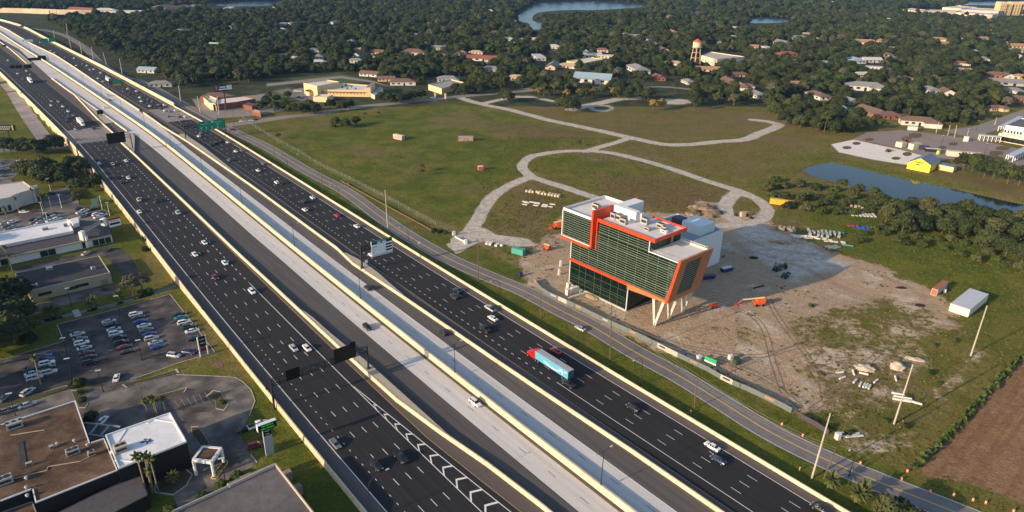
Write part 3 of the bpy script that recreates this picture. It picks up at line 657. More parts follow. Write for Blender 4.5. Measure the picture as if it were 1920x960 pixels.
# rear block
bb('rear_block', 1.6, 27.2, 24, 69.5, 0, 15.6, WPAN); bb('rear_block_roof', 2.0, 26.8, 24.4, 69.1, 15.62, 15.66, mat('grey_roof', (.30, .33, .37), .8, .08, .2))
for (a, b_, c, d) in ((1.5, 27.3, 69.2, 69.6), (1.5, 1.9, 23.9, 69.19), (26.9, 27.3, 23.9, 69.19), (1.91, 26.89, 23.9, 24.2)): bb('parapet', a, b_, c, d, 15.62, 16.5, WPAN)
bb('rooftop_box', 14.6, 25.0, 55.2, 65.4, 15.7, 20.2, mat('pale_blue_panel', (.60, .68, .72), .5, .03, .3))
for k in range(7): bb('panel_seam', 16+k*1.4, 16.08+k*1.4, 55.12, 55.2, 15.8, 20.1, mat('seam_grey', (.40, .46, .50), .5, .03, .3))
bb('dark_duct', 7, 12, 58, 63, 15.7, 19, mat('duct_black', (.03, .035, .04), .5, .1, 1))
for (v0, v1, z0, z1) in ((34, 42, 15, 5), (44, 50, 14, 6)):
    q = MB(); q.tube((27.35, v0, z0), (27.35, v1, z1), .12, n=5); q.build('brace_rod', mat('rust_rod', (.3, .12, .06), .7, .1, 1), b_root)
# rooftop machines stand on the roof: things of their own
def BP(u, v, z): return Vector((BO[0]+u*math.cos(BTH)-v*math.sin(BTH), BO[1]+u*math.sin(BTH)+v*math.cos(BTH), z-1.0))
ACM = mat('tan_machine', (.42, .38, .30), .6, .15, 1.5); ACG = mat('grey_machine', (.34, .35, .35), .5, .15, 1.5); FAN = mat('fan_black', (.03, .03, .03), .6, .1, 1)
def rooftop_unit(loc, rz, size=(2.4, 1.6, 1.7), m_=ACM, fans=2, label='', group=None, dome=False):
    r = empty('rooftop_unit', loc, rz, label=label, cat='rooftop unit', group=group); x, y, z = size
    q = MB(); q.box((0, 0, z/2+.15), (x, y, z)); q.box((0, 0, .08), (x*1.04, y*1.04, .14)); q.build('cabinet', m_, r)
    q = MB(); q.box((0, -y/2-.02, z*.55), (x*.8, .03, z*.5)); q.build('louvre_panel', FAN if not dome else ACG, r)
    for k in range(fans):
        q = MB(); q.tube(((k-(fans-1)/2)*x*.42, 0, z+.15), ((k-(fans-1)/2)*x*.42, 0, z+.27), min(y, x/ max(fans,1))*.4, n=12); q.build('fan', FAN, r)
    return r
for i, (u, v, sz, mm, f, lb) in enumerate([
    (3.6, 9.5, (3.4, 1.8, 1.9), ACM, 2, 'tan rooftop unit on the white roof of the raised upper box'),
    (5.6, 7.2, (2.2, 1.4, .9), WPAN, 1, 'low white rooftop box in front of the tan unit on the raised upper box'),
    (16.6, 5.6, (2.4, 2.0, 2.4), ACG, 1, 'round grey rooftop machine beside the orange fin'),
    (18.8, 5.9, (2.4, 1.6, 2.2), ACM, 2, 'tan rooftop unit just left of the white penthouse door'),
    (22.4, 4.6, (3.0, 1.8, 2.0), ACG, 2, 'grey cluster of rooftop machinery in front of the penthouse'),
    (27.6, 11.2, (3.0, 2.2, 2.2), ACG, 2, 'large grey rooftop unit right behind the corner of the white penthouse'),
    (32.6, 6.4, (2.2, 1.8, 1.2), ACG, 0, 'small grey box alone in the middle of the orange-edged roof'),
    (34.2, 12.4, (3.2, 2.0, 1.6), ACM, 2, 'tan machinery near the far edge of the orange-edged roof'),
    (36.6, 11.2, (2.2, 1.3, 1.4), ACG, 1, 'grey machine right of the tan machinery on the orange-edged roof'),
    (38.0, 9.6, (2.6, 1.4, .8), WPAN, 1, 'low white unit nearest the right corner of the orange-edged roof')]):
    rooftop_unit(BP(u, v, 32.95 if u > 12 else 32.62), BTH, sz, mm, f, lb, group='machines on the office building roof')
# ================================================================ VEHICLES
PAINT = mat('car_paint', (.5, .5, .5), .3, .02, 1, objcol=True, spec=.5, coat=.35)
CGLS = mat('car_glass', (.015, .018, .022), .06, .02, 1, spec=.8); TYRE = mat('tyre_rubber', (.015, .015, .015), .9, .05, 3); RIM = mat('wheel_rim', (.30, .31, .32), .4, .05, 2, metal=.6)
HLM = mat('headlamp_glass', (.75, .78, .8), .15, .02, 1); TLM = mat('tail_lamp', (.35, .01, .01), .25, .02, 1); TRIM = mat('black_trim', (.02, .02, .022), .6, .05, 1)
def ring(x, w, zb, zs, zt, wt): return [(x, -w*.93, zb), (x, -w, (zb+zs)/2), (x, -w*.985, zs), (x, -wt, zt), (x, wt, zt), (x, w*.985, zs), (x, w, (zb+zs)/2), (x, w*.93, zb)]
def car_body(kind, single=False):
    """returns dict of part meshes"""
    q = MB(); gq = MB(); rq = MB()
    if kind == 'sedan':
        L, H, wb = 4.75, 1.44, 1.4; body = [(-2.36,.70,.45,.70,.92,.60),(-2.25,.86,.30,.74,1.00,.72),(-1.6,.91,.24,.80,1.04,.76),(-.6,.92,.22,.80,.96,.80),(.8,.92,.22,.80,.95,.80),(1.3,.91,.24,.78,.92,.74),(2.0,.87,.28,.68,.80,.66),(2.28,.76,.36,.58,.66,.56),(2.37,.6,.42,.52,.58,.5)]
        cab = [(-1.75,.66,.99,.60),(-1.0,.68,1.38,.52),(-.6,.69,1.43,.52),(.15,.69,1.44,.52),(.55,.69,1.36,.52),(1.35,.70,.92,.62)]
    elif kind == 'suv':
        L, H, wb = 4.75, 1.72, 1.42; body = [(-2.36,.78,.50,.85,1.08,.72),(-2.28,.90,.34,.9,1.12,.8),(-1.6,.94,.28,.92,1.12,.82),(.8,.94,.28,.92,1.08,.82),(1.3,.93,.30,.9,1.06,.78),(2.1,.88,.34,.84,.98,.72),(2.32,.78,.44,.74,.86,.62),(2.38,.66,.5,.66,.74,.56)]
        cab = [(-2.22,.72,1.10,.66),(-2.05,.72,1.58,.6),(-1.6,.72,1.69,.58),(.2,.72,1.70,.58),(.5,.72,1.62,.58),(1.2,.72,1.05,.66)]
    elif kind == 'pickup':
        L, H, wb = 5.7, 1.85, 1.75; body = [(-2.85,.86,.52,.95,1.12,.84),(-2.8,.96,.42,.98,1.16,.9),(1.2,.97,.36,.98,1.15,.88),(2.3,.95,.38,.94,1.10,.84),(2.75,.9,.44,.86,1.0,.76),(2.86,.8,.5,.76,.88,.68)]
        cab = [(-.75,.76,1.14,.72),(-.62,.76,1.76,.64),(-.2,.76,1.86,.62),(.75,.76,1.86,.62),(1.0,.76,1.78,.62),(1.7,.77,1.12,.7)]
    else:  # van
        L, H, wb = 5.4, 2.1, 1.65; body = [(-2.7,.9,.4,1.0,1.2,.9),(-2.65,.98,.34,1.1,1.3,.92),(1.2,.98,.3,1.1,1.3,.92),(1.9,.96,.32,1.0,1.2,.86),(2.5,.9,.38,.9,1.05,.76),(2.68,.8,.46,.7,.84,.66)]
        cab = [(-2.62,.86,1.26,.82),(-2.5,.86,2.0,.78),(-2.2,.86,2.08,.76),(1.0,.86,2.1,.76),(1.3,.86,2.0,.76),(2.0,.84,1.2,.78)]
    q.loft([ring(*r) for r in body][::1])
    # greenhouse: glass sides, painted roof
    rings = [[(x, -w, zb_), (x, -wt, z), (x, wt, z), (x, w, zb_)] for (x, w, z, wt) in cab for zb_ in [min(z, 1.0 if kind == 'sedan' else 1.1)-.06]]
    gq.loft(rings)
    top = [(x, wt, z) for (x, w, z, wt) in cab[1:-1]]
    rq.loft([[(x, -wt-.015, z-.05), (x, -wt*.9, z+.018), (x, wt*.9, z+.018), (x, wt+.015, z-.05)] for (x, wt, z) in top])
    for sx in (cab[1][0]+.06, (cab[2][0]+cab[3][0])/2, cab[-2][0]-.02):   # pillars
        w_ = cab[2][1]; 
        for sy in (-1, 1): rq.add([(sx-.05, sy*(w_+.012), 1.0), (sx+.05, sy*(w_+.012), 1.0), (sx+.05, sy*(top[1][1]+.02), H-.07), (sx-.05, sy*(top[1][1]+.02), H-.07)], [(0, 1, 2, 3)])
    wr = .33 if kind == 'sedan' else .38
    P = dict(body=(q, [PAINT]), window=(gq, [CGLS]), roof=(rq, [PAINT]))
    bed = None
    if kind == 'pickup':
        bd = MB(); bd.box((-1.8, 0, 1.17), (1.9, 1.6, .04)); P['cargo_bed'] = (bd, [TRIM])
    hl = MB(); hl.box((L/2-.10, 0, .62 if kind == 'sedan' else .82), (.12, .34, .14)); tl = MB(); tl.box((-L/2+.05, 0, .82 if kind == 'sedan' else 1.0), (.1, .26, .2))
    whl = MB(); whl.tube((0, -.11, 0), (0, .11, 0), wr, n=14); rm = MB(); rm.tube((0, -.125, 0), (0, .125, 0), wr*.62, n=10)
    return dict(parts=P, hl=hl, tl=tl, whl=whl, rim=rm, L=L, wb=wb, wr=wr, hw=body[2][1])
PROTO = {}; PROTO1 = {}
def make_car(kind):
    d = car_body(kind); r = empty(kind if kind != 'suv' else 'sport_utility_car', (0, 0, 0))
    if kind == 'van': r.name = 'van'
    if kind == 'pickup': r.name = 'pickup_truck'
    for k, (q, ms) in d['parts'].items(): q.build(k, ms, r, smooth=False)
    whm = d['whl'].mesh('wheel', TYRE); rmm = d['rim'].mesh('rim', RIM)
    for sx in (-1, 1):
        for sy in (-1, 1):
            wo = link('wheel', whm, r, (sx*d['wb'], sy*(d['hw']-.1), d['wr'])); link('rim', rmm, wo)
    hm = d['hl'].mesh('headlight', HLM); tm = d['tl'].mesh('tail_light', TLM)
    for sy in (-1, 1): link('headlight', hm, r, (0, sy*.62, 0)); link('tail_light', tm, r, (0, sy*.66, 0))
    return r, d
def make_far(kind, d):
    q = MB(); off = 0
    def addmb(o, mi, dx=0, dy=0, dz=0):
        b = len(q.v); q.v += [(x+dx, y+dy, z+dz) for x, y, z in o.v]
        for f in o.f: q.f.append(tuple(b+i for i in f)); q.mi.append(mi)
    addmb(d['parts']['body'][0], 0); addmb(d['parts']['window'][0], 1); addmb(d['parts']['roof'][0], 0)
    for sx in (-1, 1):
        for sy in (-1, 1): addmb(d['whl'], 2, sx*d['wb'], sy*(d['hw']-.1), d['wr'])
    return q.mesh(kind+'_simple', [PAINT, CGLS, TYRE])
CARS = {}
for k in ('sedan', 'suv', 'pickup', 'van'):
    r, d = make_car(k); CARS[k] = [r, make_far(k, d), False]
CC = dict(white=(.78,.78,.76), silver=(.42,.44,.46), grey=(.16,.17,.18), black=(.016,.017,.02), red=(.42,.02,.025), darkred=(.14,.012,.02), blue=(.02,.05,.30), navy=(.015,.03,.09), green=(.015,.07,.05), teal=(.03,.22,.24), tan=(.48,.42,.32), gold=(.3,.25,.15))
CN = dict(darkred='dark red', navy='navy blue', green='dark green')
ZN = {}; ALLCARS = []
def car(kind, color, px, py, zone, rz, z=None, far=False, z0=0.0):
    P = gp(px, py) if z is None else V3(g(px, py, z))
    ALLCARS.append((kind, color, px, py, zone, rz, P, far))
def road_rz(P, sgn):
    s, t = st(np.array(P)); a = W(s-5, t-0); b = W(s+5, t); d = (b-a)*sgn; return math.atan2(d[1], d[0])
def lanes(zone, sgn, items, z=0.0):
    for it in items:
        kind, color, px, py = it[:4]; P = g(px, py, z); far = P[1] > 420
        car(kind, color, px, py, zone, road_rz(P, sgn), z, far)
S, U, K, N = 'sedan', 'suv', 'pickup', 'van'
lanes('left carriageway', 1, [(S,'silver',187,308),(S,'white',212,309),(S,'white',237,303),(S,'white',241,335),(S,'black',229,343),(U,'tan',261,377),(K,'black',295,378),(S,'white',262,399),(U,'silver',334,401),(S,'white',384,457),(S,'white',366,479),(S,'white',422,495),(S,'darkred',404,522),(U,'white',473,549),(S,'silver',551,655),(S,'white',576,655),(S,'grey',629,835),(U,'black',706,876),(K,'black',752,861),
  (S,'silver',142,244),(U,'black',176,242),(S,'white',33,139),(S,'white',50,134),(S,'silver',57,141),(S,'white',96,199),(S,'silver',97,191),(S,'silver',110,192),(S,'white',118,201),(S,'white',128,210),(U,'black',130,222),(S,'grey',138,218),(S,'black',126,228),(S,'white',15,114),(S,'grey',43,149),(S,'white',40,176)])
lanes('right carriageway', -1, [(N,'white',76,80),(S,'grey',84,86),(S,'white',95,96),(S,'white',102,100),(S,'white',139,110),(S,'grey',122,109),(S,'white',143,124),(S,'grey',155,121),(S,'white',163,124),(S,'white',169,132),(S,'white',176,131),(S,'white',184,148),(U,'white',189,138),(S,'white',200,144),(S,'silver',193,154),(U,'white',240,168),(S,'white',256,172),(S,'grey',231,173),(S,'black',242,178),(S,'white',262,184),(S,'white',265,191),(S,'darkred',278,188),(S,'grey',286,191),(S,'white',281,200),(S,'grey',297,198),(S,'black',302,205),(S,'white',308,198),(U,'white',309,209),(S,'grey',319,210),(U,'white',329,209),(S,'grey',315,219),(S,'black',337,220),(S,'white',347,220),(S,'grey',338,228),(K,'black',343,237),
  (U,'white',373,257),(S,'grey',377,251),(K,'black',396,273),(S,'black',404,269),(U,'black',415,266),(S,'white',427,268),(S,'white',442,285),(S,'grey',453,284),(U,'grey',430,302),(S,'white',484,321),(U,'grey',494,309),(U,'white',519,344),(S,'black',530,344),(S,'white',586,372),(U,'black',570,380),(S,'white',572,395),(S,'red',632,406),(S,'white',669,426),(S,'white',697,480),(S,'black',858,547),(U,'black',853,558),(K,'silver',919,581),(S,'white',924,599),(K,'black',910,620),(S,'red',1043,661),(K,'black',1066,723),(S,'black',1187,767),(S,'white',1335,840),(S,'navy',1347,865),(S,'black',1537,957)])
lanes('concrete lanes', 1, [(S,'white',196,203),(U,'black',689,616),(U,'white',891,758)]); lanes('blue-shaded median lanes', -1, [(N,'white',201,180),(S,'grey',206,188),(U,'black',690,542),(U,'black',831,626)])
def frz(p0, p1): a = gp(*p0); b = gp(*p1); return math.atan2(b.y-a.y, b.x-a.x)
car(S,'silver',1088,618,'frontage road',frz((1070,608),(1110,630))+math.pi)
rzl = frz((128,634),(162,626))
def lot(zone, rz, items):
    for kind, color, px, py in items: car(kind, color, px, py, zone, rz)
lot('second parking row from the left', rzl, [(S,'silver',146,629),(S,'grey',151,638),(U,'white',154,646),(S,'silver',159,655),(S,'darkred',163,664),(S,'black',167,672),(U,'black',169,682)])
lot('third parking row from the left', rzl, [(S,'silver',205,605),(S,'black',209,611),(S,'silver',214,620),(U,'white',218,628),(U,'black',224,636),(U,'black',228,645),(S,'darkred',234,653),(S,'black',239,662)])
lot('fourth parking row from the left', rzl, [(U,'white',255,592),(S,'black',259,598),(S,'blue',264,605),(S,'white',271,613),(S,'grey',275,621),(S,'blue',281,629),(U,'silver',285,637),(S,'silver',292,645),(S,'blue',296,653)])
lot('parking row beside the white-legged sign', rzl, [(S,'black',337,591),(S,'teal',340,598),(U,'white',346,607),(U,'green',355,615),(S,'white',361,623),(S,'black',366,637),(S,'darkred',383,655)])
lot('leftmost parking row of the lot', rzl, [(S,'blue',83,671),(S,'black',87,677),(U,'white',89,684),(U,'green',90,692),(U,'silver',93,701),(S,'green',59,694),(S,'silver',62,703),(U,'silver',66,711)])
lot('lot corner below the white-legged sign', frz((340,662),(372,664)), [(U,'navy',355,663),(U,'silver',327,669)])
car(S,'white',219,711,'lot entrance', frz((216,722),(222,700)))
car(S,'grey',8,749,'lot at the left edge', frz((0,756),(20,738))); car(U,'silver',53,738,'lot at the left edge', frz((40,745),(66,728)))
car(S,'black',460,807,'drive by the digital sign', frz((450,812),(478,800))); car(K,'white',484,800,'drive by the digital sign', frz((450,812),(478,800)))
car(U,'darkred',480,838,'drive by the digital sign', frz((462,846),(498,832)))
car(S,'white',192,792,'covered bays between the two roofs', frz((184,800),(202,782)))
car(S,'grey',30,768,'hedge behind the brown roof', frz((20,772),(50,762))); car(S,'silver',52,762,'hedge behind the brown roof', frz((20,772),(50,762))); car(S,'grey',12,773,'hedge behind the brown roof', frz((20,772),(50,762)))
car(S,'black',198,544,'drive of the flat black-roofed building', frz((186,544),(212,544))); car(S,'tan',162,477,'lane between the two left buildings', frz((152,482),(172,472))); car(S,'black',204,470,'lane between the two left buildings', frz((196,476),(214,464)))
# dealership lots upper left
rz2 = frz((148,395),(170,389))
lot('dealer lot beside the retaining wall', rz2, [(S,'black',150,393),(S,'white',152,400),(U,'white',160,397),(S,'silver',165,404),(S,'grey',158,407),(S,'black',172,403),(S,'grey',180,389),(U,'black',178,393),(U,'white',182,404),(S,'grey',190,400),(S,'white',185,409),(S,'silver',194,405)])
lot('packed dealer lot behind the white roof', rz2, [(S,'black',63,413),(S,'grey',66,419),(S,'white',68,425),(S,'grey',76,412),(S,'silver',78,418),(U,'black',79,424),(S,'black',88,405),(S,'grey',92,411),(S,'white',96,416),(S,'grey',101,402),(U,'silver',104,408),(U,'white',108,413)])
lot('left edge dealer rows', rz2, [(S,'silver',10,420),(S,'grey',13,426),(S,'white',24,418),(S,'grey',18,432),(S,'silver',26,428),(S,'white',30,434)])
lot('kerb in front of the white showroom', frz((36,399),(60,397)), [(S,'white',46,399),(S,'darkred',66,398)])
car(S,'black',95,365,'curved lane beside the palms', frz((86,366),(106,364)))
lot('far left car park', frz((28,304),(48,302)), [(S,'white',39,303),(S,'white',42,308),(S,'grey',3,308),(U,'silver',4,314),(S,'grey',4,321),(S,'silver',6,337),(S,'grey',8,331)])
# cross street and school
lot('cross street junction', frz((445,228),(470,226)), [(U,'white',455,229),(S,'white',472,227),(S,'black',479,225),(S,'darkred',437,244)])
lot('cross street beside the field', frz((800,184),(824,183)), [(K,'white',812,185)])
lot('tan school car park', frz((552,171),(566,171)), [(N,'white',556,172),(U,'white',563,172),(S,'navy',562,183),(S,'navy',567,185)])
used = {}
ALLCARS.sort(key=lambda c: -c[3]); cnt = {}
protoused = {k: False for k in CARS}
for (kind, color, px, py, zone, rz, P, far) in ALLCARS:
    key = zone; i = cnt.get(key, 0); cnt[key] = i+1
    nm = dict(sedan='sedan', suv='sport utility car', pickup='pickup truck', van='van')[kind]
    lab = f"{CN.get(color, color)} {nm}, {ordn(i)} vehicle up from the bottom on the {zone}"
    if zone in ('hedge behind the brown roof','lot entrance','covered bays between the two roofs','frontage road') or 'row' in zone or 'lot' in zone or 'kerb' in zone or 'car park' in zone or 'drive' in zone or 'junction' in zone or 'lane' in zone and 'lanes' not in zone:
        lab = f"{CN.get(color, color)} {nm}, {ordn(i)} from the bottom, {zone}"
    ct = dict(sedan='car', suv='car', pickup='pickup truck', van='van')[kind]
    gname = 'cars on the '+zone if 'carriageway' in zone or 'lanes' in zone else 'cars parked, '+zone
    far = far or (P.x**2+P.y**2)**.5 > 430 if not isinstance(P, np.ndarray) else far
    if far:
        o = link({'suv': 'sport_utility_car', 'pickup': 'pickup_truck'}.get(kind, kind), CARS[kind][1], None, P, rz, label=lab, cat=ct, group=gname, color=CC[color])
    elif not protoused[kind]:
        protoused[kind] = True; o = CARS[kind][0]; o.location = P; o.rotation_euler = (0, 0, rz); tag(o, lab, ct, gname); o.color = (*CC[color], 1)
        for c_ in o.children: c_.color = (*CC[color], 1)
    else: o = copytree(CARS[kind][0], P, rz, lab, ct, gname, CC[color])
for k in CARS:
    if not protoused[k]:
        for c_ in list(CARS[k][0].children_recursive): bpy.data.objects.remove(c_)
        bpy.data.objects.remove(CARS[k][0])
# trucks
CABR = mat('red_cab_paint', (.55, .012, .015), .3, .02, 1, coat=.6); CABW = mat('white_cab_paint', (.75, .75, .74), .35, .02, 1); TRB = mat('sky_blue_trailer', (.10, .36, .52), .45, .03, .5); TRS = mat('ribbed_trailer_roof', (.36, .38, .40), .45, .12, .8); TRW = mat('white_trailer', (.70, .68, .66), .5, .05, .5)
def truck(P, rz, cabm, boxm, roofm, label, swoosh=False, L=16.0, day=False):
    r = empty('semi_truck' if L > 9 else 'box_truck', P, rz, label=label, cat='truck'); h = 4.05; xb = -L/2-1.2
    fx = L/2-1.2
    q = MB(); q.box((xb+L/2, 0, 2.6), (L, 2.55, 2.85)); q.build('trailer_body', boxm, r)
    q = MB(); q.box((xb+L/2, 0, 4.05), (L+.04, 2.6, .08))
    for k in range(int(L/.8)): q.box((xb+.4+k*.8, 0, 4.1), (.10, 2.5, .05))
    q.build('trailer_roof', roofm, r)
    q = MB(); q.box((xb-.03, 0, 2.6), (.05, 2.3, 2.6)); q.build('rear_door', mat('trailer_door', (.08, .1, .13), .4, .1, 1), r)
    q = MB(); q.box((xb+L/2, 0, 1.05), (L*.95, 1.0, .22)); q.build('chassis', TRIM, r)
    whm = MB(); whm.tube((0, -.3, 0), (0, .3, 0), .52, n=14); whm = whm.mesh('wheel', TYRE); rm_ = MB(); rm_.tube((0, -.31, 0), (0, .31, 0), .28, n=10); rm_ = rm_.mesh('rim', RIM)
    for x in ((xb+1.3, xb+2.6, fx-1.4, fx-.1, fx+3.9) if L > 9 else (xb+1.6, fx+1.4)):
        for sy in (-1, 1): wo = link('wheel', whm, r, (x, sy*.98, .52)); link('rim', rm_, wo)
    q = MB(); cx = fx+.35
    if L > 9:
        q.loft([[(cx+x, -w_, .7), (cx+x, -w_, z*.75), (cx+x, -w_*.8, z), (cx+x, w_*.8, z), (cx+x, w_, z*.75), (cx+x, w_, .7)] for x, w_, z in ((0,1.2,3.9),(1.2,1.22,3.85),(2.0,1.2,3.3),(2.5,1.1,2.3),(2.55,1.05,2.1),(4.3,.9,1.75),(4.5,.8,1.5))])
        q.build('cab', cabm, r); q = MB(); q.loft([[(cx+1.85, -1.0, 2.35), (cx+1.85, 1.0, 2.35), (cx+1.85, .9, 3.2), (cx+1.85, -.9, 3.2)], [(cx+2.6, -.95, 2.2), (cx+2.6, .95, 2.2), (cx+2.1, .85, 3.1), (cx+2.1, -.85, 3.1)]]); q.build('windscreen', CGLS, r)
        for sy in (-1, 1): q = MB(); q.box((cx+1.35, sy*1.21, 2.5), (.8, .04, .6)); q.build('side_window', CGLS, r)
        for sy in (-1, 1): q = MB(); q.tube((cx-.1, sy*1.0, 1), (cx-.1, sy*1.0, 3.9), .1, n=6); q.build('exhaust_stack', RIM, r)
    else:
        q.loft([[(cx+x, -1, .6), (cx+x, -1, z*.8), (cx+x, -.85, z), (cx+x, .85, z), (cx+x, 1, z*.8), (cx+x, 1, .6)] for x, z in ((-.3,2.5),(.9,2.4),(1.5,1.6),(2.3,1.3))]); q.build('cab', cabm, r)
        q = MB(); q.box((cx+1.2, 0, 2.0), (.3, 1.7, .6)); q.build('windscreen', CGLS, r)
    if swoosh:   # white curved arrow on the near side (left side of the truck)
        q = MB(); y = 1.3; N_ = 22; up_ = []; lo = []
        for i in range(N_+1):
            f = i/N_; x = 2.6-8.6*f; zc = 2.75-1.35*math.sin(math.pi*(.08+.72*f))+.55*f; th_ = .04+.20*math.sin(math.pi*min(1, f*.9+.1))
            up_.append((x, y, zc+th_)); lo.append((x, y, zc-th_*.6))
        q.add(up_+lo, [(i, i+1, N_+1+i+1, N_+1+i) for i in range(N_)])
        q.add([(-5.0,y+.003,3.0),(-6.5,y+.003,3.25),(-7.0,y+.003,1.7),(-6.6,y+.003,1.65),(-6.3,y+.003,2.75),(-5.0,y+.003,2.7)], [(0,1,4,5),(1,2,3,4)])
        q.build('swoosh_logo', mat('logo_white', (.8, .8, .8), .5, 0, 1), r)
        q = MB(); q.add([(-7.6,y,3.35),(-8.6,y,3.35),(-8.6,y,3.15),(-7.6,y,3.15)], [(0,1,2,3)]); q.build('printed_text', MATS['logo_white'], r)
    return r
_a = g(1003, 684, 0); _b = g(1066, 712, 0)
tc = (V3(_a)+V3(_b))/2
s_, t_ = st(np.array(g(1036, 697, 0)))
t_ += .8
tp = W(s_-1.5, t_); truck(V3(tp), road_rz(tp, -1), CABR, TRB, TRS, 'red semi truck pulling a long sky blue trailer with a white curved arrow', swoosh=True, L=16.0)
for px, py, sg, L, lb in ((152, 233, 1, 14, 'white semi truck about to cross the left bridge deck'), (57, 154, 1, 14, 'white semi truck far up the left carriageway'), (204, 153, -1, 11, 'white semi truck behind the green and yellow sign')):
    P = g(px, py, 0); truck(V3(P), road_rz(P, sg), CABW, TRW, TRW, lb, L=L)
# ================================================================ TREES
def leafmat(name, c1, c2, tr=.15):
    m = bpy.data.materials.new(name); m.use_nodes = True; n = m.node_tree.nodes; l = m.node_tree.links; b = n['Principled BSDF']; b.inputs['Roughness'].default_value = .75; b.inputs['Specular IOR Level'].default_value = .15
    oi = n.new('ShaderNodeObjectInfo'); t = n.new('ShaderNodeTexNoise'); t.inputs['Scale'].default_value = .35; t.inputs['Detail'].default_value = 2; gg = n.new('ShaderNodeNewGeometry'); l.new(gg.outputs['Position'], t.inputs['Vector'])
    a = n.new('ShaderNodeMath'); a.operation = 'ADD'; l.new(oi.outputs['Random'], a.inputs[0]); l.new(t.outputs['Fac'], a.inputs[1])
    mr = n.new('ShaderNodeMapRange'); mr.inputs[1].default_value = .4; mr.inputs[2].default_value = 1.55; l.new(a.outputs[0], mr.inputs[0])
    mx = n.new('ShaderNodeMix'); mx.data_type = 'RGBA'; l.new(mr.outputs[0], mx.inputs[0]); mx.inputs[6].default_value = (*c1, 1); mx.inputs[7].default_value = (*c2, 1)
    l.new(mx.outputs[2], b.inputs['Base Color']); return m
LEAF = leafmat('dark_foliage', (.018, .029, .012), (.055, .069, .022)); LEAFO = leafmat('olive_foliage', (.048, .058, .024), (.088, .092, .036)); LEAFB = leafmat('bright_foliage', (.038, .064, .014), (.068, .095, .022)); LEAFY = leafmat('yellow_foliage', (.20, .13, .03), (.26, .19, .04)); PALM = leafmat('palm_fronds', (.060, .080, .022), (.12, .125, .04))
LEAFG = leafmat('grey_moss_foliage', (.085, .085, .060), (.13, .12, .085))
BARK = mat('bark', (.11, .085, .065), .95, .2, 2); PBARK = mat('palm_bark', (.24, .18, .13), .95, .2, 2)
def rndvec(r):
    while True:
        v = Vector((r.uniform(-1, 1), r.uniform(-1, 1), r.uniform(-1, 1)))
        if .1 < v.length < 1: return v.normalized()
def ico(q, c, rx, rz_, r, jit=.25):
    bm = bmesh.new(); bmesh.ops.create_icosphere(bm, subdivisions=2, radius=1)
    for v in bm.verts:
        k = 1+r.uniform(-jit, jit); v.co = Vector((v.co.x*rx*k, v.co.y*rx*k, v.co.z*rz_*k))+Vector(c)
    bm.verts.index_update(); q.add([v.co for v in bm.verts], [tuple(v.index for v in f.verts) for f in bm.faces]); bm.free()
def crown(seed, R=5.2, H=7.0, z0=3.0, lobes=11, leaves=90, ls=.75, core=.78):
    r = random.Random(seed); q = MB()
    for i in range(lobes):
        a = 2.4*i+r.uniform(-.4, .4); f = math.sqrt((i+.3)/lobes); rr = R*.66*f; lz = z0+H*(.30+.48*(1-f**1.6))+r.uniform(-.6, .6)
        c = Vector((rr*math.cos(a), rr*math.sin(a), lz)); lr = R*r.uniform(.33, .50); lh = lr*r.uniform(.7, .95)
        ico(q, c, lr*core, lh*core, r, .28)
        for k in range(leaves):
            d = rndvec(r)
            if d.z < -.45: d.z = -d.z*.5; d.normalize()
            p = c+Vector((d.x*lr, d.y*lr, d.z*lh))*r.uniform(.82, 1.16); s_ = ls*r.uniform(.55, 1.25)
            nrm = (d+rndvec(r)*.75).normalized(); u = nrm.orthogonal().normalized(); u = (u*math.cos(k)+nrm.cross(u)*math.sin(k)).normalized(); w_ = nrm.cross(u)
            q.add([p-u*s_*.5-w_*s_*.3, p+u*s_*.5-w_*s_*.35, p+u*s_*.35+w_*s_*.45, p-u*s_*.4+w_*s_*.4], [(0, 1, 2, 3)])
    return q
def trunk(seed, H, r0=.32, br=5, R=3.2):
    r = random.Random(seed); q = MB(); q.tube((0, 0, -.3), (.1, .05, H*.5), r0, r0*.7, 7); q.tube((.1, .05, H*.5), (0, .1, H), r0*.7, r0*.3, 6)
    for i in range(br):
        a = 2*math.pi*i/br+r.uniform(-.3, .3); z = H*r.uniform(.3, .55); q.tube((.05, .03, z), (R*math.cos(a), R*math.sin(a), z+R*.8), r0*.45, r0*.12, 5)
    return q
def palm(seed, H, n=22, fl=2.2, r0=.2, boots=0.0):
    r = random.Random(seed); q = MB(); tops = Vector((r.uniform(-.3, .3), r.uniform(-.3, .3), H))
    for i in range(n):
        a = 2.4*i; el = math.radians(70-125*(i/n)); L = fl*r.uniform(.8, 1.1); pr = [tops]; d = Vector((math.cos(a)*math.cos(el), math.sin(a)*math.cos(el), math.sin(el)))
        side = Vector((-math.sin(a), math.cos(a), 0)); p = tops.copy(); pts = [p.copy()]
        for k in range(3): p = p+d*L/3; d = (d+Vector((0, 0, -.28))).normalized(); pts.append(p.copy())
        wd = [.08, .5, .5, .08]
        vs = []
        for k, pp in enumerate(pts):
            dn = .16*wd[k]
            vs += [pp-side*wd[k]*.7-Vector((0, 0, dn*2)), pp, pp+side*wd[k]*.7-Vector((0, 0, dn*2))]
        q.add(vs, [(3*k+j, 3*k+j+1, 3*k+j+4, 3*k+j+3) for k in range(3) for j in (0, 1)])
    t = MB(); t.tube((0, 0, -.3), (tops.x*.4, tops.y*.4, H*.55), r0, r0*.85, 7); t.tube((tops.x*.4, tops.y*.4, H*.55), tops, r0*.85, r0*(.8+boots), 7)
    return q, t
TP = {}
def tproto(key, name, cq, lm, tq, bm_=BARK): TP[key] = (name, cq.mesh(name+'_crown', lm), tq.mesh(name+'_trunk', bm_))
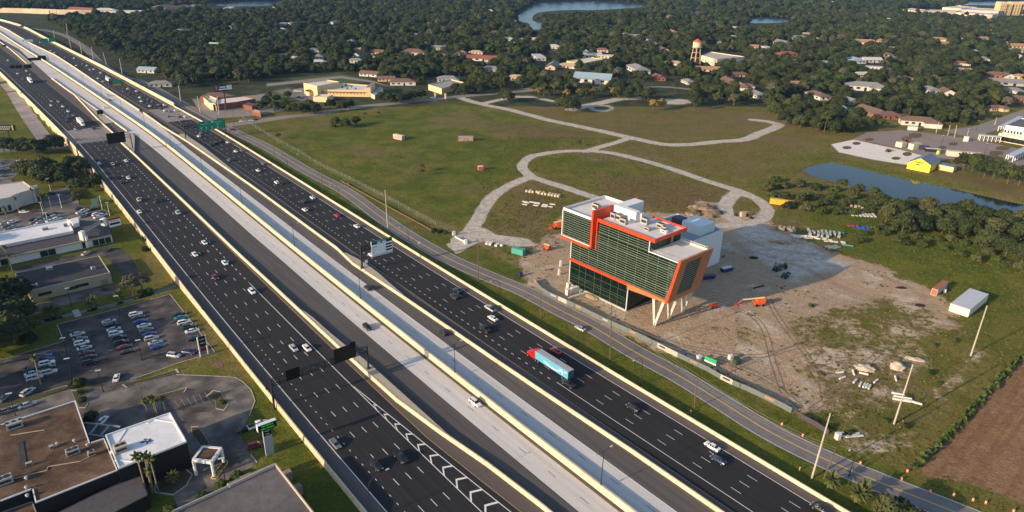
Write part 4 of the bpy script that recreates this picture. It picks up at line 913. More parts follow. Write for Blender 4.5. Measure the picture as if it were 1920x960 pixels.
for i in range(4): tproto(f'oak{i}', 'broadleaf_tree', crown(10+i, 5.4+.3*i, 7.0-.3*i, 2.4, 11, 95), LEAF, trunk(i, 7))
tproto('oakb', 'broadleaf_tree', crown(31, 5.0, 7.2, 2.4, 10, 95), LEAFB, trunk(5, 7)); tproto('oako', 'broadleaf_tree', crown(32, 4.8, 7.0, 2.8, 10, 90, .7), LEAFO, trunk(6, 7.5))
tproto('tall', 'tall_pine_tree', crown(41, 3.6, 8.5, 5.5, 9, 90, .6), LEAF, trunk(8, 12, .3, 5, 2)); tproto('moss', 'mossy_tree', crown(43, 4.6, 6.5, 3, 10, 80, .6, .6), LEAFG, trunk(9, 8))
tproto('yel', 'yellow_tree', crown(51, 3.4, 5.2, 1.8, 8, 80, .55), LEAFY, trunk(10, 5, .2, 4, 2)); tproto('thin', 'thin_tree', crown(52, 2.2, 3.6, 1.4, 5, 60, .4, .5), LEAFO, trunk(11, 4, .12, 4, 1.4))
tproto('bush', 'bush', crown(61, 2.6, 2.6, -.4, 7, 70, .42), LEAF, trunk(12, 1, .1, 2, .6)); tproto('bushb', 'bush', crown(62, 2.4, 2.4, -.4, 7, 70, .42), LEAFB, trunk(13, 1, .1, 2, .6)); tproto('busho', 'bush', crown(63, 2.8, 3.2, -.3, 7, 70, .45), LEAFO, trunk(13, 1, .1, 2, .6))
for i, (h_, fl) in enumerate([(8.5, 2.0), (6, 2.1), (10.5, 2.0)]):
    a_, b_ = palm(70+i, h_*1.05, 15, fl*.78); TP[f'palm{i}'] = ('palm_tree', a_.mesh('palm_crown', PALM), b_.mesh('palm_trunk', PBARK))
a_, b_ = palm(80, 2.6, 34, 2.5, .28); TP['sabal'] = ('low_palm', a_.mesh('low_palm_crown', PALM), b_.mesh('low_palm_trunk', PBARK))
def bare(seed=1):
    r = random.Random(seed); q = MB(); q.tube((0, 0, -.3), (0, 0, 6), .25, .12, 6)
    for i in range(26):
        a = r.uniform(0, 6.3); z = r.uniform(2.5, 6); L = r.uniform(1.5, 3.4); e = Vector((math.cos(a)*L, math.sin(a)*L, z+L*.9)); q.tube((0, 0, z), e, .07, .02, 4)
        for k in range(3): q.tube(Vector((0, 0, z)).lerp(e, .6), e+rndvec(r)*1.2, .03, .01, 3)
    return q
TP['bare'] = ('bare_tree', None, bare().mesh('bare_branches', mat('grey_bark', (.20, .15, .12), .95, .2, 2)))
TREES = []
def tree(key, px, py, sc=1.0, label=None, group=None, P=None, rz=None):
    nm, cm, tm = TP[key]; P = gp(px, py) if P is None else P; P = Vector((P[0], P[1], P[2]-.1)); r = empty(nm, P, rnd.uniform(0, 6.28) if rz is None else rz, label=label, cat='bush' if 'bush' in nm else 'tree', group=group)
    sc = sc*rnd.uniform(.93, 1.07); r.scale = (sc, sc*rnd.uniform(.92, 1.08), sc*rnd.uniform(.94, 1.08))
    if cm: link('crown', cm, r)
    link('trunk', tm, r); TREES.append(r); return r
def trow(key, pts, sc, lab, group):
    for i, p in enumerate(pts):
        k = key if isinstance(key, str) else key[i % len(key)]; s_ = sc*(p[2] if len(p) > 2 else 1)
        tree(k, p[0], p[1], s_, lab % ordn(i), group)
ox = ['oak0','oak2','oak1','oak3']
trow(ox, [(8,285),(22,288),(38,290),(52,289),(68,292),(82,288),(96,285),(106,282)], 1.2, 'dark street tree by the cross street left of the highway, %s from the left', 'street trees left of the highway')
trow(['oakb','oak1','oako'], [(150,322),(138,328),(158,332)], 1.25, 'green tree between palms and the retaining wall, %s of three', 'trees by the retaining wall')
trow(['oak0','oak3','oak2','oak1','oak0','oak2','oak3'], [(66,338),(50,332),(80,345),(98,352),(112,340),(125,350),(88,330)], 1.25, 'dark tree in the wooded clump behind the white showroom, %s of the clump', 'clump behind the showroom')
trow(['oako','busho','oako','bush','oak2'], [(145,362),(158,372),(150,385),(165,352),(180,352)], .9, 'olive tree on the slope beside the dealer car park, %s of the slope trees', 'trees beside the dealer car park')
trow('palm1', [(125,338),(132,345),(164,340)], 1.1, 'palm in front of the wooded clump near the wall, %s from the left', 'palms by the wall')
trow(['palm0','palm0','palm0','palm0','palm0','palm0'], [(36,399),(66,384),(82,392),(98,395),(16,420),(30,362)], .95, 'palm at the white showroom car park, %s of its row', 'palms round the showroom')
trow(['palm0','palm0'], [(24,510),(18,500)], 1.0, 'palm at the left end of the black-roofed building, %s of two', 'palms left of the black roof')
trow(['oak2','oak0','oak3','oak1','oak0','bush','oak2'], [(20,600),(40,618),(5,625),(30,645),(8,580),(55,640),(30,575)], 1.35, 'dark green tree in the large clump at the left edge, %s of the clump', 'trees at the left edge')
trow(['moss','moss'], [(250,552),(268,548)], .9, 'grey green mossy tree between drive and wall, %s of two', 'mossy trees')
trow(['sabal'], [(100,592),(88,592),(112,592),(176,575),(168,580),(225,562)], 1.0, 'low palmetto clump along the ditch, %s along it', 'palmettos along the ditch')
trow(['bush','bushb','bush'], [(267,552),(280,548),(272,470)], .8, 'bush by the curved drive beside the wall, %s of three', 'bushes by the drive')
trow(['sabal','sabal'], [(270,458),(205,400)], .9, 'low palm beside the retaining wall, %s of two', 'low palms beside the wall')
trow('palm0', [(77,722)], 1.15, 'single palm in the parking lot, %s of the lot', None)
trow('bush', [(145,724),(172,786)], 1.1, 'round clipped dark shrub, %s down the drive', 'round clipped shrubs')
trow(['bushb','bush','bushb'], [(150,738),(156,752),(418,756)], .55, 'low shrub in a kerbed bed, %s of three', 'shrubs in kerbed beds')
trow(['palm1','palm1','palm1','palm1'], [(279,783),(293,780),(296,782),(311,775)], 1.0, 'palm behind the white roof, %s from the left', 'palms behind the white roof')
trow(['palm2','palm2','palm1','palm2'], [(276,928),(286,926),(288,922),(298,925)], 1.08, 'tall palm in front of the black wall, %s from the left', 'tall palms before the black wall')
trow(['bushb','bushb','bushb','bushb','sabal'], [(415,912),(445,895),(380,935),(318,960),(325,905)], .8, 'leafy shrub along the grey roofed building, %s of the shrubs', 'shrubs by the grey roof')
trow(['sabal','sabal','sabal'], [(1558,915),(1618,935),(1607,940)], 1.15, 'low fan palm on the verge at the bottom right, %s from the left', 'fan palms on the verge')
trow(['oako','oak2','oako'], [(1655,985),(1680,990),(1705,1000)], .8, 'bushy tree at the bottom edge beside the frontage road, %s from the left', 'trees at the bottom edge')
# hedge of trees by the pond (right)
hd = [(1448,368),(1470,372),(1500,378),(1520,372),(1545,385),(1560,372),(1585,385),(1600,372),(1620,388),(1640,380),(1660,392),(1470,352),(1500,350),(1455,340),(1530,355),(1565,358),(1480,390),(1510,396),(1540,400),(1570,400),(1600,402),(1630,400),(1440,356),(1580,345),(1610,358),(1640,362)]
trow(['bushb','bush','busho','bushb','bush'], hd, 1.65, 'bushy growth between the rubble yard and pond, %s counted from the left side', 'bushes before the pond')
hb = [(1700,430),(1722,438),(1745,425),(1765,440),(1790,430),(1810,445),(1835,435),(1860,450),(1885,445),(1910,460),(1680,412),(1705,402),(1735,408),(1775,415),(1805,412),(1840,418),(1875,425),(1905,435),(1850,470),(1885,480),(1915,490),(1690,440),(1660,418),(1650,395),(1930,455),(1945,480),(1960,440)]
trow(['oak2','oak0','oako','oak3','oak1'], hb, 1.15, 'tree in the dense belt on the near side of the pond, %s of the belt', 'tree belt before the pond')
trow(['bush','busho','bushb'], [(1660,440),(1680,455),(1640,430),(1700,460),(1730,462),(1770,468),(1800,480),(1830,490),(1620,440),(1610,455),(1655,428),(1675,432),(1698,440),(1715,448),(1738,450),(1758,452),(1782,452),(1805,458),(1828,456),(1850,478),(1868,488),(1888,498),(1908,505),(1925,512),(1690,425),(1725,430),(1760,432),(1795,436),(1830,438)], 1.2, 'low bush in front of the pond tree belt, %s of the bushes', 'bushes before the tree belt')
trow(['oak0','oak2','oak1','oak3','oak0','oak2'], [(1805,320),(1822,322),(1845,332),(1862,335),(1888,345),(1910,348)], 1.35, 'spreading tree behind the yellow building yard, %s from the left', 'trees right of the yellow building')
# field and roadside trees
trow(['oak1','oak2','oak0'], [(630,238),(648,240),(668,235)], .85, 'round bushy tree in the near field corner, %s from the left', 'trees at the field corner')
trow(['bushb','thin','thin','thin','thin'], [(626,238),(685,220),(710,218),(790,330),(1086,275)], 1.0, 'small thin tree standing alone in the field, %s of five', 'small field trees')
trow('thin', [(522,262),(792,322)], 1.15, 'thin tree by the field fence, %s of two', 'thin trees by the fence')
trow(ox, [(490,208),(500,205),(515,210),(535,208),(550,212),(565,215),(580,208),(590,213),(620,205),(640,208),(655,205)], 1.0, 'street tree along the cross street before the tan school, %s from the left', 'street trees before the tan school')
trow(ox, [(715,192),(728,194),(740,192),(752,194),(764,191),(776,189),(790,187)], 1.0, 'dark street tree in the row right of the tan school, %s from the left', 'tree row right of the tan school')
trow(['oak3','oak0','oako','oak2'], [(498,195),(520,192),(505,188),(540,185)], .8, 'tree between red brick shops and tan school, %s of four', 'trees left of the tan school')
trow(['palm1']*5, [(643,176),(652,178),(660,174),(668,178),(650,172)], 1.0, 'palm in the tan school courtyard, %s of five', 'school palms')
trow(ox, [(855,176),(868,178),(880,172),(900,176),(920,174),(935,172),(945,190),(952,192)], 1.15, 'roadside tree near the small tan church, %s from the left', 'trees near the tan church')
trow(['yel','oako','yel','oako','yel','yel','oak0','yel','oako','yel'], [(1010,180),(1020,182),(1030,182),(1045,176),(1062,184),(1085,182),(1095,186),(1110,182),(1130,180),(1150,180)], 1.3, 'tree in the yellowing row behind the pale track, %s from the left', 'yellowing tree row')
trow(['oak1','oak3','oak2','oak0','oak3'], [(1055,205),(1065,208),(1075,212),(1160,185),(1180,186)], 1.35, 'dark tree beside the ruined cul de sac, %s of five', 'trees beside the cul de sac')
trow(['oak0','oak2','moss'], [(1200,188),(1215,190),(1208,186)], 1.3, 'tree right of the pale gravel patch, %s of three', 'trees by gravel patch')
trow('yel', [(1225,208),(1240,205)], 1.5, 'yellow tree standing in the field, %s of two', 'yellow field trees')
trow(['tall','oak3','oak1','tall'], [(1298,195),(1305,198),(1312,192),(1303,188)], 1.25, 'dark tree in the tall group at the far field edge, %s of four', 'tall group at field edge')
trow('tall', [(1265,176),(1300,208)], 1.0, 'slim tree standing apart near the far field edge, %s of two', 'slim trees')
trow(['oako','oak0','oako','oak2','oako'], [(1345,195),(1360,193),(1375,198),(1390,195),(1400,190)], 1.25, 'olive tree left of the pale street at the field edge, %s of five', 'olive trees at field edge')
trow(['tall','oak3','oako','oak1','tall','oak2','oak0','oak1','tall','oak2','oak0'], [(1440,200),(1455,218),(1475,210),(1470,235),(1490,228),(1500,240),(1515,235),(1530,245),(1545,248),(1565,250),(1590,248)], 1.25, 'tree at the wooded corner right of the tracks, %s from the left', 'wooded corner trees')
trow(['bush','bush','bush','bush','bush','bush','bush','bush'], [(815,432),(822,437),(828,434),(835,438),(812,436),(1340,408),(1380,405),(1310,398)], .55, 'low bush on rough ground, %s counted from the left gate', 'low bushes')
trow(['bush','busho','bushb'], [(1408,410),(1520,575),(1760,720),(1745,700),(1790,640),(1700,745),(1560,800),(1590,815),(1660,790),(1700,800),(1750,650)], .5, 'weedy bush in the rubble yard, %s of the weeds', 'weedy bushes in the yard')
trow('sabal', [(1465,170),(1450,165)], 1.2, 'palm in the suburb, %s of two', 'suburb palms')
# ================================================================ SUBURB
RC = dict(brown=(.17,.105,.08), grey=(.22,.22,.22), red=(.25,.09,.07), white=(.50,.48,.45), tan=(.42,.33,.22), orange=(.34,.20,.13), blue=(.25,.35,.42), dark=(.08,.08,.09))
WC = dict(white=(.56,.54,.49), tan=(.55,.42,.26), brick=(.30,.13,.08), grey=(.42,.42,.42), yellow=(.62,.50,.18), peach=(.58,.43,.31))
ROOFM = mat('shingle_roof', (.2, .2, .2), .9, .15, .6, objcol=True, fine=(2, .12)); HWALL = mat('stucco_wall', (.6, .6, .6), .85, .06, .8, objcol=True); WIN = mat('house_window', (.02, .025, .03), .15, .05, 1, spec=.6); EAVE = mat('white_eave', (.66, .65, .62), .7, .05, 1)
def house_meshes(kind):
    h = 2.9; L, D = (15, 9.5) if kind != 'ell' else (16, 9); o = .6; rh = 2.3
    wq = MB(); wq.prism([(-L/2, -D/2), (L/2, -D/2), (L/2, D/2), (-L/2, D/2)], -.3, h)
    rq = MB(); e = h-.02
    if kind == 'gable':
        wq.add([(-L/2, -D/2, h), (-L/2, D/2, h), (-L/2, 0, h+rh)], [(0, 2, 1)]); wq.add([(L/2, -D/2, h), (L/2, D/2, h), (L/2, 0, h+rh)], [(0, 1, 2)])
        rq.add([(-L/2-o, -D/2-o, e-.2), (L/2+o, -D/2-o, e-.2), (L/2+o, 0, h+rh+.12), (-L/2-o, 0, h+rh+.12), (-L/2-o, D/2+o, e-.2), (L/2+o, D/2+o, e-.2)], [(0, 1, 2, 3), (3, 2, 5, 4)])
        rq.add([(-L/2-o, -D/2-o, e-.35), (L/2+o, -D/2-o, e-.35), (L/2+o, 0, h+rh-.03), (-L/2-o, 0, h+rh-.03), (-L/2-o, D/2+o, e-.35), (L/2+o, D/2+o, e-.35)], [(3, 2, 1, 0), (4, 5, 2, 3)])
    elif kind == 'flat': rq.prism([(-L/2-.2, -D/2-.2), (L/2+.2, -D/2-.2), (L/2+.2, D/2+.2), (-L/2-.2, D/2+.2)], h+.01, h+.5)
    else:
        r2 = L/2-D/2*.9
        rq.add([(-L/2-o, -D/2-o, e), (L/2+o, -D/2-o, e), (L/2+o, D/2+o, e), (-L/2-o, D/2+o, e), (-r2, 0, h+rh), (r2, 0, h+rh)], [(0, 1, 5, 4), (1, 2, 5), (2, 3, 4, 5), (3, 0, 4), (3, 2, 1, 0)])
        if kind == 'ell':
            rq.add([(L/2-7-o, -D/2-5-o, e+.01), (L/2+o+.01, -D/2-5-o, e+.01), (L/2+o+.01, 0, e+.01), (L/2-7-o, 0, e+.01), (L/2-3.5, -D/2-1.5, h+rh-.2), (L/2-3.5, 0, h+rh-.2)], [(0, 1, 4), (1, 2, 5, 4), (3, 0, 4, 5)]); wq.prism([(L/2-7, -D/2-5), (L/2-.01, -D/2-5), (L/2-.01, -D/2-.01), (L/2-7, -D/2-.01)], -.3, h-.01)
    win = MB(); win.box((0, 0, 0), (1.5, .08, 1.2)); gar = MB(); gar.box((0, 0, 0), (3.0, .08, 2.2)); dr = MB(); dr.box((0, 0, 0), (1.0, .08, 2.1))
    return wq.mesh('wall', HWALL), rq.mesh('roof', ROOFM), win.mesh('window', WIN), gar.mesh('garage_door', EAVE), dr.mesh('door', WIN), L, D
HM = {k: house_meshes(k) for k in ('hip', 'gable', 'ell', 'flat')}
HOUSES = []; CLEAR = []
def house(kind, roof, wall, px, py, sc=1.0, rz=None, sx=1.0, label=None, far=None):
    P = gp(px, py+1.5); wm, rm, wi, ga, dr, L, D = HM[kind]; rz = rnd.choice([-.15, .1, .25, -.3, 1.35, -1.4]) if rz is None else rz
    r = empty('house', P, rz); r.scale = (sc*sx, sc, sc)
    link('wall', wm, r, color=WC[wall]); link('roof', rm, r, color=RC[roof])
    ysd = -D/2-.03
    if P.y < 1500:
        xs = (-5.6, -2.4, 4.6) if kind != 'ell' else (-6, -3.2)
        for x in xs: link('window', wi, r, (x, ysd, 1.6))
        link('door', dr, r, (-.4 if kind == 'ell' else .8, ysd, 1.05))
        if kind == 'ell': link('garage_door', ga, r, (L/2-3.4, -D/2-5.03, 1.1))
        for x in (-4, 3): link('window', wi, r, (x, D/2+.03, 1.6))
        for y in (-2, 2): link('window', wi, r, (L/2+.03, y, 1.6), math.pi/2)
        link('window', wi, r, (-L/2-.03, 0, 1.6), math.pi/2)
    HOUSES.append((px, roof, wall, kind, r, label)); CLEAR.append((P.x, P.y, 10*sc*max(1, sx))); return r
H_ = [  # roof, wall, px, py, scale, stretch
 ('white','white',531,46,1.2,1.3),('white','white',545,45,1,1),('tan','peach',570,45,1.1,1.3),('white','white',588,44,1,1.2),('white','white',625,43,1.1,1.3),('red','white',805,47,1.3,1.7),('white','white',857,43,1.1,1.3),('white','white',951,75,1.2,1),('white','white',597,118,1.0,1.3),('tan','tan',671,94,.9,.8),('brown','peach',776,102,1.7,1.3),('grey','white',822,92,1.2,1.2),('orange','tan',860,101,1.0,1.2),('grey','white',668,116,1.1,1.3),('brown','white',694,141,1.1,1.3),('brown','white',756,157,1.25,1.4),('brown','tan',725,150,1,1.2),('grey','grey',840,151,1.2,1.2),('grey','white',921,132,1.2,1.2),('red','white',905,112,1.3,2.0),('red','white',920,114,1,1),('grey','white',948,105,1.1,1.2),('white','white',914,22,1.3,1.5),('white','white',928,24,1,1.2),('white','white',946,29,1,.8),
 ('white','white',198,22,1.8,1.8),('red','tan',155,21,1.8,2.2),('white','white',256,23,1.6,2.6),('orange','tan',308,15,1.8,2.4),('orange','tan',322,19,1.8,1.6),('orange','tan',345,15,1.8,2.0),('white','white',360,16,1.5,1.3),('orange','tan',372,13,1.6,2),('white','white',430,17,1.6,2),('white','white',403,86,1.1,.9),('white','white',476,51,1.1,1.1),('grey','white',345,60,1.2,1.5),('grey','white',425,53,1,1.3),('grey','white',405,53,1,1),('blue','white',279,134,1.15,1.2),('grey','grey',303,160,1.1,1.3),
 ('white','white',966,42,1.1,1),('white','white',963,83,1.2,1),('white','white',979,76,1,.8),('tan','tan',1002,75,1,.8),('white','white',1010,109,1.3,1.9),('grey','peach',1036,126,1.3,1.8),('tan','tan',1066,125,1.1,1.4),('tan','tan',970,149,1.2,1.3),('blue','white',1112,153,2.0,1.3),('grey','white',1174,68,1.4,1.3),('grey','white',1188,70,1.3,1.2),('brown','white',1203,73,1.2,1.2),('grey','white',1219,81,1.3,1.2),('brown','tan',1257,33,1.4,1.4),('white','white',1310,25,1.3,1.5),('tan','tan',1210,34,1,1),('white','white',1326,32,1,1),('orange','peach',1288,40,1.3,1.2),('grey','peach',1338,44,1.3,1.2),('white','white',1371,53,1.5,2.2),('orange','peach',1261,62,1.3,1.2),('blue','white',1093,98,1.0,1.2),('white','white',1135,107,1.2,1.2),('white','white',1110,106,1.2,1.4),('grey','white',1196,133,1.7,1.7),('red','brick',1234,148,1.15,1.1),('tan','white',1258,122,1.3,1.3),('grey','white',1290,155,1.0,1.2),('orange','peach',1328,132,1.15,1.8),('brown','tan',1384,142,1.1,1.4),('brown','peach',1370,157,1.3,1.6),('brown','white',1396,166,1.1,1.2),('grey','white',1418,180,1.2,1.5),('orange','tan',1412,89,1.1,.9),('white','white',1435,90,1.1,1),('grey','white',1350,82,1,1.2),
 ('orange','peach',1404,118,1,1),('orange','white',1388,122,.9,.8),
 ('grey','white',1466,82,1.4,1.6),('grey','white',1496,73,1.5,1.4),('tan','white',1511,66,1.2,1.2),('brown','peach',1528,77,1.1,1.1),('orange','white',1538,70,1,1),('brown','peach',1562,71,1.3,1.3),('red','brick',1474,104,1.4,1.4),('grey','grey',1537,119,1,1.2),('blue','white',1603,115,1.3,1.5),('orange','tan',1617,112,1,1),('white','white',1633,115,1.3,1.3),('brown','peach',1665,105,1.1,1),('grey','white',1668,112,1.1,1.2),('brown','white',1717,116,1.1,1),('white','white',1640,129,1.2,1.2),('white','white',1613,142,1.1,.9),('orange','white',1511,141,.8,.8),('orange','white',1488,159,1.0,.9),('grey','white',1622,167,1.7,1.5),('brown','white',1532,182,1.3,1.5),('grey','grey',1592,192,1.1,1),('grey','white',1742,172,1.3,1.0),('brown','white',1773,176,1.3,1.0),('tan','white',1806,136,1.3,1.2),('brown','brick',1865,143,1.3,1.2),('brown','white',1887,144,1.1,1.1),('orange','yellow',1912,146,1.1,1.1),('grey','grey',1892,158,1.4,2.2),('grey','white',1893,172,1.1,1.2),('brown','brick',1910,189,1.2,1.2),('brown','brick',1633,213,1.3,1.5),('brown','brick',1660,220,1.2,1.2),('grey','white',1584,210,1.0,1.2),('brown','tan',1863,205,1,1),('tan','peach',1805,204,.8,1),
 ('orange','tan',1618,81,1.5,1.4),('orange','tan',1632,79,1.2,1.2),('orange','tan',1652,78,1.1,1.3),('orange','tan',1757,75,1.3,1.3),('orange','tan',1770,75,1,1),('orange','peach',1768,84,1.3,1.1),('orange','tan',1843,73,1.2,1.2),('orange','yellow',1910,89,1.5,1.2),('grey','tan',1905,97,1.4,1.2),('white','white',1655,36,1.5,1.3),('white','white',1669,39,1,1),('white','white',1470,25,1.5,1.3),('orange','tan',1510,27,1.3,1.3),('orange','tan',1543,27,1.2,1.2),('white','white',1560,6,1.8,2.6),('white','white',1622,8,1.9,1.4),('white','white',1520,3,1.8,2.2),('tan','tan',1440,3,1.6,2),
 ('red','white',1800,120,1,1.2),('brown','white',1560,140,1,1),('brown','tan',1700,150,1,1.1),('grey','white',600,108,1.1,1.2),('brown','white',700,108,1,1.2),('brown','white',742,112,1,1.1),('grey','white',1046,78,1,1.2),('brown','white',1080,62,1.2,1.2),('grey','white',880,60,1.2,1.2),('brown','tan',1150,52,1.2,1.2)]
hk = ['hip', 'gable', 'ell', 'hip', 'gable']
for i, (rf, wl, px, py, sc, sx) in enumerate(H_): house('flat' if (rf == 'white' and i % 3 == 0) else hk[i % 5], rf, wl, px, py, sc, None, sx)
_hr = random.Random(77); _n = 0
while _n < 62:
    _x = _hr.uniform(490, 1910); _y = _hr.uniform(8, 112)
    if any(abs(_x-h[2]) < 26 and abs(_y-h[3]) < 9 for h in H_) or any(inpoly(np.array([_x]), np.array([_y]), L_)[0] for L_ in LAKES) or (_y > 150 and _x < 1440) or (_x > 1680 and _y < 50) or (1280 < _x < 1410 and 85 < _y < 135) or _y < 62 and 960 < _x < 1240 or (1380 < _x < 1520 and 25 < _y < 55) or _x < 780 and 125 < _y: continue
    _n += 1; H_.append((_hr.choice(['white','grey','grey','brown','tan','white','brown']), _hr.choice(['white','white','tan','peach']), _x, _y, _hr.uniform(.9, 1.2), _hr.uniform(.8, 1.5))); house(_hr.choice(hk), H_[-1][0], H_[-1][1], _x, _y, H_[-1][4], None, H_[-1][5])
house('ell', 'brown', 'white', 1722, 232, 1.35, -.25, 1.35)
# bigger buildings --------------------------------------------------
def bmass(name, corners, h, wallm, roofm, label, cat='building', par=.8, base=None, loc=None):
    """flat roofed block from ground corners (points near the ground)"""
    P = [Vector(c) for c in corners]; c0 = sum(P, Vector())/len(P); r = empty(name, c0, label=label, cat=cat); L = [(p.x-c0.x, p.y-c0.y) for p in P]
    q = MB(); q.prism(L, -.5, h); q.build('wall', wallm, r)
    ins = [(x*.97, y*.97) for x, y in L]; q = MB(); q.prism(ins, h+.01, h+.12); q.build('roof', roofm, r)
    q = MB(); n_ = len(L)
    for i in range(n_):
        a, b_ = Vector(L[i]), Vector(L[(i+1) % n_]); d = (b_-a); ln = d.length; d.normalize(); q = MB(); m_ = (a+b_)/2; ins_ = Vector((-d.y, d.x))*.2
        if ins_.dot(-m_) < 0: ins_ = -ins_
        q.box((m_.x+ins_.x*(1+.02*i), m_.y+ins_.y*(1+.02*i), h+par/2+.003*i), (ln-.3, .28, par), math.atan2(d.y, d.x)); q.build('parapet', wallm, r)
    return r
TANW = mat('tan_stucco', (.70, .52, .30), .85, .06, .5); SCHR = mat('white_school_roof', (.66, .60, .54), .7, .06, .3); TILE = mat('red_tile_roof', (.34, .13, .07), .9, .15, 1.2); BRICKW = mat('red_brick_wall', (.22, .085, .055), .9, .15, 1.5); STEELR = mat('blue_grey_metal_roof', (.22, .27, .34), .5, .06, .5); CRW = mat('cream_wall', (.72, .62, .44), .85, .06, .5)
def zt(px, py, z): return V3(g(px, py, z))
def onroof(pts, h): # roof outline picks at height h above ground -> ground corners
    return [Vector((zt(x, y, -1+h).x, zt(x, y, -1+h).y, -1)) for x, y in pts]
C_ = lambda x, y: (540+x*180/1920, 130+y*70/747)
def windows_on(r, a, b_, z, n_, size=(1.2, 1.4), m_=WIN, nm='window', off=.06):
    """row of windows along the wall from a to b (world), facing the side of the camera"""
    a, b_ = Vector(a), Vector(b_); d = b_-a; d.z = 0; ln = d.length; d.normalize(); nn = Vector((d.y, -d.x, 0)); rz = math.atan2(d.y, d.x); q = MB(); q.box((0, 0, 0), (size[0], .12, size[1])); me_ = q.mesh(nm, m_)
    for i in range(n_):
        p = a+d*ln*(i+.5)/n_+nn*off; link(nm, me_, r, (p.x-r.location.x, p.y-r.location.y, z), rz)
sch = onroof([C_(310,285),C_(580,355),C_(1030,265),C_(780,225)], 9.5); r = bmass('school_hall', sch, 9.5, TANW, SCHR, 'tan stucco school hall with white roof and arched porch', 'school')
windows_on(r, sch[0], sch[1], 7.4, 5, (.9, .9)); c0 = (sch[0]+sch[1])/2
q = MB(); q.box((0, 0, 0), (7, 4, 4)); o = q.build('porch', TANW, r, (c0.x-r.location.x-1, c0.y-r.location.y-1.6, 2), math.atan2((sch[1]-sch[0]).y, (sch[1]-sch[0]).x))
q = MB(); q.prism([(-4, -2.6), (4, -2.6), (4, 2.6), (-4, 2.6)], 4.1, lambda p: 4.2+1.8*(1-abs(p[0])/4)); q.add([(-4,-2.6,4.2),(0,-2.6,6),(0,2.6,6),(-4,2.6,4.2),(4,-2.6,4.2),(4,2.6,4.2)], [(0,1,2,3),(1,4,5,2)]); q.build('porch_roof', TILE, r, (c0.x-r.location.x-1, c0.y-r.location.y-1.6, 0), math.atan2((sch[1]-sch[0]).y, (sch[1]-sch[0]).x))
sw = onroof([C_(600,420),C_(1560,440),C_(1600,330),C_(1050,290),C_(850,345)], 5.5); r = bmass('school_wing', sw, 5.5, TANW, SCHR, 'long low tan school wing with tiled eave strip', 'school')
windows_on(r, sw[0], sw[1], 3.0, 14, (.8, .9)); q = MB(); d = sw[1]-sw[0]; q.box((0, 0, 0), (d.length, 1.6, .3)); q.build('tiled_eave', TILE, r, ((sw[0]+sw[1]).x/2-r.location.x, (sw[0]+sw[1]).y/2-r.location.y-.8, 4.6), math.atan2(d.y, d.x))
se = onroof([C_(1550,380),C_(1650,380),C_(1740,260),C_(1600,330)], 8.5); bmass('school_gatehouse', se, 8.5, TANW, STEELR, 'tall tan gable end block with blue grey metal roof at the school', 'school')
sx_ = onroof([C_(1660,490),C_(1730,520),C_(1900,380),C_(1840,350)], 4.0); bmass('school_canopy', sx_, 4.0, CRW, STEELR, 'low blue grey canopy roof right of the tan school', 'canopy', par=.15)
sp = onroof([C_(500,560),C_(780,580),C_(900,520),C_(620,520)], 3.6); bmass('school_front_wing', sp, 3.6, TANW, SCHR, 'low tan front wing of the school behind the street trees', 'school')
D_ = lambda x, y: (360+x*160/1707, 140+y*90/960)
rs = onroof([D_(420,620),D_(900,560),D_(1270,495),D_(1030,440),D_(540,490)], 4.5); r = bmass('brick_shop_row', rs, 4.5, BRICKW, SCHR, 'red brick shop row with long white roof by the junction', 'shop')
rs = onroof([D_(350,590),D_(480,615),D_(500,500),D_(340,440),D_(230,480)], 4.6); bmass('corner_shop', rs, 4.6, TANW, SCHR, 'white roofed corner shop with cream parapet beside the frontage road', 'shop', par=1.2)
rs = onroof([D_(160,440),D_(480,470),D_(860,425),D_(560,350),D_(330,360)], 4.2); bmass('brown_roof_shop', rs, 4.2, BRICKW, mat('brown_roof', (.20, .11, .08), .9, .1, .6), 'brown hipped roof shop behind the brick row', 'shop', par=.1)
rs = onroof([D_(1210,720),D_(1370,770),D_(1360,730),D_(1240,690)], 3.4); bmass('small_kiosk', rs, 3.4, BRICKW, SCHR, 'small square brick kiosk with white roof in front of the shops', 'kiosk', par=.4)
rs = onroof([D_(1000,600),D_(1200,640),D_(1320,600),D_(1100,560)], 3.6); bmass('drive_through', rs, 3.6, BRICKW, mat('dark_grey_roof', (.09, .09, .1), .9, .1, .6), 'dark flat roofed drive through annex beside the brick row', 'shop', par=.3)
# church / shops beyond the street
rs = onroof([(803,160),(828,168),(870,156),(845,150)], 4.5); bmass('tan_church', rs, 4.5, TANW, mat('grey_flat_roof', (.3, .29, .28), .9, .1, .5), 'small tan parapet building across the street from the field', 'building', par=1.0)
for (px, py) in ((816, 182), (835, 185)):
    q = MB(); q.box((0, 0, 2.2), (1.6, 1.6, 4.4)); q.box((0, 0, 4.6), (2.0, 2.0, .4)); q.build('gate_pillar', TANW, None, gp(px, py), .2, label='tan street gateway pillar, %s one' % ('left' if px < 820 else 'right'), cat='pillar', group='gateway pillars')
rs = onroof([(1062,115),(1087,121),(1131,112),(1108,108)], 5); r = bmass('yellow_shop_strip', rs, 5, mat('yellow_stucco', (.62, .47, .14), .85, .08, .5), SCHR, 'long pale yellow shopping strip with arcade', 'shop'); windows_on(r, rs[1], rs[2], 2.0, 8, (3.2, 3))
rs = onroof([(1315,105),(1345,113),(1396,107),(1372,104),(1345,100),(1333,98)], 8.5); r = bmass('big_tan_shed', rs, 8.5, CRW, mat('tan_metal_roof', (.46, .40, .34), .7, .05, .5), 'big cream hall with pale hipped roof beside the water tower', 'hall'); windows_on(r, rs[0], rs[1], 4, 5, (2, 1.6))
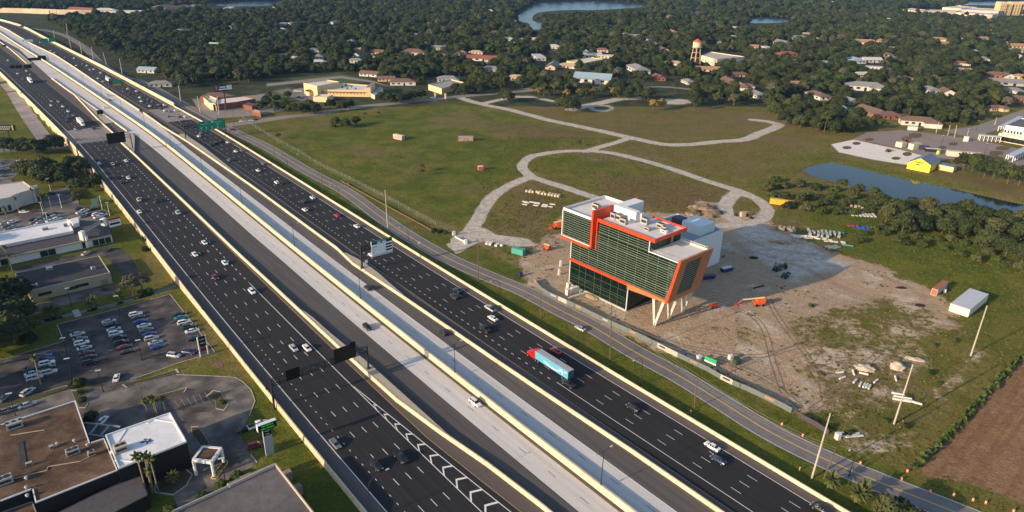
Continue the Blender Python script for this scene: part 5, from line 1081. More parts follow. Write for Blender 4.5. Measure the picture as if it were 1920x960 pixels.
# water tower
wt = gp(1302, 128); r = empty('water_tower', wt, .3, label='steel water tower with red conical cap and cream tank on legs', cat='water tower')
CRM = mat('cream_steel', (.62, .50, .34), .6, .1, .8); RUST = mat('red_steel', (.42, .10, .07), .7, .15, .8); TH_ = 26.0
for k in range(6):
    a = k*math.pi/3; q = MB(); q.tube((8*math.cos(a), 8*math.sin(a), -.3), (4.6*math.cos(a), 4.6*math.sin(a), TH_), .35, .3, 6); q.build('leg', CRM, r)
for z in (6.5, 13, 19.5):
    rr = 8-3.4*z/TH_
    for k in range(6):
        a, b_ = k*math.pi/3, (k+1)*math.pi/3; q = MB(); q.tube((rr*math.cos(a), rr*math.sin(a), z), (rr*math.cos(b_), rr*math.sin(b_), z), .22, n=5); q.build('girt', CRM, r)
q = MB(); q.tube((0, 0, 0), (0, 0, TH_), 1.0, n=10); q.build('riser_pipe', RUST, r)
q = MB(); q.loft([[(rr*math.cos(a), rr*math.sin(a), z) for a in [i*math.pi/10 for i in range(20)]] for rr, z in ((1.0,TH_-2.2),(3.6,TH_-1.2),(5.2,TH_+.5),(5.4,TH_+6.5))]); q.build('tank', CRM, r, smooth=False)
q = MB(); q.loft([[(rr*math.cos(a), rr*math.sin(a), z) for a in [i*math.pi/10 for i in range(20)]] for rr, z in ((5.9,TH_+6.4),(.4,TH_+10.2))]); q.build('conical_roof', RUST, r)
q = MB(); q.tube((0, 0, TH_-.2), (0, 0, TH_+.1), 6.3, n=20); q.build('balcony', CRM, r)
rs = [gp(1282,123),gp(1298,126),gp(1302,121),gp(1288,119)]; bmass('pump_house', rs, 4.2, mat('white_stucco', (.7,.68,.64),.8,.05,.5), SCHR, 'white pump house at the foot of the water tower', 'building', par=.3)
# hospital / apartments far right
APW = mat('pale_apartment_wall', (.62, .50, .40), .85, .05, .3); APT = mat('ochre_tower_wall', (.60, .44, .24), .85, .05, .3)
for i, (a, b_, c, d, h) in enumerate([((1690,24),(1720,28),(1740,26),(1705,22),9),((1722,28),(1790,29),(1800,26),(1740,25),9),((1765,22),(1800,25),(1830,22),(1790,19),12),((1790,31),(1850,36),(1862,33),(1800,28),10),((1800,27),(1870,30),(1890,27),(1820,23),12),((1848,38),(1858,40),(1868,36),(1858,35),14),((1785,14),(1800,17),(1815,15),(1798,12),10)]):
    bmass('apartment_block', [gp(*p) for p in (a, b_, c, d)], h, APW, mat('pale_flat_roof', (.55,.5,.46),.8,.05,.3), f'pale low apartment block, {ordn(i)} of the complex at the upper right', 'apartments')
for i, (px, w_) in enumerate(((1872, 9), (1882, 9), (1896, 14), (1908, 14), (1920, 14))):
    P = gp(px, 28); r = bmass('apartment_tower', [P+Vector(v) for v in ((-w_,-12,0),(w_,-12,0),(w_,12,0),(-w_,12,0))], 34 if i not in (1, 3) else 29, APT, APT, f'ochre apartment tower, {ordn(i)} from the left at the upper right', 'apartment tower')
    for k in range(7):
        for j in range(3): q = MB(); q.box((-w_*.6+j*w_*.6, -12.1, 3+k*4), (w_*.3, .2, 2.0)); q.build('window', WIN, r)
# large school far right
W2 = mat('cream_school_wall', (.68, .55, .40), .85, .05, .4); E_ = lambda x, y: (1680+x/8, 220+y/8)
rs = onroof([E_(1640,130),E_(1920,170),E_(2300,230),E_(2500,60),E_(1870,25)], 11); r = bmass('white_school', rs, 11, mat('white_school_wall', (.72,.68,.62),.85,.04,.4), mat('dark_purple_roof', (.12,.11,.13),.9,.08,.4), 'large white two storey school at the right edge', 'school'); windows_on(r, rs[0], rs[1], 7, 6, (1.2, 2.2))
rs = onroof([E_(1540,250),E_(1920,320),E_(2300,400),E_(2300,250),E_(1640,150)], 5.2); r = bmass('school_arcade_wing', rs, 5.2, W2, mat('white_roof', (.68,.64,.6),.8,.05,.4), 'low cream school wing with dark arches at the right edge', 'school'); windows_on(r, rs[0], rs[1], 2.2, 5, (5, 3.4)); windows_on(r, rs[1], rs[2], 2.2, 5, (5, 3.4))
def colonnade(p0, p1, n_, wd, label, h=4.2):
    a, b_ = gp(*p0), gp(*p1); r = empty('covered_walkway', (a+b_)/2, math.atan2((b_-a).y, (b_-a).x), label=label, cat='walkway'); L = (b_-a).length
    q = MB(); q.box((0, 0, h), (L+1, wd, .5)); q.build('canopy_roof', mat('pale_blue_roof', (.42,.46,.52),.6,.05,.4), r)
    for i in range(n_):
        for sy in (-1, 1): q = MB(); q.box((-L/2+L*i/(n_-1), sy*wd*.42, h/2-.1), (.5, .5, h-.3)); q.build('column', WPAN, r)
    return r
colonnade(E_(1240,340), E_(1540,370), 6, 5, 'white columned entrance canopy of the large school'); colonnade(E_(1690,660), E_(1990,520), 9, 5, 'long covered walkway with white columns at the right edge'); colonnade(E_(1560,215), E_(1850,60), 8, 4, 'covered walkway with pale blue roof behind the school')
# ================================================================ FOREST (the far wood) 
FPOLY = [(-400,-45),(2400,-45),(2400,215),(1920,192),(1860,212),(1815,238),(1760,232),(1745,226),(1690,222),(1640,246),(1560,250),(1480,236),(1445,212),(1430,196),(1400,184),(1330,184),(1280,166),(1220,162),(1200,176),(1150,172),(1080,174),(1000,172),(960,166),(890,164),(875,142),(800,146),(785,166),(720,168),(695,152),(640,140),(560,142),(480,150),(452,160),(445,150),(400,150),(362,166),(330,163),(290,143),(230,113),(180,88),(140,66),(112,50),(85,40),(170,34),(190,28),(165,22),(100,19),(0,15),(-400,10)]
NOFOR = [ [(525,142),(640,134),(700,140),(740,165),(720,195),(500,190)], [(360,165),(470,165),(520,180),(520,200),(380,205)], [(1055,118),(1140,108),(1150,122),(1110,135),(1050,132)], [(1020,132),(1100,140),(1140,160),(1090,162),(1010,150)], [(1310,96),(1400,100),(1410,122),(1330,128),(1275,126),(1280,118)], [(590,50),(755,48),(755,56),(590,58)],[(500,58),(550,55),(552,63),(505,64)],
  [(1680,20),(1920,12),(1920,42),(1860,44),(1790,34),(1690,30)], [(835,100),(960,104),(958,118),(880,122),(835,112)], [(1445,148),(1505,150),(1500,164),(1440,160)], [(1490,188),(1540,186),(1545,200),(1490,202)], [(1590,186),(1620,180),(1640,186),(1600,196)], [(1840,150),(1920,140),(1920,175),(1880,180),(1850,170)], [(1600,124),(1660,124),(1660,136),(1600,136)], [(1710,222),(1760,226),(1755,240),(1700,240)], [(40,30),(160,26),(160,34),(50,40)], [(210,92),(240,92),(245,108),(215,104)],
  [(1000,20),(1100,18),(1160,25),(1180,20),(1110,14),(1020,14)] if False else [(0,0),(0,1),(1,0)], [(1230,140),(1300,150),(1310,172),(1260,172),(1225,160)], [(1395,160),(1440,165),(1440,182),(1395,182)], [(1130,150),(1200,152),(1240,165),(1200,170),(1140,164)] ]
fr = np.random.RandomState(5); pts = []
for (ylo, yhi, sp, scl) in ((430, 1150, 9.0, 1.0), (1150, 2000, 12.5, 1.25), (2000, 4300, 22, 1.9)):
    ys = np.arange(ylo, yhi, sp); 
    for y in ys:
        xs = np.arange(-.86*y-60, .86*y+60, sp); n_ = len(xs); xs = xs+fr.uniform(-.42, .42, n_)*sp; yy = y+fr.uniform(-.42, .42, n_)*sp
        pts.append(np.stack([xs, yy, (.55+fr.beta(1.6, 2.2, n_)*1.05)*scl, fr.uniform(0, 6.28, n_)], 1))
pts = np.concatenate(pts); zz = gz(pts[:, 0], pts[:, 1]); ix, iy = toimg(np.stack([pts[:, 0], pts[:, 1], zz], 1))
ok = inpoly(ix, iy, FPOLY)
for N_ in NOFOR: ok &= ~inpoly(ix, iy, N_)
for L_ in LAKES:
    wl = WP(L_); ok &= ~inpoly(pts[:, 0], pts[:, 1], wl) & (pdist(pts[:, 0], pts[:, 1], wl) > 6)
s_, t_ = st(np.stack([pts[:, 0], pts[:, 1], 0*zz], 1)); ok &= ~((t_ > -125) & (t_ < np.where(s_ < -450, 15, 26)))
dd = np.hypot(pts[:, 0], pts[:, 1])
for L_ in LAKES[:4]:
    for hh in (3, 6, 9, 12): ok &= ~inpoly(ix, iy-hh*pts[:, 2]*1292/dd, L_)
# gaps: streets and yards
ok &= (np.sin(pts[:, 0]*.009+1.3*np.sin(pts[:, 1]*.004))*np.sin(pts[:, 1]*.012+.5*np.sin(pts[:, 0]*.006)) < .93)
for i, (hx, hy, hr) in enumerate(CLEAR):
    dx = pts[:, 0]-hx; dy = pts[:, 1]-hy; k = max(1.0, hy/900)
    dn = math.hypot(hx, hy); al = -(dx*hx+dy*hy)/dn; ac = np.abs(dx*hy-dy*hx)/dn; cl = hr+8.0*dn/125*.62
    ok &= ~((np.hypot(dx, dy) < hr+1) | ((ac < hr*.9*(1-.35*al/cl)) & (al > 0) & (al < cl)))
pts = pts[ok]; zz = zz[ok]; vi = fr.choice(8, len(pts), p=[.2, .2, .2, .14, .08, .09, .05, .04])
order = np.argsort(np.hypot(pts[:, 0], pts[:, 1])+(np.abs(pts[:, 0]/pts[:, 1]) > .76)*3000); pts = pts[order]; zz = zz[order]; vi = vi[order]
KEYS = ['oak0', 'oak1', 'oak2', 'oak3', 'oakb', 'oako', 'tall', 'moss']
NEAR = 150
lbl = dict(oak0='dark green broadleaf tree at the near edge of the suburb woods', oak1='dark green broadleaf tree at the near edge of the suburb woods', oak2='dark green broadleaf tree at the near edge of the suburb woods', oak3='dark green broadleaf tree at the near edge of the suburb woods', oakb='bright green tree at the near edge of the suburb woods', oako='olive green tree at the near edge of the suburb woods', tall='tall narrow tree at the near edge of the suburb woods', moss='grey green mossy tree at the near edge of the suburb woods')
for i in range(min(NEAR, len(pts))):
    x, y, sc, rz = pts[i]; k = KEYS[vi[i]]; tree(k, 0, 0, sc, lbl[k], 'trees at the near edge of the woods', P=Vector((x, y, zz[i])), rz=rz)
pts = pts[NEAR:]; zz = zz[NEAR:]; vi = vi[NEAR:]
src = bpy.data.collections.new('tree_kinds')
for i, k in enumerate(KEYS):
    o = bpy.data.objects.new('kind_%d' % i, None)
    cm, tm = TP[k][1], TP[k][2]; bm = bmesh.new(); bm.from_mesh(cm); nf = len(bm.faces); bm.from_mesh(tm); bm.faces.ensure_lookup_table()
    for f in bm.faces[nf:]: f.material_index = 1
    me_ = bpy.data.meshes.new('whole_tree'); bm.to_mesh(me_); bm.free(); me_.materials.append(cm.materials[0]); me_.materials.append(BARK)
    bpy.data.objects.remove(o); o = bpy.data.objects.new('kind_%d' % i, me_); src.objects.link(o)
def scatter(name, P, idx, coll, label, cat=None):
    me_ = bpy.data.meshes.new(name); me_.from_pydata([tuple(p[:3]) for p in P], [], [])
    for nm, arr, ty in (('sc', P[:, 3], 'FLOAT'), ('rz', P[:, 4], 'FLOAT'), ('vi', idx, 'INT')):
        a = me_.attributes.new(nm, ty, 'POINT'); a.data.foreach_set('value', np.ascontiguousarray(arr.astype(np.float32 if ty == 'FLOAT' else np.int32)))
    o = link(name, me_, kind='stuff', label=label)
    ng = bpy.data.node_groups.new(name+'_nodes', 'GeometryNodeTree'); ng.interface.new_socket('Geometry', in_out='INPUT', socket_type='NodeSocketGeometry'); ng.interface.new_socket('Geometry', in_out='OUTPUT', socket_type='NodeSocketGeometry')
    N_ = ng.nodes; gi = N_.new('NodeGroupInput'); go = N_.new('NodeGroupOutput'); ci = N_.new('GeometryNodeCollectionInfo'); ci.inputs[0].default_value = coll; ci.inputs[1].default_value = True; ci.inputs[2].default_value = True
    ip = N_.new('GeometryNodeInstanceOnPoints'); ip.inputs['Pick Instance'].default_value = True
    def na(nm, ty):
        a = N_.new('GeometryNodeInputNamedAttribute'); a.data_type = ty; a.inputs[0].default_value = nm; return a.outputs[0]
    ng.links.new(gi.outputs[0], ip.inputs['Points']); ng.links.new(ci.outputs[0], ip.inputs['Instance']); ng.links.new(na('vi', 'INT'), ip.inputs['Instance Index'])
    cx = N_.new('ShaderNodeCombineXYZ'); ng.links.new(na('rz', 'FLOAT'), cx.inputs[2]); er = N_.new('FunctionNodeEulerToRotation'); ng.links.new(cx.outputs[0], er.inputs[0]); ng.links.new(er.outputs[0], ip.inputs['Rotation'])
    ng.links.new(na('sc', 'FLOAT'), ip.inputs['Scale']); ng.links.new(ip.outputs[0], go.inputs[0])
    md = o.modifiers.new('scatter', 'NODES'); md.node_group = ng; return o
scatter('forest', np.stack([pts[:, 0], pts[:, 1], zz-.3, pts[:, 2], pts[:, 3]], 1), vi, src, 'dark green suburban woods stretching to the lakes')
print('forest instances', len(pts))
# ================================================================ STREETS AND LOTS
ROADM = mat('frontage_asphalt', (.17, .155, .15), .92, .12, .3, fine=(3, .1), var2=.15, scale2=.03); CUL = mat('pale_street', (.25, .22, .19), .92, .12, .3, fine=(3, .1))
LOT = mat('dark_lot_asphalt', (.042, .039, .041), .93, .28, .14, fine=(2.5, .2), var2=.35, scale2=.05, col2=(.095, .084, .078)); LOTG = mat('grey_drive_asphalt', (.165, .146, .130), .93, .25, .13, fine=(2.5, .15), var2=.25, col2=(.075, .069, .067)); KERB = mat('kerb_concrete', (.42, .38, .33), .85, .1, 1)
BED = mat('planting_bed', (.055, .060, .025), .95, .3, .8, bump=.6, col2=(.09, .06, .035)); LAWN = mat('mown_lawn', (.050, .078, .016), .95, .18, .4, bump=.3, col2=(.085, .090, .022))
fl = [(2,46),(100,60),(150,83),(187,117),(225,141),(275,158),(325,186),(375,215),(430,243),(497,274),(575,320),(648,359),(718,410),(775,448),(845,487),(920,520),(985,547),(1047,580),(1110,612),(1190,660),(1275,706),(1350,752),(1440,808),(1540,858),(1650,905),(1787,959),(1900,1005),(2100,1080)]
FL = [gp(*p) for p in fl]
ribbon('frontage_road', FL, 4.6, ROADM, .06); ribbon('yellow_centre_line', FL, .28, YELL, .085)
for o_ in (-4.2, 4.2): ribbon('white_edge_line', FL, -o_+.09, WHITE, .085, w1=o_+.09)
ribbon('cross_street', [gp(*p) for p in [(395,238),(455,231),(530,220),(600,212),(655,203),(725,195),(792,188),(860,181),(960,172),(1010,168)]], 6.0, CUL, .05)
ribbon('cross_street', [gp(*p) for p in [(158,268),(118,274),(60,279),(0,283),(-80,288)]], 6.0, ROADM, .06)
ribbon('service_road', [gp(*p) for p in [(-60,95),(-20,128),(8,152),(25,175),(45,205),(65,235),(82,258),(95,272)]], 5.2, mat('pale_road', (.24,.22,.22), .92, .12, .3, fine=(3,.1)), .5)
for L_, w_ in (([(960,172),(1040,160),(1100,163),(1180,166),(1240,163),(1300,168)], 4), ([(1430,182),(1490,196),(1560,200)], 4), ([(1570,190),(1640,183),(1700,176)], 4), ([(1440,150),(1510,155)], 4), ([(1700,120),(1760,128),(1830,130)], 3), ([(880,120),(940,116)], 7), ([(840,140),(880,126),(960,112)], 4)):
    ribbon('suburb_street', [gp(*p) for p in L_], w_, CUL, .08)
# far elevated road at the top left
far_ = [gp(*p) for p in [(-60,24),(0,23),(50,24),(100,26),(150,27),(175,27)]]; ribbon('far_overpass', far_, 9, SHOULD, 6.0)
for off, nm in ((9.3, 'near'), (-9.3, 'far')):
    q = MB(); P_ = smooth_line(far_, 30)
    for a, b_ in zip(P_[:-1], P_[1:]):
        d = (b_-a).normalized(); n_ = Vector((-d.y, d.x, 0))*-off; q.add([a+n_+Vector((0,0,-1)), b_+n_+Vector((0,0,-1)), b_+n_+Vector((0,0,8)), a+n_+Vector((0,0,8))], [(0,1,2,3)]); q.add([a+n_*1.05+Vector((0,0,-1)), b_+n_*1.05+Vector((0,0,-1)), b_+n_*1.05+Vector((0,0,8)), a+n_*1.05+Vector((0,0,8))], [(3,2,1,0)]); q.add([a+n_+Vector((0,0,8)), b_+n_+Vector((0,0,8)), b_+n_*1.05+Vector((0,0,8)), a+n_*1.05+Vector((0,0,8))], [(0,1,2,3)])
    q.build('overpass_wall', BARC, label=f'{nm} side pale wall of the far overpass at the upper left', cat='wall')
sheet('car_park', [(-40,690),(0,675),(120,640),(107,609),(319,552),(403,661),(325,684),(245,712),(215,728),(135,722),(0,765),(-40,775)], LOT, .06)
sheet('drive', [(-50,800),(0,773),(130,730),(190,726),(245,713),(330,703),(380,702),(440,708),(470,730),(478,755),(465,785),(450,815),(468,850),(482,870),(420,905),(335,957),(325,930),(300,930),(200,880),(100,860),(-50,900)], LOTG, .05)
sheet('stall_asphalt', [(297,760),(352,728),(390,732),(405,745),(405,772),(350,775),(330,765)], LOT, .075)
sheet('drive', [(20,503),(150,475),(205,463),(228,470),(246,483),(258,503),(263,530),(240,520),(215,502),(205,485),(180,478),(40,512)], LOT, .05)
sheet('drive', [(30,600),(60,572),(110,558),(190,535),(222,536),(228,545),(190,556),(120,572),(70,590)], LOTG, .05)
sheet('dealer_car_park', [(-60,425),(0,405),(45,395),(84,392),(80,368),(95,355),(128,352),(140,366),(152,385),(198,396),(204,412),(150,427),(0,452),(-60,462)], LOTG, .06)
sheet('car_park', [(-60,298),(0,298),(52,299),(56,310),(24,334),(24,352),(-60,365)], LOTG, .06)
sheet('car_park', [(360,186),(420,183),(480,178),(560,166),(600,160),(640,170),(570,198),(500,214),(440,220),(400,222),(372,205)], CUL, .04)
sheet('drive', [(515,172),(540,165),(610,190),(590,196),(560,188)], ROADM, .08)
sheet('lawn', [(498,200),(500,176),(525,165),(575,188),(600,202),(560,207)], LAWN, .06)
sheet('sports_lawn', [(545,148),(640,138),(700,150),(660,158),(620,152),(560,158)], LAWN, .05)
sheet('school_street', [(500,157),(640,142),(700,152),(740,165),(700,155),(640,147),(500,162)], CUL, .07)
sheet('white_sand_yard', [(1560,271),(1600,262),(1690,281.5),(1733,293),(1718,304),(1700,308.5),(1675,305),(1640,299),(1574,285)], mat('white_sand', (.70,.65,.59), .95, .08, .3, fine=(2,.06)), .07)
sheet('yard_car_park', [(1598,262),(1625,248),(1690,244),(1760,252),(1830,262),(1925,282),(2100,315),(2100,360),(1920,322),(1830,304),(1735,293),(1692,280),(1640,268)], mat('purple_asphalt', (.25, .20, .18), .92, .1, .3, fine=(3, .08), var2=.1), .05)
for i, (x, y, a, b_) in enumerate([(1716,254,13,5),(1700,260,10,4),(1787,270,9,3),(1767,277,8,3),(1868,287,14,4),(1880,278,14,4),(1862,294,12,4),(1630,262,9,3),(1701,289,9,4),(1680,297,9,3),(1588,277,9,3),(1606,269,8,3)]):
    sheet('grass_island', [(x+a*math.cos(k*math.pi/5), y+b_*math.sin(k*math.pi/5)) for k in range(10)], mat('dry_grass', (.12,.085,.035), .95, .2, .6), .11)
sheet('highway_side_street', [(1770,245),(1830,236),(1920,205),(2000,180),(2000,200),(1920,226),(1850,250),(1830,262)], CUL, .06)
sheet('pale_patch', [(1128+11*math.cos(k*math.pi/6)*2.2, 203+11*math.sin(k*math.pi/6)*.62) for k in range(12)], mat('broken_concrete', (.42,.38,.33), .9, .25, .25, col2=(.25,.23,.16)), .06)
sheet('grass_island', [(1128+15*math.cos(k*math.pi/6), 202.5+3.4*math.sin(k*math.pi/6)) for k in range(12)], LAWN, .10)
# beds, kerbs, stall lines
for i, P in enumerate([[(264,757),(290,743),(352,726),(346,736),(302,751),(272,763)], [(386,744),(400,732),(414,735),(420,745),(429,758),(420,771),(405,768),(404,753)], [(133,732),(150,733),(160,745),(166,757),(160,766),(148,766),(140,748)], [(-20,766),(128,722),(134,727),(-20,775)], [(228,722),(332,692),(337,699),(250,722),(236,728)], [(290,870),(345,876),(362,890),(350,912),(325,930),(290,925)], [(358,800),(372,800),(392,830),(396,850),(375,835),(360,815)]]):
    sheet('kerb', [(x, y) for x, y in P], KERB, .17, 3); cxx = sum(p[0] for p in P)/len(P); cyy = sum(p[1] for p in P)/len(P)
    sheet('planting_bed', [(cxx+(x-cxx)*.93, cyy+(y-cyy)*.9) for x, y in P], BED, .20, 3)
def linepx(name, p0, p1, wd, m_=None, dz=.10):
    m_ = m_ or mat('faded_white_paint', (.24,.23,.22), .8, .15, 2)
    a, b_ = gp(*p0), gp(*p1); L_ = max(2, int((b_-a).length/4)); return ribbon(name, [a.lerp(b_, k/L_) for k in range(L_+1)], wd/2, m_ or WHITE, dz, smooth=False)
for k in range(8): linepx('stall_line', (219+k*17.2, 728-k*5.0), (227+k*17.2, 742-k*5.2), .14)
for k in range(9): linepx('stall_line', (304+k*11.5, 757-k*2.9), (313+k*11.5, 768-k*2.0), .16)
for (a, b_) in (((107,609),(319,552)), ((319,552),(403,661)), ((403,661),(325,684)), ((107,609),(120,640)), ((120,640),(-20,682)), ((325,684),(245,712))): linepx('kerb', a, b_, .3, KERB, .14)
for (a, b_) in (((440,708),(455,716)), ((455,716),(471,732)), ((471,732),(478,752)), ((478,752),(468,780)), ((330,703),(440,708)), ((482,868),(470,852))): linepx('kerb', a, b_, .3, KERB, .14)
for j, ((x0, y0), (x1, y1), n_) in enumerate([((140,618),(168,690),9), ((198,597),(240,670),10), ((247,585),(300,662),11), ((330,585),(375,648),8)]):
    for k in range(n_): px, py = x0+(x1-x0)*k/(n_-1), y0+(y1-y0)*k/(n_-1); linepx('stall_line', (px-12, py+2.4), (px+13, py-2.6), .13)
ribbon('ditch_water', [gp(*p) for p in [(60,608),(100,598),(140,588),(190,577),(240,564),(290,550),(328,536)]], 1.3, mat('dark_water', (.01,.013,.014), .1, 0, 1, spec=.5), .05)
q = MB(); a = gp(144, 588); q.box((0, 0, .15), (2.2, 6.5, .25)); q.build('footbridge', KERB, None, a, frz((150,600),(138,578))-math.pi/2+math.pi/2+1.57, label='small concrete footbridge over the dark ditch', cat='footbridge')
sheet('mulch_circle', [(409+10*math.cos(k*math.pi/6), 685+6*math.sin(k*math.pi/6)) for k in range(12)], mat('mulch', (.16,.10,.06), .95, .2, 1), .06, 2)
# ---------------------------------------------------------------- left buildings
BL = -2.4
def oroof(pts, h): return [Vector((g(x, y, BL+h)[0], g(x, y, BL+h)[1], BL)) for x, y in pts]
BLKW = mat('black_wall', (.009, .009, .010), .7, .1, .6); BROWNR = mat('brown_gravel_roof', (.078, .045, .028), .95, .22, .22, fine=(2.5, .25), var2=.35, scale2=.06, col2=(.13, .082, .052)); BLKR = mat('black_tar_roof', (.045, .042, .044), .9, .2, .25, fine=(2, .12), var2=.2, scale2=.1); GREYR = mat('worn_grey_roof', (.125, .112, .112), .9, .14, .25, fine=(2, .1), var2=.2, scale2=.1); CREAMW = mat('cream_brick_wall', (.40, .34, .24), .85, .06, .6); WROOF = mat('bright_white_roof', (.72, .72, .73), .6, .05, .3, fine=(1, .05), var2=.08, scale2=.15); DGL = mat('dark_shop_glass', (.02, .028, .028), .08, .05, .5, spec=.7); SHG = mat('dark_shingle_roof', (.085, .08, .085), .9, .12, .6, fine=(2, .12))
def bmassL(name, pts, h, wm, rm, label, parm=None, par=.6, cat='building'):
    r = bmass(name, oroof(pts, h), h, wm, rm, label, cat, par)
    if parm:
        for c in r.children:
            if c.name.startswith('parapet'): c.data.materials[0] = parm
    return r
BR = [(-90,828),(0,798),(142,752),(170,833),(197,824),(222,883),(66,945),(60,919),(0,942),(-90,978)]
r3 = bmassL('brown_roof_building', BR, 7.0, BLKW, BROWNR, 'large black walled showroom with brown gravel roof and white edge at bottom left', WPAN, .35)
r4 = bmassL('white_roof_building', [(197,818),(320,775),(351,830),(222.5,881)], 8.2, BLKW, WROOF, 'black walled hall with bright white roof at bottom left', WPAN, .5)
bmassL('low_canopy', [(226,903),(264,891),(278,929),(170,985),(60,985)], 4.0, BLKW, SHG, 'low dark grey roofed annex along the black wall at the bottom edge', mat('dark_edge', (.05,.05,.055), .6, .1, 1), .15)
bmassL('low_canopy', [(-60,985),(0,962),(62,940),(70,962),(40,985)], 4.0, BLKW, BROWNR, 'small brown roofed annex at the bottom left corner', mat('grey_edge', (.3,.3,.3), .6, .1, 1), .2)
r5 = bmassL('grey_roof_building', [(325,962),(430,914),(518,873),(592,968),(560,1036),(270,1036)], 7.5, CREAMW, GREYR, 'grey flat roofed cream building at the bottom edge left of the highway', mat('cream_parapet', (.42,.38,.32), .8, .1, 1), .9)
bmassL('roof_ledge', [(425,907),(514,868),(519,876),(432,917)], 5.0, CREAMW, mat('grey_ledge', (.2,.19,.185), .8, .1, .6), 'narrow grey ledge roof along the cream building entrance', None, .1)
for (px, py) in ((555, 912), (536, 885), (462, 893)): 
    P = V3(g(px, py, BL+4)); q = MB(); q.box((0, 0, 2), (2.6, 1.8, 4)); q.build('wall_pier', mat('brick_pier', (.30,.20,.17), .85, .15, 1), None, (P.x, P.y, BL), .7, label='brick pier on the %s side of the grey roofed building' % {555: 'far right', 536: 'upper right', 462: 'upper left'}[px], cat='pier')
r2 = bmassL('black_roof_building', [(27,513),(186,480),(207,512),(56,546)], 4.6, CREAMW, BLKR, 'long low cream brick building with black flat roof', mat('pale_cap', (.5,.45,.38), .8, .05, 1), .3)
cr = oroof([(27,513),(186,480),(207,512),(56,546)], 4.6); windows_on(r2, cr[3], cr[2], 1.9, 1, (3.5, 1.2), DGL)
for f, w_, h_ in ((.16, 4.6, 1.2), (.62, 4.6, 1.2), (.90, 2.4, 2.4)):
    a, b_ = cr[3], cr[2]; p = a.lerp(b_, f); d = (b_-a).normalized(); n_ = Vector((d.y, -d.x, 0)); q = MB(); q.box((0, 0, 0), (w_, .12, h_)); q.build('window', DGL if h_ < 2 else mat('tan_shutter', (.3,.22,.17), .8, .1, 1), r2, (p.x+n_.x*.08-r2.location.x, p.y+n_.y*.08-r2.location.y, 2.2 if h_ < 2 else 1.3), math.atan2(d.y, d.x))
# white showroom with dark sloped skirt roof
F_ = lambda x, y: (x*280/1920, 380+y*140/960)
out = oroof([F_(-300,770), F_(1430,408), F_(1370,240), F_(880,235), F_(-300,470)], 4.0); r1 = empty('white_showroom', out[1], label='long white car showroom with white flat roof and dark sloped skirt roof', cat='showroom')
def loc(P, z): return (P.x-out[1].x, P.y-out[1].y, z)
q = MB(); q.prism([loc(p, 0)[:2] for p in out], -.3, 3.9); q.build('wall', mat('white_stucco_wall', (.66,.66,.66), .8, .05, .5), r1)
inn = [Vector((g(*F_(x, y), BL+6.0)[0], g(*F_(x, y), BL+6.0)[1], BL)) for x, y in ((-300,625),(940,385),(1180,300),(880,215),(-300,455))]
q = MB(); vs = [loc(p, 3.92) for p in out]+[loc(p, 6.0) for p in inn]; q.add(vs, [(i, (i+1) % 5, 5+(i+1) % 5, 5+i) for i in range(5)]+[(5,6,7,8,9)]); q.build('skirt_roof', SHG, r1)
up = oroof([F_(-300,610), F_(940,365), F_(870,212), F_(-300,440)], 7.0); q = MB(); q.prism([loc(p, 0)[:2] for p in up], 4.5, 6.5); q.build('upper_block', MATS['white_stucco_wall'], r1)
q = MB(); c_ = sum(up, Vector())/4; q.prism([loc(c_.lerp(p, .985), 0)[:2] for p in up], 6.51, 6.6); q.build('roof', WROOF, r1)
for i in range(4):
    a, b_ = up[i], up[(i+1) % 4]; d = b_-a; m_ = (a+b_)/2; q = MB(); q.box((m_.x-out[1].x, m_.y-out[1].y, 6.85+.004*i), (d.length, .4, .7), math.atan2(d.y, d.x)); q.build('parapet', MATS['white_stucco_wall'], r1)
hi = oroof([F_(885,225), F_(1010,190), F_(1015,262), F_(940,290)], 7.5); q = MB(); q.prism([loc(p, 0)[:2] for p in hi], 4.5, 7.9); q.build('corner_block', MATS['white_stucco_wall'], r1)
a, b_ = out[0], out[1]; d = (b_-a); L_ = d.length; d.normalize(); n_ = Vector((d.y, -d.x, 0)); az_ = math.atan2(d.y, d.x)
for f0, f1 in ((.15,.215), (.435,.555), (.755,.80), (.84,.99)):
    w_ = (f1-f0)*L_; k_ = max(1, int(w_/2.4))
    for i in range(k_):
        p = a+d*((f0*L_)+w_*(i+.5)/k_)+n_*.05; q = MB(); q.box((0, 0, 0), (w_/k_-.25, .14, 3.0)); q.build('shop_window', DGL, r1, loc(p, 1.7), az_)
p = a+d*L_*.5+n_*.3; q = MB(); q.box((0, 0, 0), (L_, .5, .7)); q.build('cream_fascia', CREAMW, r1, loc(p, 3.5), az_)
for a, b_ in (((207,850),(236,806)), ((285,786),(327,792)), ((286,787),(276,794)), ((327,793),(346,822)), ((216,863),(262,866))):
    A_, B__ = V3(g(*a, BL+8.3)), V3(g(*b_, BL+8.3)); d = B__-A_; q = MB(); q.box((A_+B__)/2-r4.location, (d.length, .5, .35), math.atan2(d.y, d.x)); q.build('roof_kerb', WPAN, r4)
q = MB()
for k in range(14): q.box(V3(g(*(272+rnd.uniform(-9, 14), 828+rnd.uniform(-5, 3)), BL+8.35))-r4.location, (rnd.uniform(.2, .9), .25, .12), rnd.uniform(0, 3))
q.build('dark_debris', BLKW, r4, kind='stuff')
q = MB(); L_ = [V3(g(x, y, BL+7.25)) for x, y in ((7,903),(62,888),(88,882),(90,875),(150,865),(167,857))]; L2 = [V3(g(x, y, BL+7.25)) for x, y in ((20,816),(83,806))]
for P_ in (L_, L2):
    for a, b_ in zip(P_[:-1], P_[1:]): q = MB(); q.tube(a-r3.location, b_-r3.location, .13, n=5); q.build('roof_pipe', CREAMW, r3)
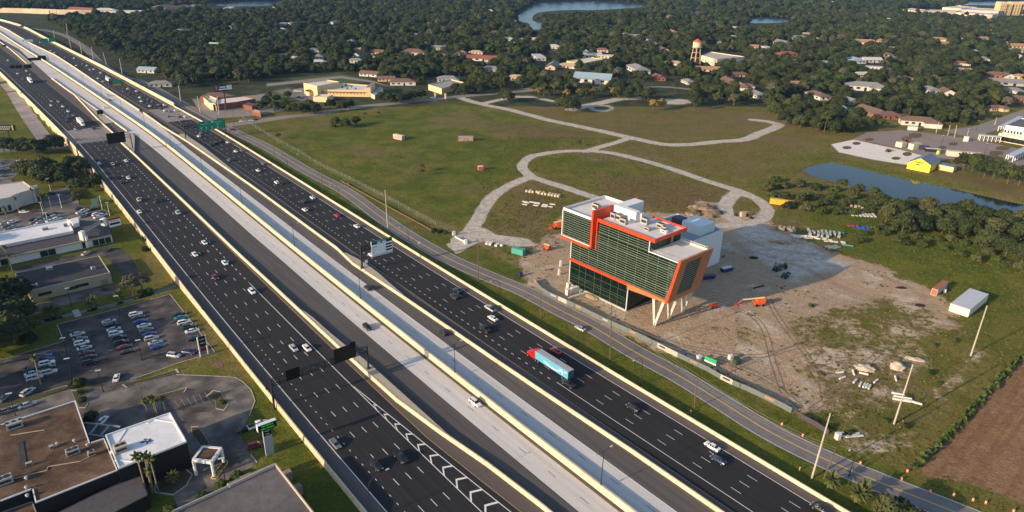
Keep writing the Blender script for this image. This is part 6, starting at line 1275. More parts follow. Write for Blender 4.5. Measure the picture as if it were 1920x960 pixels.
a, b_ = V3(g(38, 828, BL+7.2)), V3(g(45, 878, BL+7.2)); q = MB(); d = b_-a; q.box((a+b_)/2-r3.location, (d.length, 1.3, .12), math.atan2(d.y, d.x)); q.build('roof_hatch_strip', BLKR, r3)
# sign beam between two white blocks on its roof
sa = V3(g(*F_(1070,400), BL+6.5)); sb = V3(g(*F_(1315,250), BL+6.5)); r = empty('roof_sign', (sa+sb)/2, math.atan2((sb-sa).y, (sb-sa).x), label='grey lettered sign beam held between two white blocks on the showroom roof', cat='sign'); Ls = (sb-sa).length
q = MB(); q.box((0, 0, .5), (Ls, .6, 1.6)); q.build('sign_beam', mat('grey_sign', (.14,.15,.17), .6, .05, 1), r)
for sx in (-1, 1):
    q = MB(); q.box((sx*(Ls/2+.9), 0, -.6), (2.2, 1.8, 4.4)); q.build('white_block', WPAN, r)
    if sx < 0: q = MB(); q.box((sx*(Ls/2+.9), -1.4, -3.6), (1.4, .9, 5.6)); q.build('support_pillar', WPAN, r)
def text(s, size, m_, parent, loc, rot, name='lettering', ext=.02, align='CENTER'):
    cu = bpy.data.curves.new('txt', 'FONT'); cu.body = s; cu.size = size; cu.extrude = ext; cu.align_x = align; cu.align_y = 'CENTER'; cu.resolution_u = 2
    to = bpy.data.objects.new('txt', cu); COL.objects.link(to); dg = bpy.context.evaluated_depsgraph_get(); me_ = bpy.data.meshes.new_from_object(to.evaluated_get(dg)); bpy.data.objects.remove(to)
    me_.materials.clear(); me_.materials.append(m_); o = link(name, me_, parent, loc); o.rotation_euler = rot; return o
def strokes(r, x0, x1, z, h, y, m_, n_, nm='lettering'):
    """blurred lettering too small to read: uneven upright strokes"""
    q = MB(); rr = random.Random(int(n_*7+h*100)); w_ = (x1-x0)/n_
    for k in range(n_):
        hh = h*rr.uniform(.7, 1); x = x0+w_*(k+.5)
        for dx, ww in ((-w_*.26, .16), (w_*.1, .14)): q.box((x+dx, y, z-(h-hh)/2), (w_*ww, .05, hh))
        q.box((x-w_*.08, y, z+rr.choice([-.35, 0, .3])*h), (w_*.42, .05, h*.16))
    return q.build(nm, m_, r)
LW = mat('sign_white', (.75,.75,.75), .6, 0, 1); strokes(r, -Ls*.40, Ls*.42, .5, 1.0, -.33, MATS['sign_grey_letters'] if 0 else LW, 9)
# showroom further up
r0 = bmassL('grey_showroom', [(-60,354),(44,341),(65,356),(34,364),(18,372),(-60,386)], 6.5, mat('pale_grey_wall', (.46,.44,.41), .8, .05, .5), mat('pinkish_white_roof', (.55,.50,.47), .8, .06, .4), 'grey walled showroom with pinkish white roof and palms in front', None, .6)
cr = oroof([(-60,386),(18,372)], 6.5); windows_on(r0, cr[0], cr[1], 1.6, 8, (1.4, 3), DGL)
bmassL('small_annex', [(58,349),(70,347),(73,353),(62,355)], 3.2, CREAMW, mat('pale_flat', (.5,.5,.52), .7, .05, .5), 'small flat roofed annex right of the grey showroom', None, .2)
# pergola between the two black walled halls
pa = [V3(g(x, y, BL+5)) for x, y in ((158,794),(226,801),(197,820),(172,830),(167,816))]; r = empty('pergola', pa[0], label='dark open pergola frame between the brown and white roofs', cat='pergola')
for i, (a, b_) in enumerate(((pa[0], pa[1]), (pa[4], pa[2]), (V3(g(168,816,BL+5)), V3(g(184,797,BL+5))), (V3(g(190,817,BL+5)), V3(g(206,799,BL+5))))):
    d = b_-a; m_ = (a+b_)/2-pa[0]; q = MB(); q.box((m_.x, m_.y, .15+.03*i), (d.length, .5, .35), math.atan2(d.y, d.x)); q.build('beam', mat('pergola_beam', (.25,.26,.29), .6, .05, 1), r)
for p in pa[:2]: q = MB(); q.box((p.x-pa[0].x, p.y-pa[0].y, -2.5), (.3, .3, 5)); q.build('post', BLKW, r)
# porte cochere
K_ = lambda x, y: (280+x/6, 820+y/6); H5 = 5.2
pc = [V3(g(*K_(x, y), BL+H5)) for x, y in ((485,250),(700,272),(815,118),(600,98))]; c_ = sum(pc, Vector())/4; r = empty('entrance_canopy', (c_.x, c_.y, BL), label='white framed drive through canopy with brown top beside the white roofed hall', cat='canopy')
L4 = [(p.x-c_.x, p.y-c_.y) for p in pc]; q = MB(); q.prism([(x*.86, y*.86) for x, y in L4], H5-.5, H5-.1); q.build('brown_top', BROWNR, r)
for i in range(4):
    a, b_ = Vector(L4[i]), Vector(L4[(i+1) % 4]); d = b_-a; m_ = (a+b_)*.47; q = MB(); q.box((m_.x, m_.y, H5-.35+.01*i), (d.length*.97, .7, .9), math.atan2(d.y, d.x)); q.build('frame_beam', WPAN, r)
    q = MB(); q.tube((a.x*.96, a.y*.96, 0), (a.x*.96, a.y*.96, H5-.5), .42, n=8); q.build('column', WPAN, r)
yc = [gp(*K_(x, y)) for x, y in ((700,455),(720,475),(755,470),(880,300),(880,275),(860,265),(800,320),(720,420))]; q = MB()
for a, b_ in zip(yc, yc[1:]+yc[:1]): q.tube(a+Vector((0,0,.2)), b_+Vector((0,0,.2)), .16, n=5)
q.build('yellow_kerb', mat('yellow_kerb_paint', (.55,.40,.06), .7, .1, 1), None, label='yellow painted kerb loop at the foot of the white canopy', cat='kerb')
# rooftop units left
lu_ = [((97/1,0),)]
for (px, py, h, sz, mm, lb, fn) in [
    (28,800,7.3,(5,3.4,2.2),ACG,'big grey rooftop unit at the left on the brown roof',3),(137,850,7.3,(4.2,2.4,1.8),ACG,'wide grey rooftop unit in the middle of the brown roof',2),(172,853,7.3,(2.2,1.7,1.5),ACM,'small pale rooftop unit right of the wide grey one',1),(97,840,7.3,(1.4,1.2,.9),ACG,'small square vent box on the brown roof',0),(8,905,7.3,(5,3,2),ACG,'long grey rooftop unit at the left picture edge',2),(55,872,7.3,(2,1,1),ACM,'small rusty rooftop box at the lower left of the brown roof',0),
    (227,843,8.5,(4.2,3.6,2.0),ACM,'large square rooftop unit with four fans on the white roof',2),(93,505,4.8,(3,1.6,1.2),WPAN,'white rooftop unit near the far edge of the black roof',0),(175,504,4.8,(2,1.8,1.2),WPAN,'white rooftop unit at the right end of the black roof',1),(65,536,4.8,(3,1.8,1.0),WPAN,'white rooftop unit at the near left of the black roof',1),(511,934,6.2,(1.4,1.2,1.0),ACM,'lone pale vent box on the worn grey roof',1),(85,430,6.8,(3.4,2.4,1.0),ACG,'grey rooftop unit on the long white showroom roof',0),(123,424,6.8,(2.2,2,1.2),ACG,'grey rooftop box at the right end of the white showroom roof',1)]:
    P = V3(g(px, py, BL+h)); sz = tuple(.72*v for v in sz); rooftop_unit(P, frz((0,798),(142,752)), sz, mm, fn, lb, group='machines on the left side roofs')
for i, (px, py) in enumerate([(108,834),(140,828),(165,836),(50,898),(50,916),(52,931)]):
    q = MB(); P = V3(g(px, py, BL+7.3)); q.tube((0,0,0),(0,0,.5),.3,n=8); q.tube((0,0,.5),(0,0,.85),.5,.25,8); q.build('roof_vent', ACG, None, P, label=f'round metal roof vent on the brown roof, {ordn(i)} of six', cat='vent', group='vents on the brown roof')
# unseen trees added past the left edge to shade the lots
for i, (px, py, k, sc) in enumerate([(-60,560,'oak0',1.9),(-90,620,'oak1',2.0),(-70,700,'oak2',1.9),(-120,660,'oak3',2.1),(-50,480,'oak2',1.2),(-100,520,'oak0',1.3),(-140,760,'oak1',1.5),(-180,600,'oak3',1.5),(-60,330,'oak1',1.2),(-120,400,'oak0',1.3)]):
    tree(k, px, py, sc, f'unseen shade tree added just beyond the left picture edge, {ordn(i)} of ten', 'added shade trees beyond the left edge')
# ================================================================ LAMPS, POLES, SIGNS
BLK = mat('black_steel', (.018, .018, .02), .5, .05, 1, spec=.5); GALV = mat('galvanised_steel', (.33, .34, .35), .45, .08, 1, metal=.3); LENS = mat('lamp_lens', (.5, .52, .55), .3, .02, 1); WOOD = mat('creosote_pole', (.13, .085, .06), .9, .15, 1); CPOLE = mat('concrete_pole', (.40, .37, .33), .8, .08, 1)
def lamp(P, kind, H, rz, label, group, arm=2.4, m_=None):
    m_ = m_ or BLK; r = empty('street_lamp', P, rz, label=label, cat='street lamp', group=group)
    q = MB(); q.tube((0, 0, 0), (0, 0, H*.72 if kind == 'curved' else H), .13, .09, 7); q.tube((0, 0, 0), (0, 0, .5), .22, n=7); q.build('pole', m_, r)
    if kind == 'twin':
        for s_ in (-1, 1):
            q = MB(); q.tube((0, 0, H-.1), (s_*arm, 0, H+.25), .06, n=5); q.build('arm', m_, r); q = MB(); q.box((s_*(arm+.35), 0, H+.27), (.9, .38, .14)); q.build('lamp_head', LENS, r)
    elif kind == 'curved':
        q = MB(); pts = [Vector((arm*(1-math.cos(a))*.62, 0, H*.72+H*.28*math.sin(a))) for a in [k*math.pi/2/6 for k in range(7)]]+[Vector((arm, 0, H+.02))]
        for a, b_ in zip(pts[:-1], pts[1:]): q.tube(a, b_, .07, n=5, caps=False)
        q.build('arm', m_, r); q = MB(); q.box((arm+.4, 0, H), (.9, .36, .14)); q.build('lamp_head', LENS, r)
    elif kind == 'single':
        q = MB(); q.box((0, 0, H), (1.6, .5, .16)); q.build('lamp_head', LENS, r)
    return r
az_h = lambda s: math.atan2(*(np.array(W(s, 5))-np.array(W(s, 0)))[[1, 0]])
for k, s in enumerate([173, 105, 39.5, -25.7, -91, -163, -234, -306, -376, -446, -516, -590, -665, -740, -820, -900]):
    lamp(V3(W(s, -56.4, 1.9)), 'twin', 10.5, az_h(s), f'black twin armed lamp on the median barrier, {ordn(k)} up from the bottom edge', 'lamps on the median barrier')
for k, (px, py) in enumerate([(696,968),(494,733),(372,583),(285,465),(217,372),(171,315),(120,250),(90,215)]):
    s, t = st(np.array(g(px, py, 1))); lamp(V3(W(float(s), -107.75, 1.1)), 'curved', 11.5, az_h(float(s)), f'black curved arm lamp on the left parapet, {ordn(k)} up from the bottom edge', 'lamps on the left parapet', 5.0)
for k, (px, py) in enumerate([(1200,722),(937,569),(766,463),(636,380),(541,322),(460,268),(1592,893)]):
    P = gp(px, py); lamp(P, 'curved', 11.0, TH+math.pi/2+(math.pi if 0 else math.pi), f'black curved arm lamp on the grass verge, {ordn(k)} listed upward from the truck', 'lamps on the verge', 4.0)
for k, (px, py) in enumerate([(95,358),(116,390),(192,393),(206,405),(82,405),(92,425)]): lamp(gp(px, py), 'single', 7.5, .4, f'white parking lamp in the dealer lot, {ordn(k)} of six', 'dealer lot lamps', m_=WPAN)
for k, (px, py) in enumerate([(128,672),(267,676),(136,712),(225,590),(135,575),(194,735),(423,905),(30,780)]): lamp(gp(px, py), 'single', 8.0, .4, f'black parking lamp in the lower left lots, {ordn(k)} of eight', 'lower left lot lamps')
for k, (px, py) in enumerate([(1725,257),(1764,276),(1812,262),(1845,292),(1895,277),(1830,246)]): lamp(gp(px, py), 'single', 9, .4, f'dark parking lamp in the far right school car park, {ordn(k)} of six', 'school lot lamps')
def updist(base, top, lo=3, hi=45):
    best = None
    for k in range(int(lo*4), int(hi*4)):
        x, y = toimg(np.array([base.x, base.y, base.z+k/4])); d = abs(float(y[0])-top[1])
        if best is None or d < best[0]: best = (d, k/4)
    return best[1]
def pole(px, py, tx, ty, m_, r0, r1, label, group, cross=0, name='utility_pole'):
    B_ = gp(px, py); h = updist(B_, (tx, ty)); T = V3(g(tx, ty, B_.z+h)); d = T-B_
    if math.hypot(d.x, d.y) > h*.12: k = h*.12/math.hypot(d.x, d.y); T = Vector((B_.x+d.x*k, B_.y+d.y*k, T.z))
    r = empty(name, B_, 0, label=label, cat='utility pole', group=group); q = MB(); q.tube((0, 0, -.3), T-B_, r0, r1, 8); q.build('shaft', m_, r)
    dn = Vector(HB)
    for i in range(cross):
        c = (T-B_)*(1-.045-.10*i); q = MB(); q.tube(c-dn*1.3, c+dn*1.3, .08, n=4); q.build('cross_arm', WOOD, r)
    return B_, T
WP_ = []
for k, (a, b_, c, d, cr_) in enumerate([(1544,898,1568,842,2),(1302,766,1307,704,1),(1144,674,1147,571,3),(1014,596,1013,552,0),(897,528,896,447,1),(605,358,601,304,1),(516,306,511,254,1),(1371,697,1379,644,1),(440,262,437,205,1),(425,242,421,188,1)]):
    WP_.append(pole(a, b_, c, d, WOOD, .2, .13, f'dark wooden utility pole, {ordn(k)} of the wooden poles', 'wooden utility poles', cr_))
for k, (a, b_, c, d) in enumerate([(1522,897,1557,775),(1676,795,1712,683),(1820,667,1851,573),(727,427,722,356)]):
    pole(a, b_, c, d, CPOLE, .30, .17, ['tall bare concrete pole on the verge at the bottom right','tall bare concrete pole in the weeds by white pipes','tall bare concrete pole below the white site office','grey concrete pole on the verge above the toll sign'][k], 'concrete poles')
for k, (a, b_, c, d) in enumerate([(104,78,100,56),(134,92,128,68),(154,104,149,77),(176,116,171,88),(201,125,193,98),(230,143,224,110),(339,191,335,160),(376,212,370,180),(411,214,407,180),(148,60,146,44),(126,65,124,44),(107,38,106,20)]):
    pole(a, b_, c, d, CPOLE, .5, .3, f'pale tall power pole beside the frontage road, {ordn(k)} counted from the upper left', 'pale power poles')
q = MB()
for (a, b_) in ((1, 0), (2, 1), (4, 2), (5, 4), (6, 5)):
    for o_ in (-1.2, 0, 1.2, .5):
        P0 = WP_[a][1]+Vector(HB)*o_; P1 = WP_[b_][1]+Vector(HB)*o_; dz_ = -.5 if o_ != .5 else -2.5; N_ = 12; pv = None
        for k in range(N_+1):
            f = k/N_; p = P0.lerp(P1, f)+Vector((0, 0, dz_-1.6*4*f*(1-f)))
            if pv is not None: q.tube(pv, p, .035, n=3, caps=False)
            pv = p
q.build('power_lines', mat('wire', (.12,.12,.12), .6, .05, 1), None, label='sagging power lines running between the dark wooden poles', cat='power line')
# ---- sign structures
def planeuv(base, px, py):
    """where the ray through a survey point meets the vertical plane across the road at base"""
    s0, t0 = st(np.array(base)); A_ = W(float(s0), float(t0)); hb = np.array(W(float(s0), float(t0)+1))-A_; hb[2] = 0; hb /= np.linalg.norm(hb); nrm = np.array([-hb[1], hb[0], 0])
    d = np.array(g(px, py, -1.0))-CAMP; t = ((A_-CAMP)@nrm)/(d@nrm); P = CAMP+t*d; return float((P-A_)@hb), float(P[2]-base[2])
GREEN_ = mat('highway_green', (.0, .27, .14), .45, .02, 1, spec=.4); SGW = mat('sign_face_white', (.82, .84, .86), .5, .03, 1); PUR = mat('toll_purple', (.045, .02, .10), .5, .02, 1); MBLK = mat('display_black', (.008, .008, .008), .4, .02, 1); AMB = mat('amber_panel', (.55,.33,.03), .5, .02, 1)
def truss(r, x0, x1, z0, z1, dy=.9, n_=None, m_=BLK, th=.16):
    n_ = n_ or max(2, int(abs(x1-x0)/2.2)); 
    for y in (-dy/2, dy/2):
        for z in (z0, z1): q = MB(); q.tube((x0, y, z), (x1, y, z), th, n=4); q.build('chord', m_, r)
    for k in range(n_+1):
        x = x0+(x1-x0)*k/n_; q = MB(); q.tube((x, -dy/2, z0), (x, -dy/2, z1), th*.7, n=4); q.tube((x, -dy/2, z1), (x, dy/2, z1), th*.6, n=4); q.tube((x, dy/2, z1), (x, dy/2, z0), th*.6, n=4); q.tube((x, dy/2, z0), (x, -dy/2, z0), th*.6, n=4)
        if k < n_:
            xn = x0+(x1-x0)*(k+1)/n_; q.tube((x, -dy/2, z0 if k % 2 else z1), (xn, -dy/2, z1 if k % 2 else z0), th*.6, n=4); q.tube((x, dy/2, z0 if k % 2 else z1), (xn, dy/2, z1 if k % 2 else z0), th*.6, n=4)
        q.build('lattice', m_, r)
def gantry(bpx, z, posts, rects, label, truss_z=None, face=None, name='sign_gantry', z_other=None, pr=.28, tr=True):
    """posts: [(px,py base)], rects: [(TLx,TLy,BRx,BRy,kind)]"""
    base = V3(g(bpx[0], bpx[1], z)); s0, t0 = st(np.array(base)); r = empty(name, base, az_h(float(s0)), label=label, cat='sign gantry'); xs = [0.0]
    for p in posts: xs.append(planeuv(base, p[0], p[1])[0])
    return r, base, xs
def board(r, base, tl, tr_, br, bl, m_, back, nm='sign_panel', y=-1.0, dpt=.3):
    c = [planeuv(base, *p) for p in (tl, tr_, br, bl)]; x0 = (c[0][0]+c[3][0])/2; x1 = (c[1][0]+c[2][0])/2; z1 = (c[0][1]+c[1][1])/2; z0 = (c[2][1]+c[3][1])/2
    q = MB(); q.box(((x0+x1)/2, y, (z0+z1)/2), (abs(x1-x0), dpt, abs(z1-z0))); o = q.build(nm, m_, r); return x0, x1, z0, z1
# G1 : gantry with black sign backs over the left carriageway
r, base, xs = gantry((691,691), 1.2, [], [], 'long black truss gantry with two black sign backs over the left carriageway'); x0 = planeuv(base, 515, 768)[0]; H1 = 8.6
for x in (0, x0): q = MB(); q.tube((x, 0, -1 if x == 0 else -3.2), (x, 0, H1), .32, n=10); q.build('post', BLK, r); q = MB(); q.tube((x, 0, -.1 if x == 0 else -2.9), (x, 0, .4 if x == 0 else -2.2), .6, n=10); q.build('footing', BLK if x == 0 else BARC, r)
truss(r, x0, 0, H1-2.1, H1-.2, n_=13)
board(r, base, (623,654), (664,639), (664,663), (624,682), MBLK, None, 'sign_back'); board(r, base, (532,692), (559,684), (559,703), (534,712), MBLK, None, 'sign_back'); board(r, base, (653,640), (663,637), (663,646), (654,649), MBLK, None, 'sign_back')
for k in range(4): q = MB(); u = planeuv(base, 628+k*11, 685-k*4); q.tube((u[0], -1.1, u[1]), (u[0], -1.1, u[1]+6.2), .07, n=4); q.build('hanger', BLK, r)
# G2
r, base, xs = gantry((249,278), .6, [], [], 'lattice gantry with one big black sign back near the left bridge deck'); x0 = planeuv(base, 147, 292)[0]; H2 = planeuv(base, 243, 250)[1]
for x in (0, x0): q = MB(); q.tube((x, 0, -1), (x, 0, H2), .34, n=10); q.build('post', BLK, r)
truss(r, x0, 0, H2-2.6, H2-.5, n_=18, m_=GALV, th=.12); board(r, base, (198,250), (233,246), (235,265), (202,270), MBLK, None, 'sign_back')
# G3 : toll sign on a cantilever
r, base, xs = gantry((679,502), 1.2, [], [], 'toll rate sign with green header and black price boxes on a black cantilever post'); H3 = planeuv(base, 676, 460)[1]
q = MB(); q.tube((0, 0, -.6), (0, 0, H3), .42, n=12); q.build('post', BLK, r); q = MB(); q.tube((0, 0, -.6), (0, 0, .3), .8, .7, n=12); q.build('footing', BLK, r)
x0, x1, z0, z1 = board(r, base, (693,452), (732.5,442.5), (734,471), (696,481), SGW, None, 'sign_panel', -.9)
truss(r, .3, x0+1, H3-2.6, H3-.8, n_=3); w_ = x1-x0; h_ = z1-z0; yf = -1.08
def pan(r, xa, xb, za, zb, m_, nm, yy=0): q = MB(); q.box(((xa+xb)/2, yf-yy, (za+zb)/2), (xb-xa, .05, zb-za)); return q.build(nm, m_, r)
pan(r, x0, x1, z1-h_*.10, z1+h_*.02, GREEN_, 'green_header', .01); pan(r, x0, x1, z1-h_*.23, z1-h_*.105, PUR, 'purple_band', .01); pan(r, x0+w_*.28, x0+w_*.44, z1-h_*.22, z1-h_*.115, LW, 'pass_logo_panel', .03); pan(r, x0+w_*.51, x0+w_*.70, z1-h_*.22, z1-h_*.115, LW, 'pass_logo_panel', .03)
for k in range(3): pan(r, x0+w_*.68, x0+w_*.97, z0+h_*(.56-.175*k), z0+h_*(.66-.175*k), MBLK, 'price_display', .02)
DK = mat('sign_text_dark', (.05,.05,.07), .6, 0, 1)
strokes(r, x0+w_*.25, x0+w_*.42, z1-h_*.04, h_*.05, yf-.06, LW, 6); strokes(r, x0+w_*.55, x0+w_*.66, z1-h_*.04, h_*.05, yf-.06, LW, 4)
for k in range(3): strokes(r, x0+w_*.06, x0+w_*(.14 if k else .26), z0+h_*(.62-.175*k), h_*.05, yf-.05, DK, 3 if k else 6)
strokes(r, x0+w_*.06, x0+w_*.94, z0+h_*.07, h_*.05, yf-.05, DK, 20)
# small white sign next to it
P = gp(834, 466) if False else V3(g(688, 503, .2)); r = empty('small_sign', P, az_h(0), label='small white notice sign beside the toll sign post', cat='sign'); q = MB(); q.box((0, 0, 3.2), (1.2, .08, 1.5)); q.build('panel', SGW, r); q = MB(); q.tube((0, .08, 0), (0, .08, 3.9), .05, n=5); q.build('post', GALV, r)
# G4 : green overhead sign on the right carriageway
r, base, xs = gantry((348.6,260), .8, [], [], 'large green overhead direction sign with arrows above the right carriageway'); x1_ = planeuv(base, 424, 252)[0]; H4 = planeuv(base, 345, 236)[1]
for x in (0, x1_): q = MB(); q.tube((x, 0, -1.5), (x, 0, H4+1.0), .36, n=10); q.build('post', BLK, r)
truss(r, 0, x1_, H4-2.2, H4-.2, n_=12)
x0, x1, z0, z1 = board(r, base, (371,230), (418,221), (420,239), (373,245.6), GREEN_, None, 'sign_panel', -.9); w_ = x1-x0; h_ = z1-z0
text('Daytona Beach', h_*.14, LW, r, (x0+w_*.24, yf-.02, z0+h_*.70), (math.pi/2, 0, 0)); text('EAST', h_*.11, LW, r, (x0+w_*.31, yf-.02, z0+h_*.90), (math.pi/2, 0, 0)); text('Maitland Blvd', h_*.16, LW, r, (x0+w_*.76, yf-.02, z0+h_*.80), (math.pi/2, 0, 0)); strokes(r, x0+w_*.68, x0+w_*.84, z0+h_*.60, h_*.09, yf-.02, LW, 7); strokes(r, x0+w_*.70, x0+w_*.80, z0+h_*.45, h_*.08, yf-.02, LW, 3)
pan(r, x0+w_*.16, x0+w_*.22, z0+h_*.82, z0+h_*.97, mat('route_blue', (.02,.08,.45), .5, 0, 1), 'route_shield', .01); pan(r, x0+w_*.50, x0+w_*.58, z0+h_*.76, z0+h_*.94, LW, 'route_shield', .01); pan(r, x0+w_*.60, x0+w_*.80, z0+h_*.02, z0+h_*.12, AMB, 'exit_only_panel', .01); q = MB(); q.box((x0+w_*.87, -.9, z1+h_*.07), (w_*.25, .25, h_*.13)); q.build('exit_tab', GREEN_, r)
for f, sk in ((.08,0),(.28,0),(.48,.10),(.70,.12)):
    q = MB(); cx = x0+w_*f; zb = z0+h_*.10; hh = h_*.32; q.add([(cx-.15,yf-.03,zb),(cx+.15,yf-.03,zb),(cx+.15+sk*w_*.3,yf-.03,zb+hh*.6),(cx-.15+sk*w_*.3,yf-.03,zb+hh*.6)], [(0,1,2,3)]); q.add([(cx-.5+sk*w_*.3,yf-.03,zb+hh*.55),(cx+.5+sk*w_*.3,yf-.03,zb+hh*.55),(cx+sk*w_*.36,yf-.03,zb+hh)], [(0,1,2)]); q.build('arrow', LW, r)
def simple_sign(post, posts, rects, z, label, nm='sign_gantry', y=-.6):
    r, base, _ = gantry(post, z, [], [], label, name=nm); tops = []
    for (tl, br, m_) in rects:
        x0, x1, z0, z1 = board(r, base, tl, (br[0], tl[1]), br, (tl[0], br[1]), m_, None, 'sign_panel', y); tops.append((x0, x1, z0, z1))
    ht = max(t[3] for t in tops)
    for p in [post]+posts: x = planeuv(base, *p)[0]; q = MB(); q.tube((x, 0, -1), (x, 0, ht), .3, n=7); q.build('post', BLK, r)
    xs = [0.0]+[planeuv(base, *p)[0] for p in posts]+[t[0] for t in tops]+[t[1] for t in tops]; zc = sum((t[2]+t[3])/2 for t in tops)/len(tops)
    truss(r, min(xs), max(xs), zc-.8, zc+.8, n_=8); return r
simple_sign((207.5,171), [], [((211,150.5),(227,156.5),GREEN_),((212,157),(227,160),AMB)], 0, 'small green and yellow sign on a post between the carriageways')
simple_sign((74,85), [(106,84)], [((78,72),(90,80),GREEN_),((91,71),(104,78.5),GREEN_)], 0, 'pair of green signs over the far right carriageway')
simple_sign((37,53), [(56,54)], [((38,47.5),(45,51.5),GREEN_),((47,47),(53.5,50.5),GREEN_)], 0, 'farthest pair of green signs near the top left')
simple_sign((44,80), [(62,84)], [((46,74),(62,80),SGW),((46,72),(61,73.6),GREEN_)], 0, 'white panel sign with green top over the far median lanes')
simple_sign((52,114), [(93,120)], [((52,108),(72,115),MBLK),((71,104),(87,116),MBLK)], 0, 'wide black sign back over the far median lanes')
simple_sign((58,140), [(18,132)], [((45,121),(59,128),MBLK),((19,122),(27,128),MBLK),((29,122),(40,128),MBLK)], 0, 'row of three black sign backs over the far left carriageway')
simple_sign((5,92), [], [((5,84),(11,87.5),MBLK)], 0, 'tiny black sign back at the far left edge')
simple_sign((0,38), [(9,38)], [((-3,32),(9,35.5),GREEN_)], 0, 'far green sign cut by the left picture edge')
simple_sign((243,153), [], [((243,150),(255,152.5),GREEN_)], -1, 'narrow green street sign by the frontage road')
r = simple_sign((184,218), [(191,219)], [((181.5,206),(193.5,214),MBLK)], .5, 'black message board standing on the beige median island')
# billboard on a mast
P = gp(425, 207); r = empty('billboard', P, TH+math.pi/2, label='tall black roadside billboard with white panels on a single mast', cat='billboard'); Hb = updist(P, (421, 170)); q = MB(); q.tube((0, 0, 0), (0, 0, Hb), .55, n=10); q.build('mast', BLK, r)
q = MB(); q.box((0, 0, Hb+2.4), (15, 1.0, 5)); q.build('cabinet', MBLK, r); q = MB(); q.box((4.7, -.55, Hb+2.6), (4.6, .1, 3.8)); q.build('white_panel', LW, r); q = MB(); q.box((-.6, -.55, Hb+3.2), (4.6, .1, 1.2)); q.build('white_strip', LW, r); q = MB(); q.box((-.9, -.55, Hb+1.4), (6.4, .1, 1.0)); q.build('pale_strip', SGW, r)
q = MB(); q.box((-6, -.55, Hb+2.6), (1.8, .1, 3.6)); q.build('pink_panel', mat('pink_print', (.65,.12,.16), .5, .1, 1), r); q = MB(); q.box((-3.8, -.55, Hb+3.2), (1.2, .1, 1.4)); q.build('orange_panel', mat('orange_print', (.7,.2,.03), .5, .1, 1), r)
# yellow and black billboard at the left edge
P = gp(18, 262); r = empty('billboard', P, .12, label='black and yellow board with white lettering at the left edge', cat='billboard'); q = MB(); q.box((0, 0, 9), (13, .8, 4.2)); q.build('panel', MBLK, r)
YB = mat('billboard_yellow', (.55,.45,.04), .5, .05, 1)
for x, w_ in ((-6, .8), (4.4, .8)): q = MB(); q.box((x, -.45, 9), (w_, .1, 3.6)); q.build('yellow_stripe', YB, r)
strokes(r, -5, 3.6, 9.8, 1.1, -.5, LW, 7); strokes(r, -4.6, 2.6, 8.2, 1.1, -.5, LW, 6); q = MB(); q.tube((0, .5, 0), (0, .5, 8), .4, n=8); q.build('mast', BLK, r)
# white legged dealer sign
pa, pb = gp(377, 669), gp(390, 664); r = empty('dealer_sign', (pa+pb)/2, math.atan2((pb-pa).y, (pb-pa).x), label='black dealer sign with winged emblem on two white legs at the lot corner', cat='sign'); L_ = (pb-pa).length; Hs = updist(pa, (368, 633)); Hs = min(Hs, 9)
for s_ in (-1, 1): q = MB(); q.box((s_*(L_/2+.12), 0, Hs/2), (.3, .5, Hs)); q.build('leg', WPAN, r)
q = MB(); q.box((0, 0, Hs*.74), (L_, .35, Hs*.5)); q.build('panel', MBLK, r)
def wings(r, x, y, z, w_, m_):
    q = MB(); N_ = 14
    o_ = [(x+w_*.13*math.cos(a), y, z+w_*.13*math.sin(a)) for a in [2*math.pi*k/N_ for k in range(N_)]]; i_ = [(x+w_*.09*math.cos(a), y, z+w_*.09*math.sin(a)) for a in [2*math.pi*k/N_ for k in range(N_)]]; q.add(o_+i_, [(k, (k+1) % N_, N_+(k+1) % N_, N_+k) for k in range(N_)])
    for s_ in (-1, 1):
        for j in range(3): z_ = z+w_*(.07-.06*j); q.add([(x+s_*w_*.16, y, z_), (x+s_*w_*(.48-.09*j), y, z_+w_*.05), (x+s_*w_*(.46-.09*j), y, z_+w_*.015), (x+s_*w_*.16, y, z_-w_*.03)], [(0, 1, 2, 3) if s_ < 0 else (3, 2, 1, 0)])
    return q.build('winged_emblem', m_, r)
wings(r, 0, -.2, Hs*.84, L_*.85, LW); text('MINI', .7, LW, r, (0, -.2, Hs*.66), (math.pi/2, 0, 0))
# digital pylon sign
pa, pb = gp(499, 855), gp(514, 848); r = empty('pylon_sign', (pa+pb)/2, math.atan2((pb-pa).y, (pb-pa).x), label='digital pylon sign with green letters on a black board and grey column', cat='sign'); L_ = (pb-pa).length; Hs = updist(pa, (492, 806)); 
q = MB(); q.box((0, 0, Hs/2), (L_, .8, Hs)); q.build('column', mat('grey_column', (.30,.32,.36), .5, .08, 1), r); q = MB(); q.box((.2, 0, Hs+.9), (L_*2.3, 1.2, 2.0)); q.build('display_box', WPAN, r); q = MB(); q.box((.2, -.72, Hs+.9), (L_*2.2, .08, 1.8)); q.build('display', MBLK, r)
q = MB(); q.box((0, -.42, Hs-1.0), (L_*.95, .08, 2.2)); q.build('black_panel', MBLK, r); wings(r, 0, -.48, Hs-.6, L_*.85, LW); text('MINI', .5, LW, r, (0, -.48, Hs-1.6), (math.pi/2, 0, 0))
GE = mat('green_led', (.05,.8,.05), .5, 0, 1, emit=.25); text('TEST DRIVE A', .52, GE, r, (.2, -.78, Hs+1.35), (math.pi/2, 0, 0)); text('MINI TODAY', .62, GE, r, (.2, -.78, Hs+.5), (math.pi/2, 0, 0))
